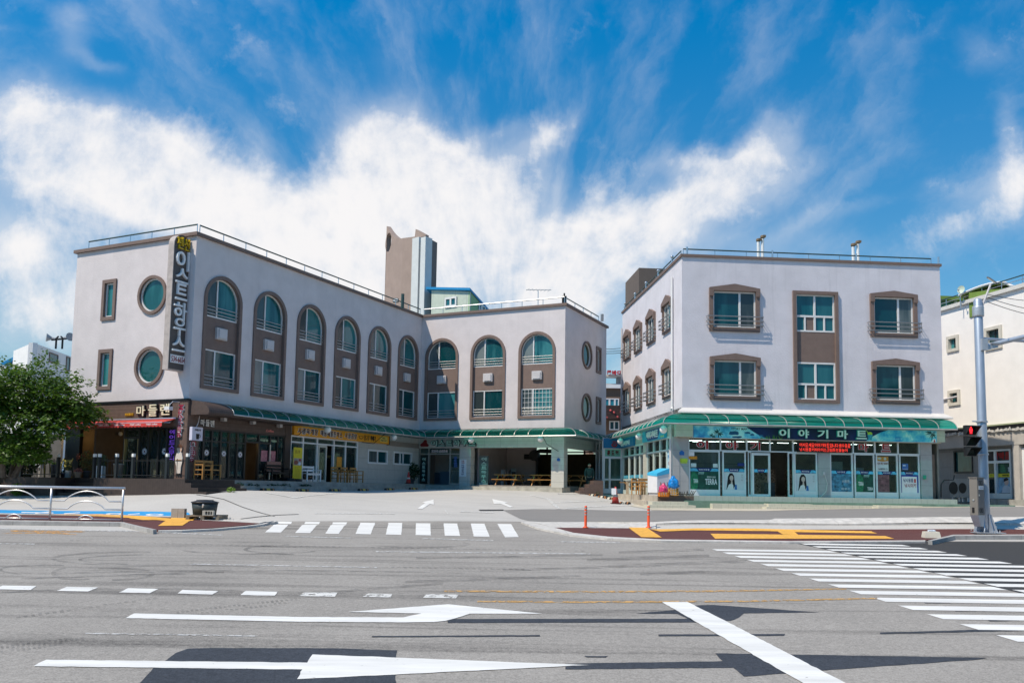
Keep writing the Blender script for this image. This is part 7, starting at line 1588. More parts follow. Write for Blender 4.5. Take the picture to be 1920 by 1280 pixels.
# pedestrian signal
sc0 = depth_pt(1818, 826, PY - .15); k_ = (PY - .15) / FPX
sgl = thing('pedestrian_signal', 'black three-section pedestrian signal showing a red figure, fixed to the signal pole', 'traffic light', sc0)
hz = 37 * k_
w_ = 18 * k_
for j, zc in enumerate((13 * k_, -7.5 * k_, -27 * k_)):
    z = sc0.z + zc + 7 * k_
    cse = part(MB().cbox((sc0.x, sc0.y, z), (w_, .18, 18 * k_)), 'section', m_black, sgl)
    part(MB().cbox((sc0.x, sc0.y - .095, z), (w_ * .80, .012, 14 * k_)), 'dark_lens', M('dark_lens', (.012, .018, .018), .15, var=0), cse)
    vz = MB(); x0, x1 = sc0.x - w_ / 2, sc0.x + w_ / 2; zt_, zb_ = z + 9 * k_, z - 8 * k_; y0 = sc0.y - .09
    vz.hexa([V((x0, y0, zt_ - .02)), V((x1, y0, zt_ - .02)), V((x1 + .05, y0 - .30, zt_ - .06)), V((x0, y0 - .30, zt_ - .06))], [V((x0, y0, zt_)), V((x1, y0, zt_)), V((x1 + .05, y0 - .30, zt_ - .04)), V((x0, y0 - .30, zt_ - .04))])
    for x, e in ((x0, 0), (x1 - .015, .05)): vz.add([V((x, y0, zt_)), V((x, y0, zb_)), V((x + e, y0 - .30, zt_ - .05)), V((x + .015, y0, zt_)), V((x + .015, y0, zb_)), V((x + .015 + e, y0 - .30, zt_ - .05))], [(0, 1, 2), (5, 4, 3), (0, 2, 5, 3), (1, 4, 5, 2)])
    part(vz, 'visor', M('dull_black_visor', (.012, .016, .018), .7, var=0), cse)
FSg = Face(V((sc0.x, sc0.y - .102, 0)), V((1, 0, 0)), V((0, -1, 0))); z = sc0.z + 20 * k_
m_redled = M('lit_red_figure', (1., .02, .03), .4, var=0, emit=2.2)
fg = MB().fpoly(FSg, circ(0, z + .085, .028, 12), .0, .006).fpoly(FSg, [(-.045, z + .055), (.045, z + .055), (.058, z - .03), (.04, z - .03), (.035, z - .11), (.045, z - .125), (.008, z - .125), (.0, z - .05), (-.008, z - .125), (-.045, z - .125), (-.035, z - .11), (-.04, z - .03), (-.058, z - .03)], .0, .006)
part(fg, 'red_figure', m_redled, sgl)
z = sc0.z - 20 * k_; part(MB().ftext(FSg, '88', -.07, .07, z - .06, z + .06, .0, .004, .0), 'unlit_digits', M('unlit_digits', (.05, .06, .055), .5, var=0), sgl)
for py in (790.5, 851): q = V((pb.x, pb.y - .16, zp(py))); part(MB().tube([q + V((-.4, .02, 0)), q + V((0, 0, 0))], .022, 8).lathe((pb.x, pb.y, q.z), [(.172, -.03), (.178, -.03), (.178, .03), (.172, .03)], 20), 'clamp_arm', m_galv2, sgl)
# control cabinet
cb0 = depth_pt(1832, 940, PY - .25); k_ = (PY - .25) / FPX
cab = thing('control_cabinet', 'grey brown metal signal cabinet strapped to the signal pole', 'cabinet', depth_pt(1832, 981, PY - .25))
rot = Matrix.Rotation(.45, 3, 'Z'); dx, dy = rot @ V((1, 0, 0)), rot @ V((0, 1, 0))
wB, dB = 19 * k_, 16 * k_; zA, zB_ = depth_pt(1832, 965, PY - .25).z, depth_pt(1832, 896, PY - .25).z; c = V((cb0.x, cb0.y, 0))
m_cab = M('taupe_cabinet_paint', (.20, .185, .165), .5, var=.06)
part(MB().cbox(c + Zv((zA + zB_) / 2), (wB, dB, zB_ - zA), rot), 'case', m_cab, cab); part(MB().cbox(c + Zv(zB_ + .015), (wB + .05, dB + .05, .03), rot), 'cap', m_cab, cab)
FCb = Face(c - dy * (dB / 2), dx, -dy); FCl = Face(c - dx * (wB / 2), -dy, -dx)
part(MB().fbox(FCb, -wB / 2 + .03, wB / 2 - .02, zA + .03, zB_ - .03, 0, .012), 'door', M('dark_cabinet_door', (.13, .13, .135), .5, var=.05), cab)
part(MB().fbox(FCb, -.12, .12, zB_ - .38, zB_ - .26, .012, .018), 'plate', m_pale, cab); part(MB().ftext(FCb, '교통신호', -.09, .09, zB_ - .345, zB_ - .295, .018, .02, .02), 'plate_text', M('plate_text', (.2, .25, .4), .5, var=0), cab)
for zc in (zB_ - .16, zA + .16):
    for s in (-.07, .03): part(MB().fring(FCb, rect(s - .035, s + .04, zc - .07, zc + .07), rect(s - .02, s + .025, zc - .05, zc + .05), .012, .018), 'vent_louvre', m_black, cab)
part(MB().fbox(FCl, -.06, .02, zA + .08, zA + .25, 0, .015), 'side_meter', m_black, cab); part(MB().fpoly(FCl, circ(0, zA + .5, .035, 12), 0, .02), 'lock', m_steel, cab); part(MB().fbox(FCb, -.13, -.10, zB_ - .60, zB_ - .54, .012, .03), 'handle', m_steel, cab)
hx = rot @ V((wB / 2, 0, 0)); hy = rot @ V((0, dB / 2, 0))
part(MB().hexa([c + hx * .1 - hy * .7 + Zv(zA - .38), c + hx - hy * .7 + Zv(zA - .38), c + hx + hy + Zv(zA - .38), c + hx * .1 + hy + Zv(zA - .38)], [c - hx - hy + Zv(zA), c + hx - hy + Zv(zA), c + hx + hy + Zv(zA), c - hx + hy + Zv(zA)]), 'sloped_base', m_galv, cab)
# delineator posts
m_or = M('orange_plastic_post', (.80, .09, .018), .45, var=.06); m_refl = M('grey_reflective_band', (.34, .33, .33), .35, var=.1)
dl = thing('delineator_post', '', 'bollard', (0, 0, 0))
part(MB().lathe((0, 0, 0), [(.10, 0), (.10, .02), (.055, .04), (.046, .06), (.044, .70), (.038, .735), (.01, .74)], 16), 'post', m_or, dl, True)
for z in (.42, .52, .63): part(MB().lathe((0, 0, 0), [(.0455, z), (.0465, z + .002), (.0465, z + .046), (.0455, z + .048)], 16), 'reflective_band', m_refl, dl, True)
for (x, lb) in ((1098, 'left of two orange delineator posts on the maroon pavement'), (1216, 'right of two orange delineator posts, beside the yellow tactile paving')): place(USED, dl, at(x, 989, .04), 0, lb, 'orange delineator posts')
# traffic cones
m_cone = M('faded_red_cone', (.52, .055, .045), .6, var=.12); m_conew = M('cone_band', (.62, .60, .58), .5, var=.1)
def cone(h):
    r = thing('traffic_cone', '', 'traffic cone', (0, 0, 0)); k = h / .75
    part(MB().cbox((0, 0, .02 * k), (.42 * k, .42 * k, .04 * k)), 'base', M('dark_cone_base', (.10, .03, .03), .7), r); part(MB().lathe((0, 0, 0), [(.165 * k, .04 * k), (.10 * k, .36 * k), (.035 * k, .74 * k), (.02 * k, .75 * k)], 18), 'cone', m_cone, r, True)
    part(MB().lathe((0, 0, 0), [(.118 * k, .30 * k), (.122 * k, .30 * k), (.102 * k, .40 * k), (.098 * k, .40 * k)], 18), 'band', m_conew if h < .8 else m_refl, r, True); return r
c1 = cone(.75); q = AL.loc(777, 908, 1.0); c1.location = AL.P(q[0] - .0, ZF, .55); c1['label'] = 'red traffic cone with white band on the inn steps beside the green plant'; c1['group'] = 'traffic cones'
part(MB().lathe(tuple(c1.location), [(.065, .52), (.07, .52), (.055, .62), (.05, .62)], 18), 'band', m_conew, c1, True)
c2 = cone(.86); c2.location = at(1154, 944); c2['label'] = 'red traffic cone with a white paper notice, in front of the lobby by the mart'; c2['group'] = 'traffic cones'
L0_ = V(c2.location); part(MB().cbox(L0_ + V((-.10, -.13, .62)), (.24, .012, .32), Matrix.Rotation(-.1, 3, 'X')), 'paper_notice', m_white_plastic, c2)
# wheel stops
m_rub = M('black_rubber', (.03, .03, .032), .8, var=.25); m_yb = M('yellow_reflector', (.62, .40, .06), .5, var=.2); m_wb = M('cream_reflector', (.60, .56, .46), .5, var=.15)
def wheel_stop(mm_, nm):
    r = thing('wheel_stop', '', 'wheel stop', (0, 0, 0))
    sec = [(-.09, 0), (.09, 0), (.075, .07), (.035, .11), (-.035, .11), (-.075, .07)]
    def seg(a, b, s=1.): return MB().add([(a, y * s, z * s) for y, z in sec] + [(b, y * s, z * s) for y, z in sec], [tuple(range(6))[::-1], tuple(range(6, 12))] + [(i, (i + 1) % 6, 6 + (i + 1) % 6, 6 + i) for i in range(6)])
    part(seg(-.42, .42), 'rubber_body', m_rub, r); part(seg(-.12, .12, 1.04), 'centre_band', mm_, r)
    for x in (-.36, .30): part(seg(x, x + .07, 1.03), 'end_band', M('amber_reflector', (.55, .22, .06), .5), r)
    return r
ws = wheel_stop(m_yb, 'y'); U2 = {}
rzA = math.atan2(UA.y, UA.x); names = ('nearest the brown cafe steps', 'below the yellow banner', 'plain black, below the three wooden chairs', 'right of the wooden chairs', 'below the second small window', 'beside the traffic cone and plant')
for k, (x, y) in enumerate(((501, 920.5), (567, 920), (628, 919), (681, 917.5), (730, 917), (775, 916.8))): place(U2, ws, (lambda q: V((q.x, q.y, g(q.x, q.y) + .004)))(AL.P(AL.s(x, y, 1.78), 0, 1.78)), rzA, 'black rubber wheel stop ' + names[k], 'wheel stops along the inn steps')
ws2 = wheel_stop(m_wb, 'w'); U3 = {}; rzB = math.atan2(-NB.y, -NB.x)
for k, (x, y, lb) in enumerate(((1112, 929.5, 'farthest back beside the brown steps'), (1130, 933, 'second from the brown steps'), (1143, 935.6, 'with a lime patch, half behind the traffic cone'), (1172, 944.4, 'nearest the road beside the traffic cone'))): place(U3, ws2, at(x, y), rzB + .35, 'black and cream wheel stop ' + lb, 'wheel stops by the lobby')
# guard rail
gr = thing('guard_rail', 'curved stainless steel pedestrian rail on the left kerb', 'railing', at(228, 977, .09))
gA, gB = at(93, 975.2, .09), at(228, 977.6, .09); gd = gB - gA; gd.z = 0; sp_ = gd.length; gd.normalize()
m_ss = M('polished_stainless', (.74, .73, .72), .34, .55, var=.06, scale=30)
FGr = Face(V((gA.x, gA.y, 0)), gd, V((gd.y, -gd.x, 0))); zb_ = gA.z; ht = depth_pt(93, 913, gA.y).z - zb_
part(MB().tube([FGr.P(-3 * sp_, zb_ + ht), FGr.P(sp_ + .05, zb_ + ht)], .045, 12), 'top_rail', m_ss, gr, True)
for k in range(-2, 2):
    s = sp_ * k; part(MB().tube([FGr.P(s, zb_ - .02), FGr.P(s, zb_ + ht)], .034, 10), 'post', m_ss, gr, True) 
    if k == 1: continue
    for (z0, hh, wd) in ((.60, .30, .62), (.36, .24, .52), (.05, .12, .22)):
        pts = [FGr.P(s + .02, zb_ + ht * z0)]; c = s + sp_ * .5
        for t in np.linspace(0, 1, 13): 
            e = -1 + 2 * t; pts.append(FGr.P(c + wd * sp_ / 2 * e * 1.0, zb_ + ht * (z0 + hh * (1 - abs(e) ** 2.0) ** .85)))
        pts.append(FGr.P(s + sp_ - .02, zb_ + ht * z0))
        if z0 < .1: pts = pts[1:-1]
        part(MB().tube(pts, .021, 8), 'wave_bar', m_ss, gr, True)
    part(MB().tube([FGr.P(s, zb_ + ht * .055), FGr.P(s + sp_, zb_ + ht * .055)], .018, 8), 'bottom_bar', m_ss, gr, True)
# rubber tub on a pallet
tb0 = at(383, 972.5, .06); k_ = tb0.y / FPX
r = thing('rubber_tub', 'large round dark grey lidded rubber tub standing on a timber pallet', 'tub', tb0 + Zv(.16)); c = tb0 + Zv(.16)
part(MB().lathe(c, [(20.5 * k_, 0), (23.5 * k_, 22 * k_), (22.5 * k_, 22 * k_)], 28), 'tub', M('dark_teal_rubber', (.032, .045, .048), .5, var=.15), r, True)
part(MB().lathe(c, [(25.0 * k_, 21.5 * k_), (25.2 * k_, 23 * k_), (23.5 * k_, 23.5 * k_), (16 * k_, 25.5 * k_), (15 * k_, 27 * k_), (0.01, 27.5 * k_)], 28), 'lid', M('black_rubber_lid', (.026, .028, .032), .42, var=.2), r, True)
pa = MB(); 
for k in range(4): pa.cbox(tb0 + V((5 * k_, (-.35 + .24 * k), .12)), (62 * k_, .2, .05))
for k in (-1, 0, 1): pa.cbox(tb0 + V((5 * k_ + 27 * k_ * k, 0, .045)), (.12, .95, .10))
solo(pa, 'pallet', M('weathered_timber', (.24, .20, .15), .85, var=.3, scale=9), 'weathered timber pallet under the dark tub', 'pallet')
bl = tb0 + V((16 * k_, -.45, .145)); Fbk = Face(V((bl.x, bl.y - .08, 0)), V((1, 0, 0)), V((0, -1, 0)))
solo(MB().fpoly(Fbk, rect(-.19, .19, bl.z, bl.z + .17), -.16, 0, [rect(-.09, -.02, bl.z + .03, bl.z + .14), rect(.0, .07, bl.z + .03, bl.z + .14), rect(.09, .15, bl.z + .03, bl.z + .14)]), 'concrete_block', M('pale_concrete_block', (.50, .48, .42), .9, var=.2, scale=10), 'pale hollow concrete block leaning against the dark tub', 'concrete block')
solo(MB().tube([at(376, 973.5, .07), depth_pt(381, 945, tb0.y - .45)], .03, 8), 'white_pipe', m_pvc, 'thin white pipe leaning against the dark tub', 'pipe')
solo(MB().cbox(at(335, 971, .07) + Zv(.17), (.46, .22, .34)), 'kerb_block', m_kerb, 'grey cut kerb block standing at the end of the blue lane', 'kerb block')
solo(MB().cbox(at(432, 975, .06) + Zv(.02), (.2, .16, .04)).ball(at(430, 974.6, .06) + Zv(.06), .05, 8), 'mortar_lump', m_kerb_white, 'small white lump on the left kerb right of the tub', 'rubble')
wb0 = at(1746, 1007.5, .04); r = thing('concrete_weight', 'small pale concrete weight block with bottle on the maroon pavement', 'concrete block', wb0)
part(MB().hexa([wb0 + V((x, y, 0)) for x, y in ((-.28, -.2), (.22, -.2), (.30, .2), (-.22, .2))], [wb0 + V((x, y, .19)) for x, y in ((-.25, -.16), (.19, -.16), (.28, .2), (-.18, .2))]), 'block', M('cream_concrete_block', (.66, .62, .52), .85, var=.12), r)
bt = wb0 + V((.06, .06, .215)); solo(MB().tube([bt + V((-.12, 0, 0)), bt + V((.08, .02, 0)), bt + V((.13, .02, 0))], [.035, .035, .012], 10), 'plastic_bottle', M('clear_plastic', (.62, .68, .78), .2, var=.3, scale=20), 'empty plastic bottle lying on the cream concrete block', 'bottle')
# ================================================================== TERRACE AND PROPS AT THE INN
deck = thing('wooden_deck', 'dark brown boarded deck round the cafe corner', 'deck', AE.P(4, -.8, 1.5))
mb = MB().fbox(AE, -14, 2.13, -1.7, .18, -.02, 2.0).fbox(AE, 2.13, 4.62, -1.7, .17, -.02, 1.0)
part(mb, 'left_platform', m_planks_v, deck); part(MB().fbox(AE, 4.62, L0 + 2.1, -1.7, .18, -.02, 2.0).fbox(AE, L0 + 0.02, L0 + 2.1, -1.7, .178, -.85, -.02), 'right_platform', m_planks_v, deck)
for k, (z, o) in enumerate(((-.02, 1.25), (-.24, 1.55), (-.50, 1.9))): part(MB().fbox(AE, 2.14, 4.61, -1.6, z, 1.0, o), 'recessed_step', m_planks_v, deck)
for k, (z, s) in enumerate(((.02, L0 + 2.45), (-.17, L0 + 2.85), (-.33, L0 + 3.3))): part(MB().fbox(AE, L0 + 2.1, s, -1.6, z, -.85 + .05 * k, 2.0 - .004 * k), 'corner_step', m_planks_v, deck)
fence = thing('deck_fence', 'black metal fence with white lamp caps along the cafe deck', 'fence', AE.P(4, .18, 1.9))
posts = [-4.9, -2.7, -.45, 2.08, 3.33, 4.45, 4.76, 5.84, 6.85, 8.85, 10.0]
for s in posts:
    o_ = 1.93 if s not in (3.33,) else 1.05
    p_ = part(MB().fbox(AE, s - .06, s + .06, .17, 1.10, o_ - .12, o_), 'post', M('dark_slate_post', (.025, .032, .036), .45, .3), fence); part(MB().fbox(AE, s - .055, s + .055, 1.10, 1.24, o_ - .115, o_ - .005), 'lamp_cap', m_bulb, p_)
for a, b in zip(posts, posts[1:]):
    if a in (2.08, 3.33) or b == 4.76: continue
    pk = MB().fbox(AE, a, b, .92, .955, 1.86, 1.89).fbox(AE, a, b, .30, .335, 1.86, 1.89); k = int((b - a) / .26)
    for j in range(1, k): s = a + (b - a) * j / k; pk.tube([AE.P(s, .22, 1.875), AE.P(s, 1.02, 1.875)], .013, 5)
    part(pk, 'fence_panel', m_black, fence)
# cafe tables, chairs, planters on the deck
m_olive = M('olive_yellow_wood', (.33, .30, .075), .55, var=.2, scale=9); m_oak = M('honey_wood', (.42, .21, .060), .5, var=.22, scale=8)
def fold_chair(nm, mt):
    r = thing(nm, '', 'chair', (0, 0, 0))
    for k in range(3): part(MB().cbox((0, -.21 - .02 * k, .56 + .12 * k), (.46, .025, .10), Matrix.Rotation(.15, 3, 'X')), 'back_slat', mt, r)
    for x in (-.25, .25):
        part(MB().bar((x, .25, 0), (x, -.27, .92), .045), 'leg', mt, r); part(MB().bar((x, -.27, 0), (x, .22, .46), .045), 'leg', mt, r)
    for k in range(4): part(MB().cbox((0, -.16 + .12 * k, .45), (.46, .10, .025)), 'seat_slat', mt, r)
    return r
fc = fold_chair('folding_chair', m_olive); U4 = {}
for (px, rz, o_, lb) in ((42, 3.5, .9, 'yellow green folding chair at the far left of the cafe deck'), (120, 2.9, .7, 'yellow green folding chair at the head of the deck steps')):
    s = AE.s(px, 870, o_); place(U4, fc, AE.P(s, .18, o_), rz, lb, 'folding chairs on the cafe deck')
s = AE.s(72, 870, .8); c = AE.P(s, .18, .8); r = thing('garden_table', 'wooden slatted garden table on the left part of the cafe deck', 'table', c)
part(MB().cbox(c + Zv(.72), (1.15, .75, .05)), 'top', m_olive, r)
for x in (-.5, .5):
    for y in (-.3, .3): part(MB().bar(c + V((x, y, 0)), c + V((x * .8, y * .8, .70)), .05), 'leg', m_olive, r)
s = AE.s(61, 850, .3); c = AE.P(s, .18, .2); r = thing('menu_board', 'pale blue folding menu board standing behind the garden table', 'board', c)
part(MB().cbox(c + Zv(.95), (.72, .04, .95), Matrix.Rotation(-.12, 3, 'X')), 'panel', M('pale_blue_board', (.52, .58, .66), .5), r); part(MB().cbox(c + V((.42, .12, .8)), (.35, .04, .7), Matrix.Rotation(-.9, 3, 'Z')), 'rear_panel', M('blue_board_side', (.16, .24, .42), .5), r)
for x in (-.3, .3): part(MB().bar(c + V((x, 0, 0)), c + V((x, 0, .5)), .04), 'leg', m_pvc, r)
def leafball(c, rx, ry, rz, n, size, mb=None, up=.4):
    mb = mb or MB()
    for _ in range(n):
        while True:
            p = V((random.uniform(-1, 1), random.uniform(-1, 1), random.uniform(-1, 1)))
            if .12 < p.length < 1: break
        q = V(c) + V((p.x * rx, p.y * ry, p.z * rz)); a = V((random.gauss(0, 1), random.gauss(0, 1), random.gauss(0, 1) + up)).normalized(); b = a.cross(V((random.gauss(0, 1), random.gauss(0, 1), random.gauss(0, 1)))).normalized(); s = size * random.uniform(.6, 1.3); cc = a.cross(b)
        mb.add([q - b * s, q + cc * s * .42 - b * .1 * s, q + b * s, q - cc * s * .42 - b * .1 * s], [(0, 1, 2, 3)])
    return mb
def leafmat(name, c1, c2):
    m = M(name, c1, .5, var=.45, scale=5); nt = m.node_tree; N = nt.nodes; L = nt.links; b = N['Principled BSDF']; o = [n for n in N if n.type == 'OUTPUT_MATERIAL'][0]
    t = N.new('ShaderNodeBsdfTranslucent'); t.inputs[0].default_value = (*c2, 1); x = N.new('ShaderNodeMixShader'); x.inputs[0].default_value = .25
    L.new(b.outputs[0], x.inputs[1]); L.new(t.outputs[0], x.inputs[2]); L.new(x.outputs[0], o.inputs[0]); return m
m_leaf = leafmat('green_leaves', (.060, .122, .016), (.16, .31, .025)); m_leaf2 = leafmat('dark_green_leaves', (.022, .058, .022), (.05, .13, .04)); m_leaf3 = leafmat('lime_leaves', (.14, .26, .02), (.3, .45, .04)); m_leaf4 = leafmat('grey_green_leaves', (.09, .13, .055), (.18, .24, .08))
def planter(c, r0, h, pm, lm, n, rx, rz, lb, ls=.06, sq=False, nm='potted_plant'):
    r = thing(nm, lb, 'plant', c)
    if sq: part(MB().cbox(c + Zv(h / 2), (r0 * 2, r0 * 2, h)), 'pot', pm, r)
    else: part(MB().lathe(c, [(r0 * .8, 0), (r0, h), (r0 * 1.08, h), (r0 * 1.08, h + .04), (r0 * .9, h + .04)], 18), 'pot', pm, r, True)
    part(leafball(c + Zv(h + rz * .8), rx, rx, rz, n, ls), 'foliage', lm, r); part(MB().tube([c + Zv(h * .8), c + Zv(h + rz * .8)], .015, 5), 'stem', m_wood_dk, r); return r
m_terra = M('terracotta_pot', (.36, .19, .15), .8, var=.15); m_slate = M('slate_grey_pot', (.12, .14, .17), .6, var=.1); m_clay = M('pale_clay_pot', (.48, .43, .37), .8, var=.12)
sE = lambda px, o_=1.5: AE.s(px, 880, o_)
planter(AE.P(sE(2), .18, 1.5), .28, .62, m_terra, m_leaf2, 60, .25, .12, 'pink terracotta pot at the left edge of the deck')
planter(AE.P(sE(98.5), .18, 1.4), .16, .55, m_slate, m_leaf3, 90, .18, .11, 'tall slate grey pot with lime green plant on the deck', .05)
planter(AE.P(sE(188, 1.2), .18, 1.2), .17, .55, m_white_plastic, m_leaf4, 240, .34, .30, 'white square pot with grey green bush right of the deck steps', .06, True)
planter(AE.P(sE(163, .4), .18, .4), .18, .3, m_slate, m_leaf4, 320, .36, .55, 'grey green shrub on the deck beside the cafe opening', .06)
planter(AE.P(sE(222, .8), .18, .8), .22, .62, m_clay, m_leaf2, 40, .12, .06, 'pale clay tapered pot in front of the cafe door')
planter(AE.P(sE(128, .9), .18, .9), .10, .34, m_white_plastic, m_leaf4, 130, .16, .24, 'white tin pot with wispy herbs at the deck steps', .05, True)
planter(AE.P(sE(147, .9), .18, .9), .16, .22, m_clay, M('pink_flowers', (.48, .20, .17), .7, var=.5, scale=12), 150, .20, .13, 'low bowl of pink flowers at the deck steps', .045)
planter(AE.P(sE(120, 1.0), .18, 1.0), .14, .18, M('dark_tin_pot', (.08, .08, .12), .5), m_leaf2, 60, .13, .09, 'low dark tin pot at the top of the deck steps', .045)
c = AE.P(AE.s(147, 855, .2), .18, .1); r = thing('flower_stand', 'tall stand of reddish flowers against the black cafe panel', 'plant', c); part(MB().tube([c, c + Zv(.8)], .02, 6), 'stem', m_black, r); part(leafball(c + Zv(.95), .2, .2, .22, 90, .05), 'flowers', M('rust_red_flowers', (.32, .09, .05), .7, var=.5, scale=10), r)
b = at(31, 929.5); solo(leafball(b + Zv(.30), .28, .28, .30, 320, .07), 'weed_clump', m_leaf3, 'bright green weed clump at the foot of the dark deck', 'plant')
b = at(434, 922.5); solo(leafball(b + Zv(.10), .2, .14, .12, 90, .05), 'weed_clump', m_leaf3, 'small bright weed at the foot of the brown corner steps', 'plant')
for k, (px, lb) in enumerate(((450, 'nearest the deck'), (480, 'second from the deck'), (518, 'below the dark bench'), (541, 'below the yellow banner'), (578, 'below the white bench'))):
    s = AL.s(px, 914, 1.56); solo(leafball(AL.P(s, -.02, 1.38), .35, .12, .08, 60 if k != 4 else 120, .05), 'weed_clump', m_leaf2, 'low weeds growing on the lower inn step, ' + lb, 'plant', 'weeds on the inn steps')
# pendant lamps in the cafe
for k, (F, px, py, o_, lb) in enumerate(((AE, 188, 815.5, -1.2, 'lit round pendant lamp in the open cafe front'), (AE, 137, 817.5, -1.0, 'lit pendant lamp at the left end of the cafe'), (AE, 226, 813, -1.4, 'unlit clear bulb hanging left of the cafe door'), (AE, 303, 818.5, -1.6, 'lit pendant lamp behind the right cafe panes'), (AL, 391, 817.5, -1.0, 'lit pendant behind the side panes nearest the corner'), (AL, 422, 820, -1.2, 'lit pendant behind the side panes farther from the corner'))):
    s, z = F.loc(px, py, o_); p = F.P(s, z, o_); r = thing('pendant_lamp', lb, 'lamp', p, 'pendant lamps in the cafe'); part(MB().ball(p, .10, 10), 'bulb', m_lampglow if k != 2 else m_bulb, r, True); part(MB().tube([p + Zv(.09), V((p.x, p.y, ZS))], .012, 5), 'cord', m_black, r)
# seats on the inn platform
def arm_bench(w, mt, seat_n=3):
    r = thing('bench', '', 'bench', (0, 0, 0))
    for x in (-w / 2, w / 2):
        for y, h in ((-.24, .62), (.24, .84)): part(MB().bar((x, y, 0), (x, y, h), .055), 'leg', mt, r)
        part(MB().cbox((x, 0, .62), (.07, .55, .04)), 'armrest', mt, r)
    for k in range(seat_n): part(MB().cbox((0, -.18 + .36 * k / (seat_n - 1), .43), (w, .36 / seat_n, .03)), 'seat_slat', mt, r)
    for k in range(2): part(MB().cbox((0, .25, .60 + .16 * k), (w, .03, .11)), 'back_slat', mt, r)
    part(MB().cbox((0, -.2, .38), (w, .03, .07)), 'apron', mt, r); return r
def wood_chair(mt):
    r = thing('armchair', '', 'chair', (0, 0, 0)); w = .56
    for x in (-w / 2, w / 2):
        for y, h in ((-.25, .66), (.25, .86)): part(MB().bar((x, y, 0), (x, y, h), .05), 'leg', mt, r)
        part(MB().cbox((x, 0, .66), (.06, .56, .04)), 'armrest', mt, r)
    part(MB().cbox((0, 0, .43), (w, .5, .05)), 'seat', mt, r); part(MB().cbox((0, .25, .80), (w, .035, .11)), 'back_rail', mt, r); part(MB().cbox((0, .25, .62), (w, .03, .06)), 'back_rail', mt, r)
    part(MB().bar((-w / 2, -.2, .22), (-w / 2, .22, .22), .035), 'stretcher', mt, r); part(MB().bar((w / 2, -.2, .22), (w / 2, .22, .22), .035), 'stretcher', mt, r); return r
rzL = math.atan2(UA.y, UA.x)          # local x along the facade, local -y out of it
bw = arm_bench(1.1, m_white_plastic); bw.location = AL.P(AL.s(583, 890, .55), ZF, .5); bw.rotation_euler = (0, 0, rzL); bw['label'] = 'white slatted bench beside the yellow banner'
m_redwd = M('pinkish_brown_slats', (.30, .15, .12), .6, var=.2, scale=9)
bd = arm_bench(1.35, m_black); bd.location = AL.P(AL.s(521, 890, .45), ZF, .42); bd.rotation_euler = (0, 0, rzL); bd['label'] = 'black framed bench with pinkish brown back beside the cafe door'
part(MB().fbox(AL, AL.s(521, 890, .45) - .5, AL.s(521, 890, .45) + .5, ZF + .48, ZF + .98, .14, .17), 'back_panel', m_redwd, bd).matrix_parent_inverse = Matrix.Rotation(-rzL, 4, 'Z')
wc = wood_chair(m_oak); U5 = {}
for k, (px, lb) in enumerate(((381.5, 'honey wood armchair nearest the cafe corner pillar'), (397, 'honey wood armchair second from the cafe corner pillar'), (634, 'leftmost of three honey wood chairs by the restaurant door'), (652, 'middle of three honey wood chairs by the restaurant door'), (669, 'rightmost of three honey wood chairs by the restaurant door'))):
    s = AL.s(px, 890, .5); place(U5, wc, AL.P(s, ZF, .48), rzL, lb, 'honey wood armchairs along the inn front')
# yellow banner stand
s = AL.s(560, 870, .7); FBn = Face(AL.P(s, 0, .62), (UA * .995 + VA * .1).normalized(), (VA * .995 - UA * .1).normalized()); r = thing('banner_stand', 'yellow upright menu banner with a food photo on a black water base', 'banner', AL.P(s, ZF, .62))
part(MB().fbox(FBn, -.31, .31, ZF + .14, 1.93, 0, .012), 'cloth', M('yellow_banner_cloth', (.62, .50, .02), .6, var=.07), r); part(MB().fbox(FBn, -.29, .29, 1.02, 1.38, .012, .016), 'food_photo', M('food_photo', (.36, .30, .26), .5, var=.6, scale=6), r)
for cx, cz, rr, mt in ((-.12, 1.16, .14, M('soup_print', (.20, .05, .03), .5)), (.14, 1.1, .10, m_pale), (.15, 1.29, .08, MATS['dark_red_letter'])): part(MB().fpoly(FBn, circ(cx, cz, rr, 16, rr * .8), .016, .019), 'dish_print', mt, r)
for k in range(6): part(MB().ftext(FBn, ('사골육개장', '돈까스', '곰탕', '포장판매', '단체환영', '어서오세요')[k], -.2, .2, .92 - .1 * k, .96 - .1 * k, .012, .015, .01), 'menu_line', M('brown_banner_letter', (.16, .08, .01), .6, var=0), r)
part(MB().ftext(FBn, '황고루', -.2, .15, 1.62, 1.8, .012, .015, .01), 'lettering', M('brown_banner_letter', (.16, .08, .01), .6, var=0), r)
part(MB().lathe(FBn.P(0, ZF, -.05), [(.30, 0), (.32, .06), (.26, .13), (.05, .14)], 20), 'base', m_black, r, True); part(MB().tube([FBn.P(0, ZF + .1, -.03), FBn.P(0, 1.95, -.03)], .015, 6), 'pole', m_black, r)
s = AL.s(546, 900, .6); solo(MB().lathe(AL.P(s, ZF, .5), [(.28, 0), (.30, .07), (.22, .16), (.05, .17)], 18), 'sign_base', m_black, 'round black stand base left of the yellow banner', 'stand base', smooth=True)
# plants by the lobby
c = AW.P(-.05, ZF, .45) + UA * -.3; planter(c, .2, .3, m_slate, m_leaf2, 700, .52, .62, 'large dark green bushy pot plant at the inn lobby', .10)
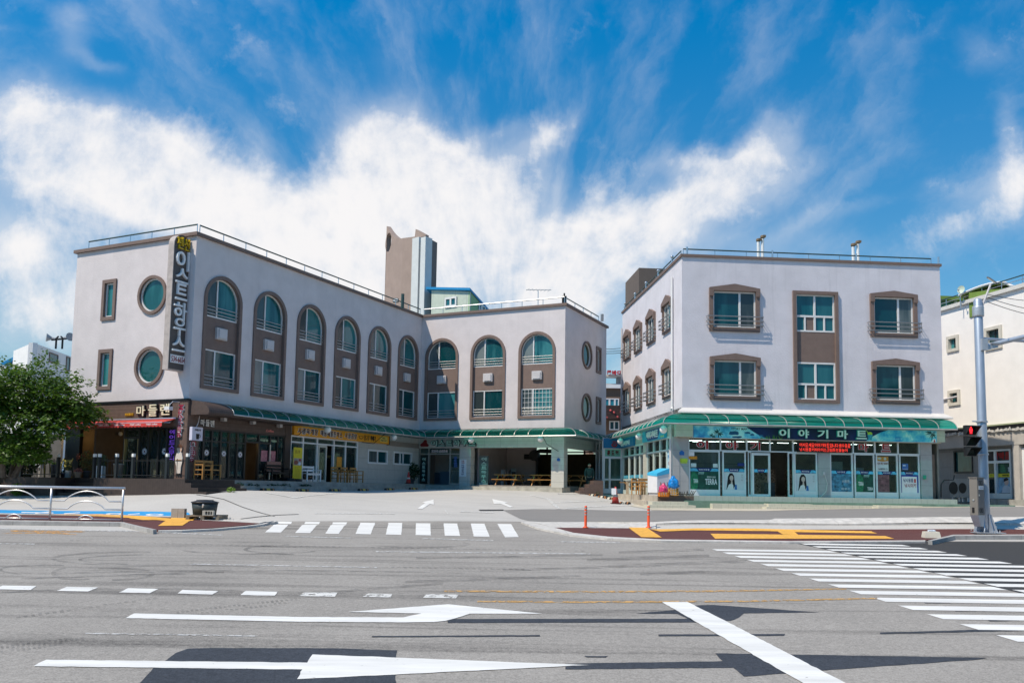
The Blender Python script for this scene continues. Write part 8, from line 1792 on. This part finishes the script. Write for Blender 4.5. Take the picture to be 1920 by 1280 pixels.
# ---------------- carport
ZC = .105
def picnic():
    r = thing('picnic_table', '', 'picnic table', (0, 0, 0))
    for k in range(4): part(MB().cbox((0, -.30 + .20 * k, .735), (1.75, .185, .04)), 'top_board', m_oak, r)
    for y in (-.68, .68): part(MB().cbox((0, y, .44), (1.75, .26, .045)), 'seat_board', m_oak, r)
    for x in (-.62, .62):
        for y in (-1, 1): part(MB().bar((x, y * .78, 0), (x, y * .26, .72), .10, .045, (1, 0, 0)), 'leg', m_oak, r)
        part(MB().cbox((x + .05, 0, .40), (.045, 1.55, .10)), 'cross_beam', m_oak, r); part(MB().bar((x, 0, .40), (x * .35, 0, .70), .08, .04), 'brace', m_oak, r)
    return r
pt = picnic(); U6 = {}; rzW = math.atan2(VA.y, VA.x)
for (px, o_, lb) in ((955, -.9, 'front left picnic table of honey wood in the open carport'), (1023, -.9, 'picnic table of honey wood left of the carport pillar'), (988, -3.6, 'picnic table farther back between the two front ones'), (1078, -2.4, 'picnic table right of the carport corner pillar')):
    s = AW.s(px, 900, o_); place(U6, pt, AW.P(s, .12 + (.012 if px == 1078 else 0), o_), rzW, lb, 'picnic tables in the carport')
s = AW.s(968, 880, -4.6); 
for (x0, x1, y0, y1, o_, nm, lb, mt) in ((922, 945, 880, 891, -4.2, 'white_cabinet', 'white cabinet standing at the back wall of the carport', m_white_plastic), (945.5, 955, 880, 892, -4.4, 'pinkish_cabinet', 'pale pinkish cabinet right of the white one in the carport', M('pinkish_cabinet_paint', (.42, .34, .32), .5))):
    a, z1 = AW.loc(x0, y0, o_); b, z0 = AW.loc(x1, y1, o_); mb = MB().fbox(AW, a, b, .12, z1, o_ - .5, o_); r = thing(nm, lb, 'cabinet', AW.P((a + b) / 2, .12, o_)); part(mb, 'case', mt, r); part(MB().fbox(AW, a + .05, b - .05, .3, z1 - .05, o_, o_ + .015), 'door', mt, r)
a, z1 = AW.loc(907, 885, -3.8); b, z0 = AW.loc(926, 893, -3.8); r = thing('twin_gas_stove', 'white low appliance with two dark round openings on the carport bench', 'appliance', AW.P((a + b) / 2, z0, -3.8)); part(MB().fbox(AW, a, b, z0, z1, -4.2, -3.8), 'case', m_white_plastic, r)
for t in (.55, .85): part(MB().fpoly(AW, circ(a + (b - a) * t, (z0 + z1) / 2, .11, 16), -3.80, -3.79), 'opening', m_black, r)
r = thing('work_bench', 'dark work bench along the left wall of the carport', 'bench', AW.P((a + b) / 2 + .3, .12, -3.9)); part(MB().fbox(AW, a - .1, b + 1.2, z0 - .08, z0, -4.4, -3.7), 'top', m_wood_dk, r); 
for t in (0, 1.0): part(MB().fbox(AW, a + (b + 1.0 - a) * t, a + (b + 1.0 - a) * t + .08, .12, z0 - .08, -4.3, -3.8), 'leg', m_wood_dk, r)
p = AW.P(AW.s(918, 908, -2.6), .12, -2.6); solo(MB().lathe(p, [(.22, 0), (.30, .2), (.28, .2)], 18), 'plastic_basin', M('blue_plastic', (.08, .16, .24), .4), 'blue plastic basin on the carport floor', 'basin', smooth=True)
p = AW.P(AW.s(906, 905, -1.2), .12, -1.2); solo(MB().lathe(p, [(.16, 0), (.24, .25), (.24, .3), (.05, .34)], 14), 'white_bag', m_pale, 'crumpled white bag at the foot of the lettered glass door', 'bag', smooth=True)
p = AW.P(AW.s(963, 880, -4.4), .12, -4.4); r = thing('water_dispenser', 'pale upright water dispenser at the back of the carport', 'appliance', p); part(MB().cbox(p + Zv(.62), (.36, .34, 1.24)), 'body', M('pale_grey_appliance', (.34, .38, .38), .4), r); part(MB().cbox(p + V((0, -.18, .85)), (.26, .02, .3)), 'panel', m_black, r)
# ================================================================== PROPS BY THE MART
def crate(c, sx, sy, h, mt, nm, lb, rz=0.):
    rot = Matrix.Rotation(rz, 3, 'Z'); r = thing(nm, lb, 'crate', c)
    for sgn in (-1, 1):
        for ax in (0, 1):
            w = (sx, sy)[ax]; L_ = (sy, sx)[ax]; g_ = MB()
            dirv = rot @ (V((0, 1, 0)) if ax == 0 else V((1, 0, 0))); nv = rot @ (V((1, 0, 0)) if ax == 0 else V((0, 1, 0)))
            F = Face(V((c.x, c.y, 0)) + nv * (sgn * w / 2), dirv, nv * sgn); n_ = 4
            holes = [rect(-L_ / 2 + L_ * (i + .14) / n_, -L_ / 2 + L_ * (i + .86) / n_, c.z + h * (j + .2) / 3, c.z + h * (j + .85) / 3) for i in range(n_) for j in range(3)]
            g_.fpoly(F, rect(-L_ / 2, L_ / 2, c.z, c.z + h), -.02, 0, holes); part(g_, 'lattice_side', mt, r)
    part(MB().cbox(V(c) + Zv(.015), (sx - .03, sy - .03, .03), rot), 'bottom', mt, r); return r
m_orc = M('orange_crate_plastic', (.78, .25, .02), .45, var=.08); m_tanc = M('amber_crate_plastic', (.62, .32, .06), .5, var=.15)
ZT_ = ZFB - .012
cp = lambda px, o_=.62: BG.P(BG.s(px, 915, o_), ZT_, o_)
def bag(c, rx, h, mt, nm, lb, cat='bag'):
    from mathutils import noise as mn
    vs = []; fs = []; n = 26; K = 14; sd = V((rx * 37, h * 11, 1))
    for i in range(K + 1):
        t = i / K; pr = (1.0 if t < .62 else max(.10, 1 - (t - .62) * 2.3)) * (.90 + .16 * math.sin(math.pi * min(1, t * 1.5)))
        if t > .85: pr = max(pr, .42 - (t - .85) * 1.2)
        for k in range(n):
            a = 2 * math.pi * k / n; d = V((math.cos(a), math.sin(a), t * 2.2)); q = rx * pr * (1 + .22 * mn.noise(d * 1.9 + sd) + .10 * mn.noise(d * 5 + sd)); vs.append((c.x + q * math.cos(a), c.y + q * math.sin(a), c.z + h * t + .03 * mn.noise(d * 3 + sd)))
    for i in range(K):
        for k in range(n): fs.append((i * n + k, i * n + (k + 1) % n, (i + 1) * n + (k + 1) % n, (i + 1) * n + k))
    fs += [tuple(range(n))[::-1], tuple(K * n + k for k in range(n))]
    return solo(MB().add(vs, fs), nm, mt, lb, cat, loc=c, smooth=True)
bx = V((BB.x - .18, BB.y - .55, ZT_))
kY = bx.y / FPX
q1 = depth_pt(1262.5, 928, 41.1); q1.z = ZT_; q2 = depth_pt(1244, 928, 40.9); q2.z = ZT_ - .06
crate(q1, .42, .36, .36, m_tanc, 'plastic_crate', 'amber plastic crate under the blue bag at the mart corner', .1)
crate(q2, .46, .36, .21, m_orc, 'plastic_crate', 'orange plastic crate under the pink bag at the mart corner', .1)
bag(q1 + Zv(.35), .25, .60, M('blue_plastic_bag', (.015, .22, .60), .25, var=.5, scale=9, bump=.9, bscale=14), 'plastic_bag', 'bulging blue plastic bag on the amber crate')
bag(q2 + Zv(.20), .21, .44, M('pink_plastic_bag', (.60, .05, .16), .25, var=.55, scale=9, bump=.9, bscale=14), 'plastic_bag', 'pink plastic bag full of rubbish on the orange crate')
# chest freezer
fz0 = depth_pt(1236, 925, 42.4); fz0.z = ZT_; r = thing('ice_freezer', 'white ice cream freezer with sloping sky blue lid beside the mart side door', 'freezer', fz0)
rz = .35; dx, dy = V((math.cos(rz), math.sin(rz), 0)), V((-math.sin(rz), math.cos(rz), 0))
def fzp(x, y, z): return fz0 + dx * x + dy * y + Zv(z)
m_fw = M('white_enamel', (.74, .74, .76), .3, var=.05); m_fb = M('sky_blue_lid', (.06, .46, .74), .35, var=.06)
W_, D_ = .78, .95
part(MB().hexa([fzp(x, y, .12) for x, y in ((-W_ / 2, -D_ / 2), (W_ / 2, -D_ / 2), (W_ / 2, D_ / 2), (-W_ / 2, D_ / 2))], [fzp(-W_ / 2, -D_ / 2, .95), fzp(W_ / 2, -D_ / 2, 1.12), fzp(W_ / 2, D_ / 2, 1.18), fzp(-W_ / 2, D_ / 2, 1.0)]), 'body', m_fw, r)
part(MB().hexa([fzp(-W_ / 2 - .02, -D_ / 2 - .02, .93), fzp(W_ / 2 + .02, -D_ / 2 - .02, 1.10), fzp(W_ / 2 + .02, D_ / 2, 1.18), fzp(-W_ / 2 - .02, D_ / 2, 1.0)], [fzp(-W_ / 2 - .02, -D_ / 2 - .02, 1.08), fzp(W_ / 2 - .1, -D_ / 2 - .02, 1.34), fzp(W_ / 2 - .1, D_ / 2, 1.36), fzp(-W_ / 2 - .02, D_ / 2, 1.12)]), 'lid', m_fb, r)
part(MB().hexa([fzp(x, y, 0) for x, y in ((-W_ / 2 + .06, -D_ / 2 + .06), (W_ / 2 - .06, -D_ / 2 + .06), (W_ / 2 - .06, D_ / 2), (-W_ / 2 + .06, D_ / 2))], [fzp(x, y, .12) for x, y in ((-W_ / 2 + .06, -D_ / 2 + .06), (W_ / 2 - .06, -D_ / 2 + .06), (W_ / 2 - .06, D_ / 2), (-W_ / 2 + .06, D_ / 2))]), 'plinth', m_vent, r)
Ff = Face(V((fz0.x, fz0.y, 0)) - dy * (D_ / 2), dx, -dy); pr = MB()
for k in range(3): pr.fpoly(Ff, [(-.25 + .2 * k, ZT_ + .42), (-.17 + .2 * k, ZT_ + .42), (-.15 + .2 * k, ZT_ + .62), (-.22 + .2 * k, ZT_ + .66)], .0, .006)
part(pr, 'ice_pop_print', M('pop_print', (.46, .30, .26), .5, var=.7, scale=20), r); part(MB().fbox(Ff, -W_ / 2 + .03, W_ / 2 - .03, ZT_ + .18, ZT_ + .26, 0, .005), 'pink_stripe', M('pale_pink_print', (.70, .50, .55), .5), r)
# table and chair by the lobby
t0 = depth_pt(1191, 924, 46.2); t0.z = ZT_; r = thing('plain_table', 'worn grey topped wooden table outside the lobby glass', 'table', t0)
part(MB().cbox(t0 + Zv(.74), (1.0, .7, .05)), 'top', M('grey_table_top', (.34, .38, .37), .5, var=.1), r); part(MB().cbox(t0 + Zv(.66), (.94, .64, .10)), 'apron', M('pale_table_wood', (.48, .38, .26), .6, var=.15), r)
for x in (-.43, .43):
    for y in (-.28, .28): part(MB().bar(t0 + V((x, y, 0)), t0 + V((x, y, .62)), .07), 'leg', MATS['pale_table_wood'], r)
U7 = {}; ch = wood_chair(m_oak)
for px, yy, rz, lb in ((1197, 44.4, 1.0, 'honey wood chair in front of the grey topped table'), (1210, 45.2, .2, 'honey wood chair between the table and the freezer')):
    p = depth_pt(px, 920, yy); p.z = ZT_; place(U7, ch, p, rz, lb, 'honey wood chairs outside the lobby')
p = depth_pt(1169, 905, 48); solo(MB().cbox((p.x, p.y, depth_pt(1169, 904, 48).z), (.42, .3, .04)).bar((p.x + .1, p.y + .2, depth_pt(1169, 904, 48).z - .02), (p.x + .5, p.y + .6, depth_pt(1169, 904, 48).z - .3), .04), 'wall_shelf', m_oak, 'small honey wood shelf fixed beside the lobby door', 'shelf')
# plate rack, small plant
p = depth_pt(1285, 927, 41.0); p.z = ZFB; mb = MB()
for k in range(9): mb.tube([p + V((-.35 + .09 * k, random.uniform(-.1, .1), 0)), p + V((-.30 + .09 * k + random.uniform(-.08, .08), random.uniform(-.1, .1), .16 + .08 * random.random()))], .02, 5)
mb.tube([p + V((-.42, 0, .06)), p + V((.42, 0, .05))], .04, 6); solo(mb, 'scrap_pile', M('dark_mixed_scrap', (.10, .10, .09), .6, var=.8, scale=15), 'low pile of dark scraps at the foot of the granite corner pier', 'scrap')
b = at(1119, 929); solo(leafball(b + Zv(.16), .26, .2, .18, 260, .05), 'small_bush', m_leaf4, 'small grey green bush between the brown steps and the lobby column', 'plant')
p = at(1108, 920); 
# ================================================================== PERSON in the carport, seen from behind
py_ = AW.P(AW.s(1105, 890, -1.2), 0, -1.2); pd = py_.y + .0
head_z = depth_pt(1106, 869, pd).z; base_z = head_z - 1.72
pc = V((depth_pt(1105, 890, pd).x, pd, base_z))
def skin(name, joints, edges, mat, parent, sub=2):
    me = bpy.data.meshes.new(name); me.from_pydata([pc + V(j[0]) - V(top(parent).location) for j in joints], edges, []); o = bpy.data.objects.new(name, me); COL.objects.link(o); o.parent = parent
    sk = o.modifiers.new('skin', 'SKIN'); ss = o.modifiers.new('sub', 'SUBSURF'); ss.levels = ss.render_levels = sub
    for i, j in enumerate(joints): me.skin_vertices[0].data[i].radius = (j[1], j[2] if len(j) > 2 else j[1])
    me.skin_vertices[0].data[0].use_root = True; me.materials.append(mat)
    dg = bpy.context.evaluated_depsgraph_get(); m2 = bpy.data.meshes.new_from_object(o.evaluated_get(dg)); o.modifiers.clear(); o.data = m2; m2.polygons.foreach_set('use_smooth', [True] * len(m2.polygons)); return o
person = thing('person', 'person in dark green shirt and black trousers seen from behind in the carport shade', 'person', pc)
m_skin = M('skin', (.42, .25, .17), .55, var=.05)
J = [((0, 0, .95), .13, .10), ((0, 0, 1.15), .125, .09), ((0, 0, 1.36), .15, .095), ((0, 0, 1.47), .055), ((0, -.01, 1.54), .068), ((0, -.015, 1.61), .118, .125), ((0, -.01, 1.70), .085),
     ((-.09, 0, .86), .09), ((-.10, -.02, .48), .062), ((-.10, .02, .08), .042), ((-.10, -.12, .03), .035), ((.09, 0, .86), .09), ((.10, .03, .48), .062), ((.10, .06, .08), .042), ((.10, -.06, .03), .035),
     ((-.19, 0, 1.38), .058), ((-.25, .02, 1.12), .044), ((-.24, -.06, .88), .032), ((-.23, -.09, .80), .036, .02), ((.19, 0, 1.38), .058), ((.25, .03, 1.12), .044), ((.25, -.02, .88), .032), ((.25, -.04, .80), .036, .02)]
E_ = [(0, 1), (1, 2), (2, 3), (3, 4), (4, 5), (5, 6), (0, 7), (7, 8), (8, 9), (9, 10), (0, 11), (11, 12), (12, 13), (13, 14), (2, 15), (15, 16), (16, 17), (17, 18), (2, 19), (19, 20), (20, 21), (21, 22)]
for s, h in ((-1, 18), (1, 22)):
    hx, hy, hz = J[h][0]
    for k, (dx_, dz_) in enumerate(((-.020, -.085), (-.007, -.098), (.007, -.094), (.020, -.078))):
        i = len(J); J.append(((hx + .0, hy + dx_ * 1.2, hz - .045), .010)); J.append(((hx - s * .015, hy + dx_ * 1.3 - .01, hz + dz_), .008)); E_ += [(h, i), (i, i + 1)]
    i = len(J); J.append(((hx - s * .02, hy - .035, hz - .02), .011)); J.append(((hx - s * .03, hy - .05, hz - .055), .009)); E_ += [(h, i), (i, i + 1)]
skin('body', J, E_, m_skin, person)
skin('shirt', [((0, 0, .88), 0.198, 0.151), ((0, 0, 1.12), 0.186, 0.138), ((0, 0, 1.34), 0.215, 0.143), ((0, 0, 1.43), 0.096, 0.090), ((-.19, 0, 1.39), 0.095), ((-.25, .02, 1.13), 0.079), ((-.243, -.05, .92), 0.064), ((.19, 0, 1.39), 0.095), ((.25, .03, 1.13), 0.079), ((.25, -.01, .92), 0.064)], [(0, 1), (1, 2), (2, 3), (2, 4), (4, 5), (5, 6), (2, 7), (7, 8), (8, 9)], M('dark_green_shirt', (.022, .055, .050), .8, var=.15), person)
skin('trousers', [((0, 0, .93), 0.186, 0.141), ((-.09, 0, .84), 0.141), ((-.10, -.01, .48), 0.109), ((-.10, .02, .10), 0.090), ((.09, 0, .84), 0.141), ((.10, .03, .48), 0.109), ((.10, .06, .10), 0.090)], [(0, 1), (1, 2), (2, 3), (0, 4), (4, 5), (5, 6)], M('black_trousers', (.015, .016, .02), .8, var=.1), person)
part(MB().lathe(pc + V((0, .02, 1.60)), [(.085, -.10), (.108, -.04), (.112, .04), (.095, .10), (.05, .14), (.005, .15)], 16, .9, 1.0), 'hair', M('black_hair', (.010, .009, .009), .5, var=.2), person, True)
# ================================================================== THE TREE at the left
random.seed(11)
tc0 = V((-22.3, 37.3, 0)); tgz = .15
tree = thing('broadleaf_tree', 'bushy dark green broadleaf tree at the left edge beside the cafe', 'tree', (tc0.x, tc0.y, tgz))
limbs = MB(); tips = []
def grow(p, d, r, L_, lev):
    pts = [p]; q = V(p); dd = V(d)
    for i in range(4):
        dd = (dd + V((random.gauss(0, .10), random.gauss(0, .10), random.gauss(.0, .06)))).normalized(); q = q + dd * (L_ / 4); pts.append(q)
    limbs.tube(pts, [r * (1 - .16 * i) for i in range(5)], 7)
    if lev == 0: tips.append((pts[-1], dd)); tips.append((pts[2], dd)); return
    for k in range(random.choice((3, 4)) if lev > 1 else 4):
        a = random.uniform(0, 2 * math.pi); sp2 = random.uniform(.55, 1.0); side = V((math.cos(a), math.sin(a), random.uniform(-.15, .45))); grow(pts[random.choice((2, 3, 4))], (dd * .55 + side * sp2).normalized(), r * .58, L_ * .72, lev - 1)
for x, y, d, r in ((-.35, 0, (-.40, -.1, 1), .12), (.25, .1, (.42, .0, 1), .12), (0, -.25, (.05, -.35, 1), .11), (.0, .3, (-.05, .3, 1), .11), (-.9, .2, (-.65, .1, .8), .10)):
    b = tc0 + V((x, y, tgz)); e = b + V(d).normalized() * 1.3; limbs.tube([b, (b + e) / 2 + V((random.uniform(-.05, .05), 0, 0)), e], [r * 1.15, r, r * .9], 8); grow(e, V(d).normalized(), r * .85, 1.75, 2)
part(limbs, 'trunk', M('grey_bark', (.12, .10, .085), .9, var=.35, scale=9, bump=.5), tree)
lv = MB()
def spray(p, d, n, L_, sz):
    """leaves set along a drooping twig"""
    d = V(d).normalized(); side = d.cross(V((0, 0, 1)))
    if side.length < .1: side = V((1, 0, 0))
    side.normalize(); upv = side.cross(d)
    for i in range(n):
        t = random.random(); q = V(p) + d * (L_ * t) + V((0, 0, -.22 * L_ * t * t)) + side * random.gauss(0, .10) + upv * random.gauss(0, .06)
        b = (d * random.uniform(.2, 1) + side * random.choice((-1, 1)) * random.uniform(.3, 1) + V((0, 0, random.uniform(-.7, .1)))).normalized(); nrm = (V((0, 0, 1)) + V((random.gauss(0, .55), random.gauss(0, .55), 0))).normalized(); cc = b.cross(nrm).normalized(); s = sz * random.uniform(.7, 1.3)
        pq = proj(q)
        if pq[1] > 868 or (pq[0] > 95 and pq[1] > 800 + random.random() * 30): continue
        if proj(q)[0] > 142 + 16 * random.random() - max(0, (proj(q)[1] - 740) * .35) + max(0, (690 - proj(q)[1]) * -1.2): continue
        lv.add([q, q + b * s * .5 + cc * s * .27, q + b * s, q + b * s * .5 - cc * s * .27], [(0, 1, 2, 3)])
cen = tc0 + V((-.2, 0, 3.3))
for p, d in tips:
    out = (p - cen); 
    for k in range(7):
        dd = (V(d) * .4 + out.normalized() * .5 + V((random.gauss(0, .6), random.gauss(0, .6), random.gauss(0, .30)))); spray(p + V((random.gauss(0, .14), random.gauss(0, .14), random.gauss(0, .12))), dd, 15, random.uniform(.5, .95), .17)
# outer sprays that give the ragged outline seen in the picture
for (px, py, Y, n) in ((165, 700, 37.2, 6), (150, 715, 37.5, 8), (88, 658, 37.6, 6), (130, 735, 37.0, 9), (60, 690, 37, 9), (10, 690, 37, 10), (30, 680, 36.5, 8), (-30, 700, 37, 10), (110, 690, 37.5, 8), (140, 760, 37, 8), (100, 720, 36.5, 10), (60, 740, 36, 10), (20, 760, 36, 10), (120, 790, 36.6, 8), (80, 800, 36, 8), (40, 830, 36, 8), (100, 845, 36.6, 7), (0, 820, 36, 9), (-20, 760, 36, 9), (60, 870, 36.4, 6), (115, 840, 36.8, 6)):
    q = depth_pt(px, py, Y); dr = (q - cen).normalized()
    for k in range(n): spray(q - dr * .9 + V((random.gauss(0, .22), random.gauss(0, .3), random.gauss(0, .2))), dr + V((random.gauss(0, .3), random.gauss(0, .3), random.gauss(0, .22))), 16, random.uniform(.6, 1.0), .17)
# leafy masses filling the crown between the limbs
for (px, py, Y, rx, rz, n) in ((20, 720, 37.4, 1.3, .8, 800), (85, 735, 37.3, 1.1, .8, 800), (-40, 760, 37.4, 1.3, 1.0, 700), (35, 780, 36.9, 1.5, .8, 1000), (105, 785, 36.9, 1.0, .9, 800), (128, 745, 37.2, .8, .6, 450), (70, 695, 37.6, .9, .55, 420), (10, 840, 36.8, 1.3, .8, 700), (90, 840, 36.9, .9, .8, 600), (50, 745, 38.6, 1.9, 1.2, 900), (-10, 700, 37.5, 1., .6, 500), (140, 715, 37.4, .6, .35, 220), (60, 860, 37.2, .8, .5, 500), (0, 790, 36.4, 1.2, .9, 900), (-30, 830, 36.6, 1.2, .9, 700), (70, 800, 36.2, 1.2, .8, 900), (112, 830, 36.6, .7, .7, 500), (20, 870, 36.6, 1.0, .4, 450), (60, 720, 36.6, 1.2, .6, 700), (15, 750, 36.4, 1.1, .7, 700), (100, 750, 36.8, .9, .6, 600), (80, 815, 36.6, .8, .5, 700), (30, 835, 36.4, 1.1, .5, 800), (-10, 850, 36.6, 1.1, .5, 600), (65, 850, 36.6, .8, .35, 500)):
    q = depth_pt(px, py, Y)
    for _ in range(max(1, n // 14)):
        while True:
            o_ = V((random.uniform(-1, 1), random.uniform(-1, 1), random.uniform(-1, 1)))
            if o_.length < 1: break
        p_ = q + V((o_.x * rx, o_.y * rx * .8, o_.z * rz)); spray(p_, V((o_.x + random.gauss(0, .4), o_.y - .2 + random.gauss(0, .4), random.gauss(.05, .3))), 14, random.uniform(.35, .7), .165)
part(lv, 'crown', m_leaf, tree)
# shrub and wall behind the tree
for k, (x, y, rx, rz, n, lb) in enumerate(((-24.3, 40.2, 1.7, 1.5, 2400, 'dark shrub behind the tree nearest the cafe wall'), (-27.2, 40.8, 1.6, 1.5, 2200, 'dark shrub behind the tree, second from the cafe wall'), (-30., 41., 1.6, 1.4, 1800, 'dark shrub at the very left edge behind the tree'))):
    c = V((x, y, g(x, y))); solo(leafball(c + Zv(rz), rx, .8, rz, n, .12).tube([c, c + Zv(rz)], .06, 6), 'shrub', m_leaf2, lb, 'plant', 'shrubs behind the tree')

solo(MB().box(-36, -22.6, 42.2, 42.4, -1.2, 2.3).box(-36, -22.55, 42.15, 42.45, 2.302, 2.38), 'garden_wall', M('grey_render_wall', (.20, .20, .20), .9, var=.25, scale=1.5), 'plain grey garden wall behind the tree and shrubs at the left', 'wall')
